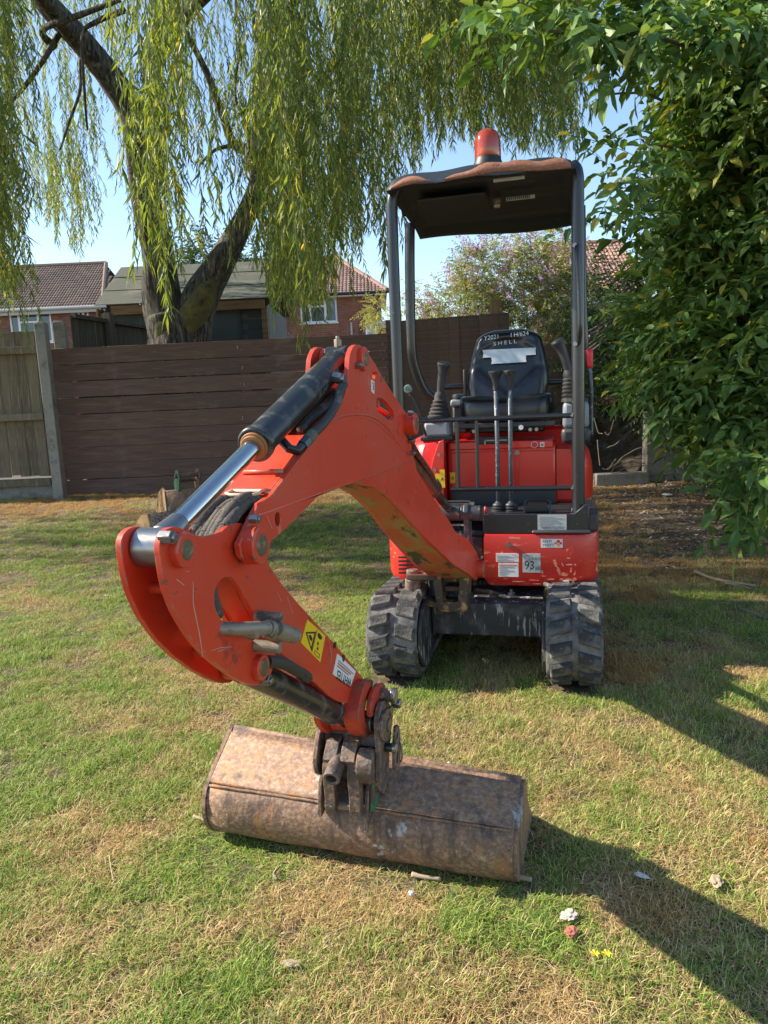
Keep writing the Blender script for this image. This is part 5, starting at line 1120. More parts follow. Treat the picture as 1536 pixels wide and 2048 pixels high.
MB().tube([(xr-.3,-.35,ze_-.1),(xr-.12,-.08,ze_-.45),(xr-.12,-.08,0)], .045, 8).build('downpipe', M_gut, hr_, smooth='auto')
for px, nm in ((700, 'overflow_pipe'),(718,'overflow_pipe')):
    MB().cyl((hx(px),-.02,hzz(px,660)-.2), (hx(px),-.02,hzz(px,645)), .04).build(nm, M_gut if px > 710 else M_gutw, hr_)
# low extension roof
hx_ = empty('house_extension', 'low extension with orange tiled lean-to roof beside the right post of the shed', 'extension', bg(tz(560,680,24)[0], 24, .2), YAW)
c3 = tz(560,680,24)[0]; X = lambda px: tz(px,670,24)[0]-c3; zlo = tz(560,690,24)[1]-.2; zhi = tz(540,650,26)[1]-.2
tiles('roof_tiles', hx_, [(X(470),-.2,zlo),(X(602),-.2,zlo),(X(470),2.0,zhi)], 14, 8, M_tileR, lambda u, v: u < 1-.50*v)
slab('roof_slope', M_tileR, [(X(470),-.2,zlo-.05),(X(602),-.2,zlo-.05),(X(535),2.0,zhi-.05),(X(470),2.0,zhi-.05)], .03, hx_)
MB().box(X(470),X(598),-.02,2,0,zlo-.1).build('wall', M_brickR, hx_)
MB().tube([(X(470),-.26,zlo-.03),(X(604),-.26,zlo-.03)], .05, 8).build('gutter', M_pvc, hx_, smooth='auto')
# conservatory corner
cs = empty('conservatory', 'small white framed glass conservatory corner above the fence left of the canopy post', 'conservatory', bg(tz(752,665,20)[0], 20, .2), YAW)
c4 = tz(752,665,20)[0]; X = lambda px: tz(px,665,20)[0]-c4; z1 = tz(752,642,20)[1]-.2
MB().box(X(732),X(737),0,.1,0,z1).box(X(736),X(775),0,.1,z1-.06,z1).box(X(734),X(775),0,.08,z1-.55,z1-.5).build('frame', M_pvc, cs, bevel=.005)
MB().box(X(737),X(775),.04,.05,z1-.5,z1-.06).build('pane', mat('conservatory glass', (.45,.55,.52), .1), cs)
MB().box(X(755),X(775),-.3,-.2,0,z1-.22).build('wall', M_brickL, cs)
# far right house roof
hf = empty('tiled_roof_house', 'pale orange tiled house roof glimpsed between the canopy post and the bush', 'house', bg(tz(1200,560,26)[0], 26, .2), YAW)
c5 = tz(1200,560,26)[0]; X = lambda px: tz(px,560,26)[0]-c5; zlo = tz(1200,600,26)[1]-.2; zhi = tz(1200,486,29)[1]-.2
M_tileP = mat('pale faded roof tile', (.34,.20,.145), .85, island=.2)
tiles('roof_tiles', hf, [(X(1120),-.2,zlo),(X(1300),-.2,zlo),(X(1120),3.0,zhi)], 11, 16, M_tileP)
slab('roof_slope', M_tileP, [(X(1120),-.2,zlo-.05),(X(1300),-.2,zlo-.05),(X(1300),3.0,zhi-.05),(X(1120),3.0,zhi-.05)], .03, hf)
MB().box(X(1125),X(1295),0,5,0,zlo-.1).build('wall', M_brickR, hf)
MB().tube([(X(1120),3.0,zhi+.03),(X(1300),3.0,zhi+.03)], .09, 8).build('ridge_tiles', M_tileP, hf, smooth='auto')
# ================================================================ BLOCK WALL, KERB, SOIL BANK, LATTICE
M_block = mat('rough grey concrete block', (.24,.215,.175), .95, bump=.9, bscale=120, layers=[((.17,.155,.125), 12, .5, .15, None, None), ((.32,.29,.25), 45, .6, .08, None, None)])
BDp = 7.75
tw = tz(1293, 960, BDp)[0]; bwall = bgobj('block_wall', 'rough grey concrete block wall end under the big green bush', 'wall', tw, BDp)
bz = tz(1293, 968, BDp)[1]-float(gzn(np.float64(tw), np.float64(BDp)))
hb = .235
for r in range(4):
    x = -.02 if r else -.0
    for i in range(5):
        w = .44 if not (r % 2 == 1 and i == 0) else .44
        off = -.25 if r % 2 == 0 else .0
        a = x+off+i*w; b = a+w-.012; a = max(a, 0)
        if b-a < .05: continue
        box_o('block', (b-a, .14, hb-.008), M_block, bwall, ((a+b)/2, .07, bz-.05+r*hb*.97+hb/2-.10), (0,0,0), bevel=.007, warp=.003)
MB().box(-.0, 2.1, .015, .12, -.1, bz+3.78*hb-.12).build('mortar_core', M_block, bwall)
tk = tz(1190, 975, BDp-.1)[0]
kb = bgobj('kerb_stone', 'long low grey kerb stone to the left of the block wall', 'kerb', tk, BDp-.05)
box_o('kerb_block', (tw-tk-.02, .12, .16), M_block, kb, ((tw-tk)/2, 0, .05), bevel=.012, warp=.004)
# soil bank: rough mound behind the kerb
M_bank = mat('dark root filled soil', (.055,.040,.028), 1, bump=1, bscale=25, layers=[((.12,.095,.07), 6, .5, .15, None, None), ((.02,.015,.01), 12, .58, .08, None, None), ((.19,.16,.125), 40, .64, .05, None, None)])
nx, nz_ = 60, 40; V = []
ta_, tb_ = tz(1120,900,8)[0]-.4, tz(1296,900,8)[0]+.3
for j in range(nz_):
    for i in range(nx):
        u, v = i/(nx-1), j/(nz_-1); t = ta_+(tb_-ta_)*u; z = .1+v*1.05-.12*abs(math.sin(u*7))
        D = 7.85+.9*v+.35*float(noise2(np.float64(u*5), np.float64(v*5), 5, 4))-.18+.12*float(noise2(np.float64(u*18), np.float64(v*18), 6, 2))
        V.append(tuple(bg(t, D, z)))
F = [(j*nx+i, j*nx+i+1, (j+1)*nx+i+1, (j+1)*nx+i) for j in range(nz_-1) for i in range(nx-1)]
tag(fastmesh('soil_bank', V, F, M_bank, smooth=True), kind='structure')
M_root = mat('pale dry root', (.20,.15,.10), .85)
rt = empty('exposed_roots', 'thin pale roots hanging from the dark soil bank beside the block wall', 'roots', bg(tz(1250,900,7.8)[0], 7.8, .2), 0)
def local(par, P): return [p-par.location for p in P]
for x0, y0, x1, y1, sag in ((1218,950,1285,895,-12),(1215,940,1285,915,-8),(1225,938,1290,925,-6),(1235,945,1288,932,-5),(1205,938,1232,918,6),(1210,862,1228,838,18),(1225,800,1232,840,-22),(1188,835,1206,866,14),(1215,895,1240,880,4),(1195,880,1200,930,6)):
    P = [at(x0+(x1-x0)*q, y0+(y1-y0)*q+sag*math.sin(math.pi*q)+random.uniform(-2,2), 7.72-.05*q) for q in (0,.2,.4,.6,.8,1)]
    MB().tube(smooth_path(local(rt, P), 3), .006, 6).build('root', M_root, rt, smooth=True)
# collapsed lattice leaning in the shrubs
la = empty('timber_lattice', 'collapsed grey timber lattice lying in the shrubs right of the canopy post', 'lattice', bg(tz(1215,670,8.3)[0], 8.3, .2), 0)
M_lat = mat('grey lattice laths', (.16,.135,.10), .9)
for i in range(6):
    a, b = at(1170, 712-i*9, 8.1+.05*i), at(1262, 640-i*5, 8.6+.05*i); MB().tube(local(la, [a, b]), .014, 4).build('lath', M_lat, la)
for i in range(5):
    a, b = at(1178+i*17, 672-i*10, 8.15+.1*i), at(1222+i*17, 690-i*12, 8.35+.1*i); MB().tube(local(la, [a, b]), .016, 4).build('lath', M_lat, la)
# ================================================================ SPARE BUCKET ON THE GRASS
sp = empty('digging_bucket', 'spare narrow rusty bucket with green lifting ear lying on the grass by the fence', 'bucket', bg(tz(372,1030,7.2)[0], 7.2, .12), YAW+rad(28)); sp.scale = (1.15,1.15,1.15)
o = (Vector((0,0,0)))
prf = [(.22*math.cos(a), .17+.17*math.sin(a)) for a in [math.pi*1.05+math.pi*.9*i/9 for i in range(10)]]
P2 = chaikin([(-.20,.30),(-.235,.18),(-.20,.06),(-.08,.0),(.10,-.01),(.24,.02)], 2, False)
V = []; F = []; n = len(P2)
for x in (-.20, .20): V += [(x, a, b) for a, b in P2]
for i in range(n-1): F.append((i, i+1, n+i+1, n+i))
b_ = mesh('bucket_shell', V, F, M_bucket, sp, smooth='auto', angle=50); m__ = b_.modifiers.new('t','SOLIDIFY'); m__.thickness = .012
M_mudb = mat('muddy ochre bucket side', (.38,.22,.09), .8, layers=[((.16,.09,.05), 8, .5, .12, None, None)], bump=.3)
for x in (-.206, .194): MB().prism(P2+[(.20,.12),(.05,.26),(-.12,.32)], lambda y, z, X=x: Vector((X,y,z)), lambda y, z, X=x: Vector((X+.012,y,z))).build('side_plate', M_mudb, sp, bevel=.002)
for x, m_ in ((-.09, M_green), (.08, M_rust)):
    MB().prism([(-.20,.26),(-.26,.40),(-.22,.46),(-.14,.45),(-.05,.34),(-.06,.28)], lambda y, z, X=x: Vector((X,y,z)), lambda y, z, X=x: Vector((X+.014,y,z)), [[(-.20+.022*math.cos(a), .41+.022*math.sin(a)) for a in [2*math.pi*i/10 for i in range(10)]]]).build('ear_plate', m_, sp, bevel=.002)
MB().cyl((-.11,-.20,.41), (.12,-.20,.41), .019, n=16).build('bucket_pin', M_rust, sp, bevel=.002); MB().cyl((-.08,-.10,.36), (.09,-.10,.36), .016, n=16).build('bucket_pin', M_rust, sp, bevel=.002)
for x in (-.15, -.05, .05, .15): MB().prism([(.20,.035),(.32,.03),(.32,.015),(.20,.0)], lambda y, z, X=x: Vector((X-.02,y,z)), lambda y, z, X=x: Vector((X+.02,y,z))).build('tooth', M_rust, sp)
# cylindrical tank-like second bucket half hidden behind the arm
s2_ = empty('grading_bucket', 'second bucket mostly hidden behind the dipper arm with its ochre edge showing', 'bucket', bg(tz(345,1065,6.6)[0], 6.6, .08), YAW+rad(48))
V = []; P2 = chaikin([(-.16,.26),(-.20,.14),(-.15,.03),(-.02,.0),(.16,.0)], 2, False); n = len(P2); F = []
for x in (-.32, .32): V += [(x, a, b) for a, b in P2]
for i in range(n-1): F.append((i, i+1, n+i+1, n+i))
b_ = mesh('bucket_shell', V, F, M_rust, s2_, smooth='auto', angle=50); m__ = b_.modifiers.new('t','SOLIDIFY'); m__.thickness = .010
for x in (-.328, .318): MB().prism(P2+[(.12,.10),(-.05,.24)], lambda y, z, X=x: Vector((X,y,z)), lambda y, z, X=x: Vector((X+.01,y,z))).build('side_plate', M_mudb, s2_, bevel=.002)
# ================================================================ FOLIAGE TOOLS
def leaf_shape(kind):
    """small folded leaf: verts (k,3) along +Y, faces"""
    if kind == 'willow': return np.array([(0,0,0),(-.0080,.040,.002),(0,.045,-.002),(.0080,.040,.002),(0,.108,-.016)]), [(0,2,1),(0,3,2),(1,2,4),(2,3,4)]
    elif kind == 'small': return np.array([(0,0,0),(-.011,.03,.003),(0,.032,-.001),(.011,.03,.003),(0,.068,-.008)]), [(0,2,1),(0,3,2),(1,2,4),(2,3,4)]
    else: P = [(0,0,0),(-.019,.028,.006),(0,.030,.0),(.019,.028,.006),(-.018,.062,.003),(0,.064,-.005),(.018,.062,.003),(0,.098,-.018)]
    F = [(0,2,1),(0,3,2),(1,2,5,4),(2,3,6,5),(4,5,7),(5,6,7)]
    return np.array(P), F
def tri(F):
    T = []
    for f in F:
        T.append(f[:3])
        if len(f) == 4: T.append((f[0], f[2], f[3]))
    return np.array(T)
def rotframes(d, up, roll):
    d = d/np.linalg.norm(d, axis=1, keepdims=True); x = np.cross(d, up); x /= np.linalg.norm(x, axis=1, keepdims=True)+1e-9; z = np.cross(x, d)
    c, s = np.cos(roll)[:,None], np.sin(roll)[:,None]; x2 = x*c+z*s; z2 = -x*s+z*c
    return np.stack([x2, d, z2], 1)      # rows are the axes
def leaves_mesh(pos, dirs, roll, scale, kind, vals):
    P, F = leaf_shape(kind); T = tri(F); n = len(pos); up = np.tile([0,0,1.], (n,1))+RNG.normal(0,.15,(n,3))
    R = rotframes(dirs, up, roll)
    Q = np.repeat(P[None], n, 0)*np.stack([RNG.uniform(.72,1.22,n), RNG.uniform(.8,1.15,n), RNG.uniform(.2,2.6,n)], 1)[:,None,:]
    Q[:,:,0] += Q[:,:,1]**2*RNG.normal(0,1.6,n)[:,None]
    V = np.einsum('nkj,njc->nkc', Q, R)*scale[:,None,None]+pos[:,None,:]
    Fx = T[None]+(np.arange(n)*len(P))[:,None,None]
    return V.reshape(-1,3), Fx.reshape(-1,3), np.repeat(vals, len(T))
def join(parts):
    V = []; F = []; A_ = []; o = 0
    for v, f, a in parts: V.append(v); F.append(f+o); A_.append(a); o += len(v)
    return np.concatenate(V), np.concatenate(F), np.concatenate(A_)
def to_local(root, P): return [Vector(p)-root.location for p in P]
M_wil = leafmat('willow leaf', [(0,(.075,.12,.030)),(.45,(.145,.195,.050)),(.8,(.24,.27,.070)),(.97,(.38,.36,.09)),(1,(.50,.38,.09))], trans=.50, rough=.42)
M_twig = mat('willow twig', (.10,.085,.035), .7)
M_bark = mat('deeply furrowed willow bark', (.062,.052,.040), .95, bump=1.0, bscale=9, stretch=(5,5,.9), layers=[((.16,.14,.11), 6, .5, .10, (5,5,.8), None), ((.018,.015,.012), 5, .52, .06, (6,6,.8), None), ((.085,.085,.030), 2.2, .60, .10, None, None)])
M_moss = mat('mossy bark', (.10,.085,.030), .98, bump=1.0, bscale=30, layers=[((.15,.125,.035), 7, .5, .12, None, None), ((.045,.035,.02), 10, .55, .1, None, None)])
# ================================================================ WILLOW
WT = empty('willow_tree', 'big weeping willow with forked mossy trunk and long hanging strands behind the fence', 'tree', bg(tz(355,690,9.7)[0], 9.7, .22), 0)
def limb(name, pts, R, m=M_bark, n=18, k=5, par=WT, rough=.06):
    P = smooth_path([at(*p) for p in pts], k); m_ = len(P)
    RR = list(np.interp(np.linspace(0, len(R)-1, m_), range(len(R)), R)); b = MB().tube(to_local(par, P), RR, n)
    for i, v in enumerate(b.V):
        ring = i//n; a = i % n; c = P[min(ring, m_-1)]-par.location; d = v-c
        nz_ = math.sin(a*3.1+ring*.23+R[0]*9)*.5+math.sin(a*7.3-ring*.5)*.35+random.uniform(-.3,.3)
        v += d*rough*nz_
    return b.build(name, m, par, smooth=True, sub=1 if R[0] > .1 else 0)
limb('trunk', [(352,1000,9.75),(352,760,9.75),(355,680,9.75),(345,625,9.75)], [.46,.42,.37,.34], rough=.09, n=26)
limb('main_limb', [(345,660,9.75),(325,600,9.7),(318,520,9.6),(300,440,9.5),(285,350,9.4),(268,240,9.3),(225,160,9.1),(160,80,8.9),(95,10,8.7),(50,-60,8.6)], [.33,.26,.20,.185,.17,.165,.15,.14,.125,.11], rough=.08, n=22)
limb('rear_limb', [(300,360,9.6),(302,250,9.8),(308,130,10),(330,0,10.2),(345,-80,10.3)], [.14,.13,.12,.10,.08])
limb('right_limb', [(375,690,9.75),(400,600,9.7),(432,540,9.65),(462,490,9.6),(492,430,9.6),(515,375,9.55),(528,320,9.5),(520,270,9.5)], [.30,.235,.185,.155,.13,.12,.14,.16], rough=.09, n=20)
limb('mossy_flank', [(352,690,9.66),(382,640,9.60),(408,592,9.58),(425,555,9.60)], [.20,.19,.165,.10], M_moss, rough=.14)
limb('mossy_patch', [(335,690,9.55),(332,650,9.56),(338,620,9.62)], [.16,.15,.06], M_moss, rough=.14)
for pts, R in (([(505,345,9.3),(520,310,9.25),(530,280,9.25),(540,255,9.3)],[.13,.20,.21,.12]), ([(520,280,9.5),(545,230,9.5),(560,130,9.4),(590,20,9.3)],[.09,.06,.05,.04]), ([(515,300,9.5),(470,290,9.4),(445,230,9.3),(415,150,9.2),(370,60,9)],[.08,.06,.045,.04,.03]),
               ([(530,290,9.5),(570,270,9.3),(620,200,9),(700,80,8.5),(780,-60,8)],[.07,.05,.045,.04,.03]), ([(110,95,8.8),(85,60,8.6),(160,30,8.2),(240,0,8)],[.045,.035,.03,.02]),
               ([(120,65,8.8),(80,130,8.6),(35,190,8.4),(-20,240,8.3)],[.035,.028,.022,.015]), ([(160,120,9),(160,180,8.9),(140,240,8.7),(120,300,8.6)],[.02,.018,.014,.01]),
               ([(250,20,8),(190,45,8.1),(165,75,8.2),(170,200,8.2),(175,260,8.2)],[.03,.025,.02,.014,.01]), ([(470,290,9.4),(430,300,9.3),(400,330,9.2)],[.03,.02,.012]),
               ([(505,300,9.4),(490,240,9.3),(470,190,9.3),(480,100,9.2)],[.03,.025,.02,.015]), ([(300,130,9.9),(420,-20,9),(700,-180,7),(1000,-260,6)],[.09,.08,.06,.04]), ([(170,100,9),(60,-40,8),(0,-160,6.5),(200,-320,5)],[.10,.08,.06,.04])):
    limb('branch', pts, R, n=10, rough=.05)
def strand(L, seed, dens=1.0, side=True, sc=1.0):
    """hanging strand: returns leaf arrays (local, hanging from the origin) and twig tube points"""
    rng = np.random.default_rng(seed); m = max(4, int(L/.12)); s = np.linspace(0, L, m)
    wx = np.cumsum(rng.normal(0,.010,m)); wy = np.cumsum(rng.normal(0,.010,m)); bow = rng.uniform(-.12,.12)*L
    path = np.stack([wx+bow*(s/L)**2, wy, -s], 1); pos = []; dr = []; sc_ = []
    def along(path, s0, step):
        ds_ = np.arange(s0, (len(path)-1)*.12 if False else np.linalg.norm(np.diff(path, axis=0), axis=1).sum(), step)
        cum = np.concatenate([[0], np.cumsum(np.linalg.norm(np.diff(path, axis=0), axis=1))])
        return np.stack([np.interp(ds_, cum, path[:,i]) for i in range(3)], 1)
    def put(P, spread=.55, sc0=1.0):
        n = len(P); a = rng.uniform(0, 2*np.pi, n); d = np.stack([np.cos(a)*spread, np.sin(a)*spread, -np.ones(n)+rng.normal(0,.25,n)], 1)
        pos.append(P); dr.append(d); sc_.append(rng.uniform(.65,1.15,n)*sc0)
    put(along(path, .05, .022/dens)); tw = [path]
    if side:
        for q in rng.uniform(.05, .85, int(L*3.2*dens)):
            i = int(q*(m-1)); a = rng.uniform(0, 2*np.pi); l = rng.uniform(.2,.55); o_ = np.array([np.cos(a), np.sin(a), 0])
            u = np.linspace(0, 1, 6)[:,None]; p = path[i]+o_*l*.42*np.sqrt(u)+np.array([0,0,-1])*l*u**1.3
            put(along(p, .03, .024/dens), sc0=.9); tw.append(p)
    return np.concatenate(pos), np.concatenate(dr), np.concatenate(sc_)*sc, tw
def twigmesh(tw, r=.0016):
    parts = []
    for p in tw:
        n = len(p); V = np.concatenate([p+np.array([r,0,0]), p+np.array([-r*.5,r,0]), p+np.array([-r*.5,-r,0])]); F = []
        for i in range(n-1):
            for a, b in ((0,1),(1,2),(2,0)): F += [(a*n+i, b*n+i, b*n+i+1), (a*n+i, b*n+i+1, a*n+i+1)]
        parts.append((V, np.array(F), np.full(len(F), .62)))
    return join(parts)
def strand_arrays(L, seed, **k):
    p, d, s, tw = strand(L, seed, **k); n = len(p); rng = np.random.default_rng(seed+999)
    vals = np.clip(rng.normal(.42,.22,n)+(rng.random(n) < .03)*.5, 0, 1)
    return join([leaves_mesh(p, d, rng.uniform(-1.2,1.2,n), s, 'willow', vals), twigmesh(tw)])
SV = [strand_arrays(L, 20+i) for i, L in enumerate([1.0,1.3,1.6,1.9,2.2,2.5,1.2,1.8])]; SL = [1.0,1.3,1.6,1.9,2.2,2.5,1.2,1.8]
# lower edge of the curtain, as (pixel x, pixel y) at design time, and depth range
ENV = [(-60,640),(20,620),(55,560),(75,420),(110,470),(150,540),(175,520),(190,400),(215,470),(250,530),(290,470),(325,570),(360,560),(390,400),(430,320),(470,380),(512,430),(540,580),(600,630),(640,640),(665,540),(700,540),(735,480),(760,440),(790,360),(850,330),(900,300),(1000,300),(1060,330),(1110,330),(1150,300),(1180,180),(1200,100)]
ex_, ey_ = zip(*ENV)
allst = []
rs = random.Random(11)
for i in range(1060):
    px = rs.uniform(-80, 1195)
    env = np.interp(px, ex_, ey_)
    low = rs.random() < .42
    py = env-abs(rs.gauss(0, 45)) if low else rs.uniform(-60, env-30)
    D = rs.choice([rs.uniform(4.6,7), rs.uniform(6.5,9.2), rs.uniform(8.8,12)])
    if 60 < px < 150 and 200 < py < 420 and rs.random() < .75: continue
    if 195 < px < 260 and py > 330 and rs.random() < .85: continue
    if 380 < px < 520 and 130 < py < 420 and D < 9.3 and rs.random() < .45: continue
    if px > 780: D = rs.uniform(6, 10.5)
    if px < 265 and rs.random() < .22: continue
    if 60 < px < 262 and D < 9.3:
        if rs.random() < .45: continue
        D = rs.uniform(9.6, 12)
    if 245 < px < 297 and D < 9.5 and rs.random() < .85: continue
    if 340 < px < 530 and rs.random() < .42: continue
    if 300 < px < 640 and rs.random() < .20: D = rs.uniform(3.7, 5.4); py = min(py, env-rs.uniform(0, 180))
    if 405 < px < 535 and D < 9.4 and rs.random() < .72: continue
    if 255 < px < 330 and D < 9.3 and rs.random() < .55: continue
    if 100 < px < 250 and py < 330 and D < 9 and rs.random() < .6: continue
    allst.append((px, py, D))
for px, py, D in ((330,640,4.4),(350,632,4.5),(318,560,4.3),(365,520,4.6),(300,520,4.5),(420,520,5),(470,540,5.2),(560,640,5.2),(585,690,5.4),(620,660,5.2),(640,640,5.6),(545,650,5.6),(600,620,5.8),(20,690,6.2),(0,650,5.8),(45,640,6.5),(10,600,7),(660,560,7),(690,600,7),(718,590,7),(712,540,6),(775,560,5.5),(788,500,5.6),(770,470,5),(750,520,6.5),(505,470,5.5),(600,600,5.5)): allst.append((px, py, D))
allst.sort(key=lambda s: s[2])
big = allst[:290]; rest = allst[290:]
protos = []
for v, f, a in SV:
    me = None; o = fastmesh('hanging_strand', v, f, M_wil, None, {'v': ('FACE', a)}); protos.append(o)
usedp = set()
for px, py, D in big:
    t, z = tz(px, py, D); L = min(2.5, max(1.0, rs.uniform(1.0, 2.6))); k_ = min(range(8), key=lambda q: abs(SL[q]-L)+rs.random()*.3)
    loc = bg(t, D, z+SL[k_])-WT.location
    if k_ in usedp: o = dup(protos[k_], WT)
    else: o = protos[k_]; o.parent = WT; usedp.add(k_)
    o.location = loc; o.rotation_euler = (rs.uniform(-.04,.04), rs.uniform(-.04,.04), rs.uniform(0, 6.28)); s_ = rs.uniform(.85,1.1); o.scale = (s_, s_, 1)
for k_ in range(8):
    if k_ not in usedp: bpy.data.objects.remove(protos[k_])
parts = []
for px, py, D in rest:
    t, z = tz(px, py, D); k_ = rs.randrange(8); v, f, a = SV[k_]; an = rs.uniform(0, 6.28); c, s = math.cos(an), math.sin(an)
    R_ = np.array([[c,s,0],[-s,c,0],[0,0,1]]); parts.append((v@R_+np.array(bg(t, D, z+SL[k_])-WT.location), f, np.clip(a+rs.uniform(-.12,.15), 0, 1)))
# the rest of the crown, above and left of the view
for i in range(330):
    z = rs.uniform(3.6, 7.5); gx, gy = rs.uniform(.6, 4.8), rs.uniform(.75, 4.2)
    if rs.random() < .25: gx, gy = rs.uniform(-1.6, .8), rs.uniform(1.4, 3.0)
    k_ = rs.randrange(8); v, f, a = SV[k_]; P_ = Vector((gx-1.45*z, gy-.12*z, z)); rel = P_-CAM; w_ = rel.dot(fw)
    if w_ > 0:
        X_ = 768+FPX*rel.dot(cr)/w_; Y_ = 1024-FPX*(rel-Vector((0,0,SL[k_]))).dot(cu)/w_
        if -40 < X_ < 1600 and Y_ > -30: continue
    parts.append((v+np.array(P_-WT.location), f, a))
v, f, a = join(parts); crown = fastmesh('crown', v, f, M_wil, WT, {'v': ('FACE', a)}); crown['kind'] = 'stuff'
# ================================================================ BIG BUSH AT THE RIGHT
M_leaf = leafmat('broad green leaf', [(0,(.045,.10,.024)),(.4,(.085,.165,.036)),(.75,(.14,.23,.055)),(.97,(.21,.28,.07)),(1,(.36,.34,.06))], trans=.26, rough=.48, spec=.35)
M_stem = mat('brown shrub stem', (.12,.075,.045), .8, bump=.3)
def shoot(seed, n=11, L=.34, kind='broad', droop=.5, sc=1.0, compound=True):
    rng = np.random.default_rng(seed); u = np.linspace(0,1,8)[:,None]; path = np.concatenate([0*u, u*L, -droop*L*.35*u**2], 1); pos=[]; dr=[]; s_=[]
    for i in range(n):
        q = (i+1)/n; p = np.array([np.interp(q, u[:,0], path[:,k]) for k in range(3)]); sd = -1 if i % 2 else 1
        if i == n-1: d = np.array([0,1,-.35])
        else: d = np.array([sd*1.0, .55+rng.normal(0,.15), -.25+rng.normal(0,.25)])
        pos.append(p); dr.append(d); s_.append(rng.uniform(.75,1.15))
    return np.array(pos), np.array(dr), np.array(s_)*sc, path
def shoot_arrays(seed, kind='broad', n=11, L=.34, sc=1.0):
    p, d, s, path = shoot(seed, n, L, kind, sc=sc); rng = np.random.default_rng(seed+5); vals = np.clip(rng.normal(.45,.22,len(p))+(rng.random(len(p)) < .02)*.5, 0, 1)
    return join([leaves_mesh(p, d, rng.normal(0,.35,len(p)), s, kind, vals), twigmesh([path], .003)])
SH = [shoot_arrays(100+i, n=7+i % 4, L=.26+.03*(i % 5), sc=1.22) for i in range(10)]
def inst(arr, loc, d, roll, sc, dv=0):
    v, f, a = arr; R_ = rotframes(np.array([d], float), np.array([[0,0,1.]]), np.array([roll]))[0]
    return (v*sc)@R_+np.array(loc), f, np.clip(a+dv, 0, 1)
def cloud(blobs, num, seed, outbias=.75):
    """points on ellipsoid shells (t,D,z,rt,rD,rz) with outward directions"""
    rg = random.Random(seed); out = []; wts = [b[3]*b[5]+b[4]*b[5]+b[3]*b[4] for b in blobs]
    for _ in range(num):
        b = rg.choices(blobs, wts)[0]; v = Vector((rg.gauss(0,1), rg.gauss(0,1), rg.gauss(0,1))).normalized()
        r = 1-abs(rg.gauss(0, .22)) if rg.random() < outbias else rg.uniform(.3, 1)
        r *= 1+.12*math.sin(v.x*5+v.z*7+b[0]*3)
        t, D, z = b[0]+v.x*b[3]*r, b[1]+v.y*b[4]*r, b[2]+v.z*b[5]*r
        if z < .12: continue
        out.append((t, D, z, v.x+rg.gauss(0,.45), v.y+rg.gauss(0,.45), v.z*.6+rg.gauss(0,.4)-.15, r))
    return out
def bgdir(a, b, c): return (math.cos(YAW)*a-math.sin(YAW)*b, math.sin(YAW)*a+math.cos(YAW)*b, c)
def B(px, py, D, rt, rD, rz): t, z = tz(px, py, D); return (t, D, z, rt, rD, rz)
BU = empty('elder_bush', 'large broad leaved green bush filling the right side beside the excavator', 'bush', bg(2.6, 5.6, .1), 0)
blobs = [B(1460,690,5.4,.48,.6,.42), B(1560,560,5.2,.62,.7,.65), B(1430,560,5.9,.42,.5,.45), B(1580,820,4.8,.42,.5,.38), B(1500,840,5.2,.26,.4,.18), B(1350,680,6.2,.38,.5,.26), B(1340,770,6.0,.26,.4,.10),
         B(1580,330,5.0,.50,.6,.5), B(1510,400,5.6,.45,.5,.4), B(1420,790,5.6,.26,.4,.12), B(1545,990,4.8,.12,.2,.10), B(1580,150,4.8,.50,.6,.45), B(1500,50,4.9,.35,.5,.28), B(1410,60,4.9,.22,.4,.12), B(1310,620,6.6,.2,.3,.15), B(1480,200,5.6,.30,.4,.30)]
pts = cloud(blobs, 2900, 3)
# loose sprays: low right, mid left edge, high branch
rg = random.Random(5)
def spray(path, num, sp, D=None):
    for _ in range(num):
        q = rg.random(); i = min(int(q*(len(path)-1)), len(path)-2); f_ = q*(len(path)-1)-i
        px = path[i][0]*(1-f_)+path[i+1][0]*f_+rg.gauss(0, sp); py = path[i][1]*(1-f_)+path[i+1][1]*f_+rg.gauss(0, sp*.8); DD_ = path[i][2]*(1-f_)+path[i+1][2]*f_+rg.gauss(0,.15)
        t, z = tz(px, py, DD_)
        if z < gz(t, DD_)+.06: continue
        pts.append((t, DD_, z, rg.gauss(-.4,.6), rg.gauss(-.5,.5), rg.gauss(-.3,.4), .95))
spray([(1536,980,4.5),(1480,990,4.4),(1450,1000,4.4)], 22, 16); spray([(1400,1000,4.8),(1360,960,5)], 6, 14); spray([(1536,900,4.2),(1500,960,4.3)], 26, 26)
spray([(1340,20,3.9),(1250,40,3.8),(1150,30,3.7),(1050,20,3.6),(970,30,3.5)], 36, 24); spray([(1330,60,4),(1200,66,3.9),(1090,60,3.8)], 16, 16); spray([(1536,60,4.2),(1400,60,4.2)], 40, 45)
spray([(1340,340,5),(1270,350,4.9),(1230,330,4.8),(1200,380,4.8)], 26, 22); spray([(1300,250,5),(1240,240,5),(1190,190,5)], 22, 22); spray([(1390,230,5.2),(1300,170,5.2)], 18, 26)
spray([(1350,450,5.4),(1270,440,5.2),(1210,440,5)], 20, 20); spray([(1330,320,4.4),(1290,300,4.3),(1250,340,4.3)], 14, 20); spray([(1400,380,5),(1340,420,5.2),(1300,500,5.6)], 30, 26)
def pxof(t, D, z):
    v = bg(t, D, z)-CAM; w = v.dot(fw); return 768+FPX*v.dot(cr)/w, 1024-FPX*v.dot(cu)/w
BXX = [0,1180,1230,1290,1340,1400,1440,1540]; BYY = [700,700,800,850,900,960,1040,1060]; rf = random.Random(8); keep_ = []
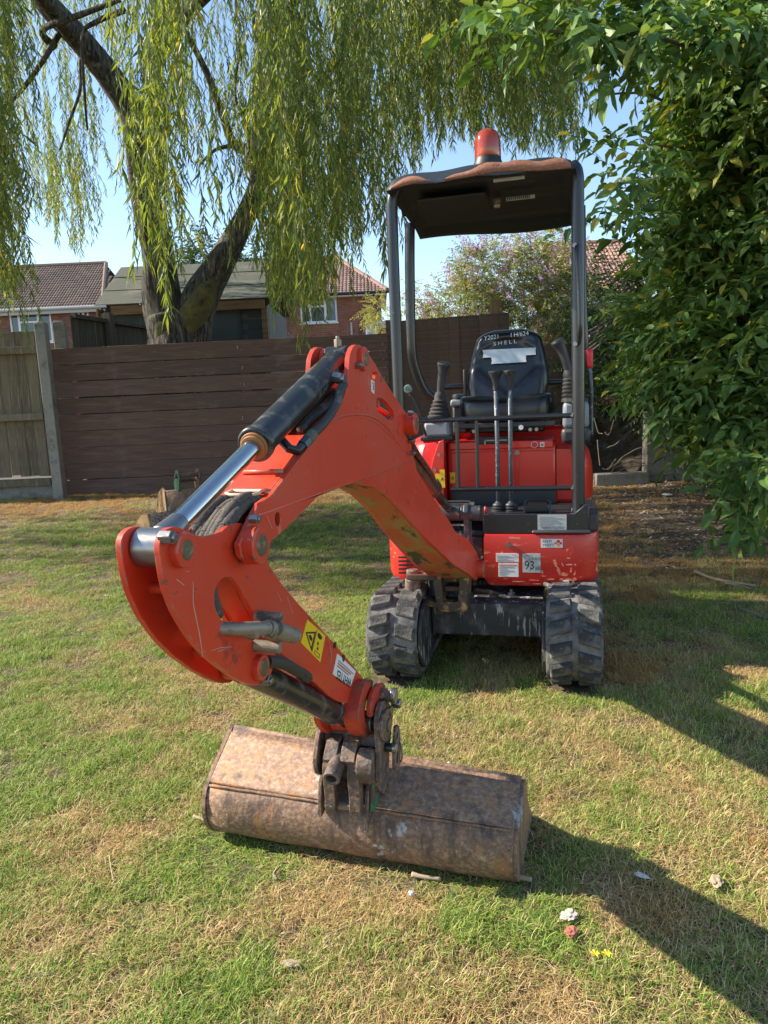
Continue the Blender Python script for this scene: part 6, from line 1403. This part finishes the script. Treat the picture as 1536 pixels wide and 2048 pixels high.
for p in pts:
    X_, Y_ = pxof(*p[:3])
    if Y_ > np.interp(X_, BXX, BYY)-45: continue
    if X_ < 1300 and 105 < Y_ < 470 and rf.random() < (.80 if X_ < 1260 else .55): continue
    if X_ < 1250 and Y_ > 470 and rf.random() < .5: continue
    if 1290 < X_ < 1400 and 90 < Y_ < 300 and rf.random() < .35: continue
    keep_.append(p)
pts = keep_
pts.sort(key=lambda p: (p[1]+(0 if p[6] > .85 else 2)))
# keep the sky gap left of the bush
parts = []; single = []
for n_, (t, D, z, dx, dy, dz, r) in enumerate(pts):
    loc = np.array(bg(t, D, z)-BU.location); d = bgdir(dx, dy, dz); a = inst(SH[n_ % 10], loc, d, rg.gauss(0,.35), rg.uniform(.8,1.15), (rg.random()-.5)*.25)
    parts.append(a)
v, f, a = join(parts)
# the leaves nearest to the camera become parts of their own
LT = len(tri(leaf_shape('broad')[1])); 
foliage = fastmesh('foliage', v, f, M_leaf, BU, {'v': ('FACE', a)}); foliage['kind'] = 'stuff'
P, F_ = leaf_shape('broad'); lm = []
for q in range(4):
    o = mesh('leaf', P*(.95+.05*q), F_, M_leaf, BU, attrs={'v': ('FACE', [.35+.18*q]*len(F_))}, smooth=True); lm.append(o)
front = sorted([p for p in pts if p[6] > .8], key=lambda p: p[1])[:74]
c_ = 0
for (t, D, z, dx, dy, dz, r) in front:
    base = bg(t, D, z)-BU.location; d0 = Vector(bgdir(dx, dy, dz)).normalized()
    for j in range(4):
        dd = (d0+Vector((rg.gauss(0,.6), rg.gauss(0,.6), rg.gauss(-.2,.4)))).normalized(); pos = base+d0*(.06*j)+Vector((rg.gauss(0,.02), rg.gauss(0,.02), rg.gauss(0,.02)))+Vector((math.sin(YAW),-math.cos(YAW),0))*.03
        R_ = rotframes(np.array([dd]), np.array([[0,0,1.]]), np.array([rg.gauss(0,.4)]))[0]
        o = lm[c_ % 4] if c_ < 4 else dup(lm[c_ % 4], BU)
        o.matrix_local = Matrix.Translation(pos) @ Matrix(R_.T.tolist()).to_4x4() @ Matrix.Scale(rg.uniform(.85,1.2), 4); c_ += 1
def stems(par, lines, r=.012, m=M_stem):
    for L_ in lines:
        P = smooth_path([at(*p) for p in L_], 4); n = len(P); MB().tube(to_local(par, P), [r*(1-.6*i/n) for i in range(n)], 7).build('stem', m, par, smooth=True)
stems(BU, [[(1560,700,5.2),(1450,600,5.3),(1350,480,5.4),(1280,400,5.2)], [(1540,60,4.4),(1400,95,4.2),(1300,70,4.0),(1180,72,3.8),(1060,55,3.6),(960,35,3.5)], [(1560,400,5),(1450,330,5),(1380,300,4.9),(1300,290,4.8)],
           [(1560,900,4.6),(1500,960,4.5),(1440,1040,4.4)], [(1560,480,5.2),(1480,440,5.2),(1400,400,5)], [(1520,1050,5.6),(1530,900,5.6),(1550,700,5.6)], [(1400,850,5.8),(1350,800,6),(1280,790,6)], [(1400,250,5.2),(1300,190,5.2),(1200,190,5)]])
stems(BU, [[(1600,1060,6.2),(1560,800,6.0),(1500,500,5.9),(1470,200,5.8)]], .05)
# dark shrubs and ivy behind
def shrub(name, label, cat, blobs, num, seed, arrs, m, group=None, dv=0, sc=1.0, base=None):
    cxs = sum(b[0] for b in blobs)/len(blobs); cds = sum(b[1] for b in blobs)/len(blobs)
    rt_ = empty(name, label, cat, bg(cxs, cds, gz(0, cds)), 0, group); rg2 = random.Random(seed); ps = cloud(blobs, num, seed); prt = []
    for n_, (t, D, z, dx, dy, dz, r) in enumerate(ps):
        prt.append(inst(arrs[n_ % len(arrs)], np.array(bg(t, D, z)-rt_.location), bgdir(dx, dy, dz), rg2.gauss(0,.5), sc*rg2.uniform(.75,1.2), dv+(rg2.random()-.5)*.3))
    v, f, a = join(prt); o = fastmesh('foliage', v, f, m, rt_, {'v': ('FACE', a)}); o['kind'] = 'stuff'
    return rt_, ps
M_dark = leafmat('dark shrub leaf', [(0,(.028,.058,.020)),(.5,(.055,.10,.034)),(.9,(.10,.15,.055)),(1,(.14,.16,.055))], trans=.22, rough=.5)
SS = [shoot_arrays(200+i, 'small', 13, .30) for i in range(8)]
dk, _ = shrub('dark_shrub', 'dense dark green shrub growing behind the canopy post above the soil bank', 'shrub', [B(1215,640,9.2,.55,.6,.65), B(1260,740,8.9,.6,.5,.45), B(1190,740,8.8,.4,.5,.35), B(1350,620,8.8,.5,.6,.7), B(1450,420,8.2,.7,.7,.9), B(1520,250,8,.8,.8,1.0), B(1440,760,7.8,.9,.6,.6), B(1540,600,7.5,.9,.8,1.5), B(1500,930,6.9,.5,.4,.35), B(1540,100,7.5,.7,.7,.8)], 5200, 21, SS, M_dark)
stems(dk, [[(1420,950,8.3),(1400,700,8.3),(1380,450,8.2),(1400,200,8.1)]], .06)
# buddleia with purple spikes
M_bud = leafmat('buddleia leaf', [(0,(.14,.19,.07)),(.45,(.27,.31,.12)),(.85,(.44,.43,.18)),(1,(.38,.32,.12))], trans=.35, rough=.5)
M_flow = leafmat('buddleia flower', [(0,(.32,.16,.48)),(.5,(.50,.30,.66)),(1,(.66,.50,.76))], trans=.25, rough=.7); M_spent = leafmat('spent flower', [(0,(.14,.085,.04)),(1,(.24,.15,.07))], trans=.2, rough=.8)
bd_blobs = [B(1010,570,12.3,.80,.7,.62), B(1090,530,12.3,.45,.6,.62), B(920,620,12.0,.62,.6,.40), B(1060,640,12.0,.8,.6,.5), B(870,650,12.2,.35,.5,.25), B(1130,600,12.0,.5,.6,.7), B(960,545,12.3,.45,.5,.40)]
bd, bps = shrub('buddleia_bush', 'buddleia bush with purple flower spikes seen under the canopy behind the fence', 'bush', bd_blobs, 2600, 31, SS, M_bud, sc=.95)
fl_n = 0; prt = []; prt2 = []
rg = random.Random(9)
def spike(n, L, seed):
    rng = np.random.default_rng(seed); q = rng.random(n); r = .022*(1-q*.75); a = rng.uniform(0,6.28,n); p = np.stack([r*np.cos(a), q*L, r*np.sin(a)], 1)
    d = np.stack([np.cos(a), np.full(n,.5), np.sin(a)], 1); P_ = np.array([[-.5,0,0],[.5,0,0],[0,1,0.]])*.016
    R_ = rotframes(d, np.tile([0,1.,.2],(n,1)), rng.uniform(0,3,n)); V = np.einsum('kj,njc->nkc', P_, R_)+p[:,None]; return V.reshape(-1,3), np.arange(n*3).reshape(-1,3), rng.random(n)
SP = [spike(70, .20+.03*i, 300+i) for i in range(4)]
pr_ = []
for i, (t, D, z, dx, dy, dz, r) in enumerate([p for p in bps if p[6] > .82 and p[4] < .3]):
    if rg.random() > .75: continue
    sp_ = rg.random() < .5; d = bgdir(dx*.8, dy*.5-.3, abs(dz)+.5)
    if not sp_ and len(pr_) < 4: pass
    if sp_ : prt2.append(inst(SP[i % 4], np.array(bg(t, D, z)-bd.location), d, 0, rg.uniform(.7,1.0)))
    else: pr_.append((t, D, z, d))
v, f, a = join(prt2); o = fastmesh('spent_flower_spikes', v, f, M_spent, bd, {'v': ('FACE', a)}); o['kind'] = 'stuff'
fpro = [fastmesh('flower_spike', *SP[i][:2], M_flow, bd, {'v': ('FACE', SP[i][2])}) for i in range(4)]
for i, (t, D, z, d) in enumerate(pr_[:170]):
    R_ = rotframes(np.array([d], float), np.array([[0,0,1.]]), np.array([0.]))[0]; o = fpro[i % 4] if i < 4 else dup(fpro[i % 4], bd)
    o.matrix_local = Matrix.Translation(bg(t, D, z)-bd.location) @ Matrix(R_.T.tolist()).to_4x4() @ Matrix.Scale(rg.uniform(1.0,1.6), 4)
# pale green sapling by the far house, hedge at the far right
shrub('sapling', 'small pale leaved sapling by the downpipe of the right brick house', 'shrub', [B(755,620,14,.22,.3,.22), B(775,630,14,.3,.3,.3), B(835,600,14,.25,.3,.25)], 200, 41, SS, M_bud, dv=.2, sc=.8)
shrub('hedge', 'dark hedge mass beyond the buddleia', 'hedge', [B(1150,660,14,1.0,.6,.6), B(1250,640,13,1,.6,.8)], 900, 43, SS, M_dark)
# far tree line so that no bare horizon shows between things
shrub('far_tree', 'dark tree standing far behind the willow strands between the two houses', 'tree', [B(470,560,26,2.0,1,1.0), B(420,540,26,1.4,1,.8)], 500, 47, SS, M_dark, sc=3)
# ================================================================ GRASS (instances on points, one object)
def tuft(seed, n, h, w, spreadr, flat=False):
    rng = np.random.default_rng(seed); V = []; F = []; vals = []
    for i in range(n):
        a = rng.uniform(0, 6.28); r = spreadr*math.sqrt(rng.random()); bx_, by = r*math.cos(a), r*math.sin(a); hh = h*rng.uniform(.4,1.25); la = rng.uniform(0,6.28); lean = rng.uniform(.25,1.5)*hh if not flat else rng.uniform(.02,.055)
        fx, fy = math.cos(la), math.sin(la); px_, py_ = -fy*w/2, fx*w/2; v = rng.random() if not flat else (rng.integers(0,7)+rng.uniform(0,.28))/7.31; n0 = len(V)
        for k, (q, ww) in enumerate(((0,1),(.5,.85),(.85,.5))):
            x, y, z = bx_+fx*lean*q*q, by+fy*lean*q*q, hh*(q-.25*q*q*min(1.6,lean/hh)) if not flat else hh*math.sin(q*2.4)+.002; V += [(x-px_*ww,y-py_*ww,z),(x+px_*ww,y+py_*ww,z)]
        V.append((bx_+fx*lean, by+fy*lean, hh*(1-.32*min(1.6,lean/hh)) if not flat else hh*.5)); F += [(n0,n0+1,n0+3),(n0,n0+3,n0+2),(n0+2,n0+3,n0+5),(n0+2,n0+5,n0+4),(n0+4,n0+5,n0+6)]; vals += [v]*5
    return V, F, vals
M_grass = bpy.data.materials.new('lawn blade'); M_grass.use_nodes = True; n = M_grass.node_tree; L = n.links; b = n.nodes['Principled BSDF']; b.inputs['Roughness'].default_value = .55; b.inputs['Specular IOR Level'].default_value = .35
a1 = n.nodes.new('ShaderNodeAttribute'); a1.attribute_name = 'dry'; a1.attribute_type = 'INSTANCER'; a2 = n.nodes.new('ShaderNodeAttribute'); a2.attribute_name = 'v'
g = n.nodes.new('ShaderNodeValToRGB'); e = g.color_ramp.elements; e[0].position = 0; e[0].color = (.065,.145,.020,1); e[1].position = 1; e[1].color = (.50,.58,.13,1); x_ = e.new(.5); x_.color = (.245,.38,.055,1)
s_ = n.nodes.new('ShaderNodeValToRGB'); e = s_.color_ramp.elements; e[0].position = 0; e[0].color = (.36,.22,.085,1); e[1].position = 1; e[1].color = (.80,.64,.34,1); x_ = e.new(.5); x_.color = (.60,.43,.19,1)
L.new(a2.outputs['Fac'], g.inputs[0]); L.new(a2.outputs['Fac'], s_.inputs[0])
ad = n.nodes.new('ShaderNodeMath'); ad.operation = 'MULTIPLY'; ad.inputs[1].default_value = 7.31; L.new(a2.outputs['Fac'], ad.inputs[0]); fr_ = n.nodes.new('ShaderNodeMath'); fr_.operation = 'FRACT'; L.new(ad.outputs[0], fr_.inputs[0])
lt = n.nodes.new('ShaderNodeMath'); lt.operation = 'LESS_THAN'; L.new(fr_.outputs[0], lt.inputs[0]); L.new(a1.outputs['Fac'], lt.inputs[1])
mx = n.nodes.new('ShaderNodeMix'); mx.data_type = 'RGBA'; L.new(lt.outputs[0], mx.inputs[0]); L.new(g.outputs[0], mx.inputs[6]); L.new(s_.outputs[0], mx.inputs[7]); dm = n.nodes.new('ShaderNodeMapRange'); dm.inputs['From Min'].default_value = .72; dm.inputs['From Max'].default_value = .95; L.new(a1.outputs['Fac'], dm.inputs[0])
ot = n.nodes.new('ShaderNodeMix'); ot.data_type = 'RGBA'; ot.blend_type = 'MULTIPLY'; L.new(dm.outputs[0], ot.inputs[0]); L.new(mx.outputs[2], ot.inputs[6]); ot.inputs[7].default_value = (.97,.80,.62,1); mx = ot
L.new(mx.outputs[2], b.inputs['Base Color'])
t_ = n.nodes.new('ShaderNodeBsdfTranslucent'); L.new(mx.outputs[2], t_.inputs[0]); ms = n.nodes.new('ShaderNodeMixShader'); ms.inputs[0].default_value = .35; L.new(b.outputs[0], ms.inputs[1]); L.new(t_.outputs[0], ms.inputs[2]); L.new(ms.outputs[0], n.nodes['Material Output'].inputs[0])
def soilmask(t, D):
    """1 where the ground under the bush is bare soil and litter"""
    u = t/np.maximum(D, .1)*FPX+768
    m = np.clip((u-1150-(noise2(t*1.5,D*1.5,12)-.5)*260)/160, 0, 1)*np.clip((D-4.6+(noise2(t*2,D*2,13)-.5)*1.2)/.8, 0, 1); return m
def dryness(t, D):
    u = t/np.maximum(D,.1)*FPX+768
    base = .13+1.9*(noise2(t*1.3+3, D*1.3, 8, 4)-.5)+1.2*(noise2(t*5, D*5, 9, 3)-.5)
    base += np.clip((u-850)/620, 0, .50)*np.clip((D-1.5)/.8,.35,1)
    base += .75*np.clip((D-6.6)/.8, 0, 1)+.25*np.exp(-((D-6.2)/.35)**2)*np.clip((u-480)/200,0,1)
    base += .22*np.exp(-((D-2.35)/.3)**2-((t-.85)/.7)**2)
    base -= .24*np.clip((760-u)/600, 0, 1)*np.exp(-((D-3.2)/1.4)**2)
    return np.clip(base, .08, .95)
def scatter(D0, D1, dens, seed, margin=.24):
    rng = np.random.default_rng(seed); area = (D1-D0)*(.55*2+2*margin)*D1; N = int(area*dens); D = rng.uniform(D0, D1, N); t = rng.uniform(-1,1,N)*(.55+margin)*D1
    k = np.abs(t) < (.545+margin)*D+.35; return t[k], D[k]
T_, D_ = [], []
for D0, D1, dn in ((1.15,2.2,1500),(2.2,3.4,1150),(3.4,5,800),(5,6.8,560),(6.8,8.75,420)):
    t, D = scatter(D0, D1, dn, int(D0*10)); T_.append(t); D_.append(D)
t = np.concatenate(T_); D = np.concatenate(D_); rng = np.random.default_rng(77)
sm = soilmask(t, D); bare = np.clip((noise2(t*3.6+9, D*3.6, 31, 4)-.60)*9, 0, 1)
keep = (rng.random(len(t)) > sm*.88)
wx, wy = CAM.x+cy*t-sy*D, CAM.y+sy*t+cy*D
intrack = ((np.abs(np.abs(wx)-.38) < .115) & (wy > -.80) & (wy < .8)); inb = (wx > -.63) & (wx < .2) & (wy > -2.30) & (wy < -2.03)
keep &= ~intrack; t, D, sm, wx, wy, bare = [q[keep] for q in (t, D, sm, wx, wy, bare)]
N = len(t); dry = np.clip(dryness(t, D)+sm*.3, 0, 1)
hs_ = .35+1.35*noise2(t*3.2, D*3.2, 15, 4)
hs_ *= np.where((wx > -.70) & (wx < .28) & (wy > -2.12) & (wy < -1.6), .35, 1)
me = bpy.data.meshes.new('grass'); me.vertices.add(N); me.vertices.foreach_set('co', np.stack([wx, wy, gzn(t, D)-.003], 1).astype('f').ravel())
def addattr(nm, typ, val, key='value'):
    a = me.attributes.new(nm, typ, 'POINT'); a.data.foreach_set(key, val.ravel())
addattr('dry', 'FLOAT', dry.astype('f')); addattr('rot', 'FLOAT_VECTOR', np.stack([rng.normal(0,.12,N), rng.normal(0,.12,N), rng.uniform(0,6.28,N)], 1).astype('f'), 'vector')
sc = (hs_*rng.uniform(.75,1.3,N)); addattr('scl', 'FLOAT_VECTOR', np.stack([np.ones(N)*rng.uniform(.9,1.2,N), np.ones(N)*rng.uniform(.9,1.2,N), sc], 1).astype('f'), 'vector')
NT = 8; addattr('pick', 'INT', np.where(rng.random(N) < np.maximum(bare*.85, sm*.8), rng.integers(5, 8, N), rng.integers(0, NT, N)).astype('i'))
go = bpy.data.objects.new('grass', me); C.collection.objects.link(go); tag(go, 'short patchy lawn grass, part green and part dried to straw', 'grass', kind='stuff')
tufts = []
for i in range(NT):
    V, F, vals = tuft(500+i, 52, (.030 if i % 2 else .024), .0019, .045) if i < 5 else tuft(500+i, 34, .007, .0017, .045, True); m_ = bpy.data.meshes.new('grass_tuft'); m_.from_pydata(V, [], F); a = m_.attributes.new('v', 'FLOAT', 'FACE'); a.data.foreach_set('value', np.array(vals, 'f')); m_.materials.append(M_grass); m_.update()
    tufts.append(bpy.data.objects.new('grass_tuft', m_))
def instancer(o, objs, nm):
    ng = bpy.data.node_groups.new(nm, 'GeometryNodeTree'); ng.interface.new_socket('Geometry', in_out='INPUT', socket_type='NodeSocketGeometry'); ng.interface.new_socket('Geometry', in_out='OUTPUT', socket_type='NodeSocketGeometry')
    N_ = ng.nodes; K = ng.links; gi, gout = N_.new('NodeGroupInput'), N_.new('NodeGroupOutput'); ip = N_.new('GeometryNodeInstanceOnPoints'); jn = N_.new('GeometryNodeJoinGeometry'); mp = N_.new('GeometryNodeMeshToPoints')
    K.new(gi.outputs[0], mp.inputs[0]); K.new(mp.outputs[0], ip.inputs['Points']); K.new(ip.outputs[0], gout.inputs[0])
    for ob in reversed(objs):
        oi = N_.new('GeometryNodeObjectInfo'); oi.inputs['Object'].default_value = ob; oi.inputs['As Instance'].default_value = True; K.new(oi.outputs['Geometry'], jn.inputs[0])
    K.new(jn.outputs[0], ip.inputs['Instance']); ip.inputs['Pick Instance'].default_value = True
    for key, typ, sock in (('pick','INT','Instance Index'),('rot','FLOAT_VECTOR','Rotation'),('scl','FLOAT_VECTOR','Scale')):
        na = N_.new('GeometryNodeInputNamedAttribute'); na.data_type = typ; na.inputs['Name'].default_value = key
        src = next(s for s in na.outputs if s.name == 'Attribute' and s.enabled)
        if sock == 'Rotation':
            er = N_.new('FunctionNodeEulerToRotation'); K.new(src, er.inputs[0]); src = er.outputs[0]
        K.new(src, ip.inputs[sock])
    md = o.modifiers.new('scatter', 'NODES'); md.node_group = ng
instancer(go, tufts, 'grass_scatter')
# litter: wood chips, pebbles, straws on the soil and lawn
M_chip = mat('pale wood chip and stone', (.30,.235,.17), .9, obj_rand=.45); M_chip2 = mat('brown dead leaf litter', (.17,.085,.04), .9, obj_rand=.4)
chips = []
for i in range(5):
    bmx = bmesh.new(); bmesh.ops.create_icosphere(bmx, subdivisions=1, radius=1)
    rr = random.Random(i)
    for v in bmx.verts: v.co *= rr.uniform(.7,1.2)
    m_ = bpy.data.meshes.new('litter_piece'); bmx.to_mesh(m_); bmx.free(); m_.materials.append(M_chip if i < 3 else M_chip2); chips.append(bpy.data.objects.new('litter_piece', m_))
t, D = scatter(4.2, 8.6, 700, 88); sm = soilmask(t, D); k = np.random.default_rng(5).random(len(t)) < sm*.9+.004; t, D = t[k], D[k]; t2, D2 = scatter(1.2, 6, 42, 90); t, D = np.concatenate([t,t2]), np.concatenate([D,D2]); N = len(t); rng = np.random.default_rng(6)
me = bpy.data.meshes.new('ground_litter'); me.vertices.add(N); me.vertices.foreach_set('co', np.stack([CAM.x+cy*t-sy*D, CAM.y+sy*t+cy*D, gzn(t, D)+.004], 1).astype('f').ravel())
addattr('rot', 'FLOAT_VECTOR', np.stack([rng.normal(0,.3,N), rng.normal(0,.3,N), rng.uniform(0,6.28,N)], 1).astype('f'), 'vector'); s0 = rng.uniform(.004,.012,N)*(1+1.0*(rng.random(N) < .05))*np.where(D < 4.2, .42, 1); addattr('scl', 'FLOAT_VECTOR', np.stack([s0*rng.uniform(1,3.2,N), s0, s0*.4], 1).astype('f'), 'vector'); addattr('pick', 'INT', rng.integers(0,5,N).astype('i'))
lo = bpy.data.objects.new('ground_litter', me); C.collection.objects.link(lo); tag(lo, 'scattered wood chips, pebbles and dead leaves on the bare soil', 'litter', kind='stuff'); instancer(lo, chips, 'litter_scatter')
# ---- countable small things
M_stick = mat('dry bleached stick', (.36,.27,.17), .85); M_stickd = mat('grey twig', (.20,.165,.12), .9)
def gpt(px, py, lift=.012):
    D = 4.0
    for _ in range(40):
        t, z = tz(px, py, D); g_ = float(gzn(np.float64(t), np.float64(D))); D *= (CAM.z-g_)/(CAM.z-z)
    t, z = tz(px, py, D); return bg(t, D, float(gzn(np.float64(t), np.float64(D)))+lift)
def stick(pts, r, label, m=M_stick, name='stick'):
    P = [gpt(*p) for p in pts]; o = P[0]; b = MB().tube(smooth_path([p-o for p in P], 4), [r*(1-.4*i/(4*len(P))) for i in range((len(P)-1)*4+1)], 7)
    x = b.build(name, m, None, smooth=True); x.location = o; tag(x, label, 'stick', 'sticks and straws lying about'); return x
stick([(388,1640),(412,1648),(446,1660)], .006, 'pale bleached stick on the grass touching the left end of the wide bucket')
stick([(824,1757),(850,1762),(882,1766)], .007, 'short split piece of pale wood in front of the wide bucket')
stick([(1028,1762),(1045,1764),(1064,1768)], .008, 'stub of pale wood at the front right corner of the wide bucket')
stick([(1390,1146),(1430,1162),(1510,1176)], .013, 'longest thick pale branch lying on the soil under the bush')
stick([(1450,1170),(1480,1175),(1502,1182)], .007, 'thin pale stick just below the thick branch under the bush')
stick([(1478,1222),(1500,1230),(1522,1238)], .011, 'mottled grey branch stub at the right edge on the dry grass', M_stickd)
stick([(1243,1194),(1275,1206),(1298,1232),(1322,1246)], .004, 'long curved grey twig on the shaded grass right of the tracks', M_stickd)
stick([(1430,1212),(1480,1208),(1536,1213)], .004, 'thin arched twig above the mottled branch stub', M_stickd)
stick([(555,1768),(548,1755),(560,1742)], .004, 'small crooked twig on the lawn below the wide bucket', M_stickd)
stick([(220,1720),(224,1750),(229,1772)], .0022, 'thin upright straw on the left lawn', M_stick)
stick([(660,1905),(650,1885),(720,1850)], .0025, 'forked straw lying on the lawn near the bottom centre', M_stick)
stick([(40,1975),(70,1962),(112,1958)], .003, 'brown twig on the lawn in the bottom left corner', M_stickd)
M_paper = mat('dirty white tissue', (.50,.45,.38), .8, bump=.3); M_brickb = mat('crumbled red brick', (.38,.13,.08), .9, bump=.6); M_whs = mat('white stone', (.55,.55,.50), .7); M_dead = mat('beige dead leaf', (.34,.26,.17), .8)
def crumple(name, px, py, s, m, label, cat, h=.35, seed=1, asp=1.5):
    s *= 1.0; h *= 1.1
    rr = random.Random(seed); bmx = bmesh.new(); bmesh.ops.create_icosphere(bmx, subdivisions=3, radius=1)
    for v in bmx.verts: v.co = Vector((v.co.x*asp, v.co.y, v.co.z*h))*(1+.35*math.sin(v.co.x*4+seed)*math.cos(v.co.y*5+v.co.z*6)+rr.uniform(-.10,.10))
    m_ = bpy.data.meshes.new(name); bmx.to_mesh(m_); bmx.free(); m_.transform(Matrix.Scale(s, 4)); m_.materials.append(m); o = bpy.data.objects.new(name, m_); C.collection.objects.link(o); o.location = gpt(px, py, .020); o.rotation_euler.z = rr.uniform(0,6); tag(o, label, cat); return o
crumple('crumpled_tissue', 1138, 1845, .016, M_paper, 'crumpled white tissue lying on the lawn in front of the wide bucket', 'litter', h=.28, seed=12, asp=1.3)
crumple('brick_fragment', 1142, 1878, .012, M_brickb, 'crumbled red brick fragment just below the crumpled tissue', 'brick fragment', seed=3)
crumple('white_shell', 1284, 1765, .009, M_whs, 'small bright white shell in the shadow at lower right', 'shell', h=.3, seed=4, asp=2)
crumple('dry_leaf', 1432, 1776, .014, M_dead, 'curled beige dead leaf in the arm shadow near the right edge', 'leaf', h=.4, seed=5)
crumple('white_pebble', 823, 1800, .007, M_whs, 'white pebble on the grass below the middle of the wide bucket', 'pebble', h=.7, seed=6, asp=1.1)
crumple('white_pebble', 898, 1538, .006, M_whs, 'white pebble on the grass behind the top edge of the wide bucket', 'pebble', h=.7, seed=7, asp=1.1)
crumple('pale_stone', 583, 1942, .010, M_dead, 'pale chip of stone on the lawn at the bottom centre', 'stone', h=.3, seed=8, asp=1.8)
crumple('flat_stone', 1334, 993, .03, M_whs, 'flat pale stone on the bare soil in front of the block wall', 'stone', h=.3, seed=9, asp=1.4)
M_pet = mat('yellow petal', (.85,.62,.02), .6); M_gst = mat('flower stalk', (.09,.14,.03), .7)
for px, py, nm in ((1190,1950,'left'),(1213,1950,'right')):
    fo = empty('yellow_flower', f'small yellow lawn flower, {nm} one of the pair near the bottom right', 'flower', gpt(px, py+8, .012), 0, 'pair of small yellow flowers in the grass')
    MB().tube([(0,0,0),(.002,0,.03),(.0,.002,.048)], .0012, 5).build('stalk', M_gst, fo)
    for k in range(6):
        a = k*1.047; MB().add([(0,0,.048),(.008*math.cos(a-.35),.008*math.sin(a-.35),.052),(.011*math.cos(a),.011*math.sin(a),.050),(.008*math.cos(a+.35),.008*math.sin(a+.35),.052)], [(0,1,2,3)]).build('petal', M_pet, fo)
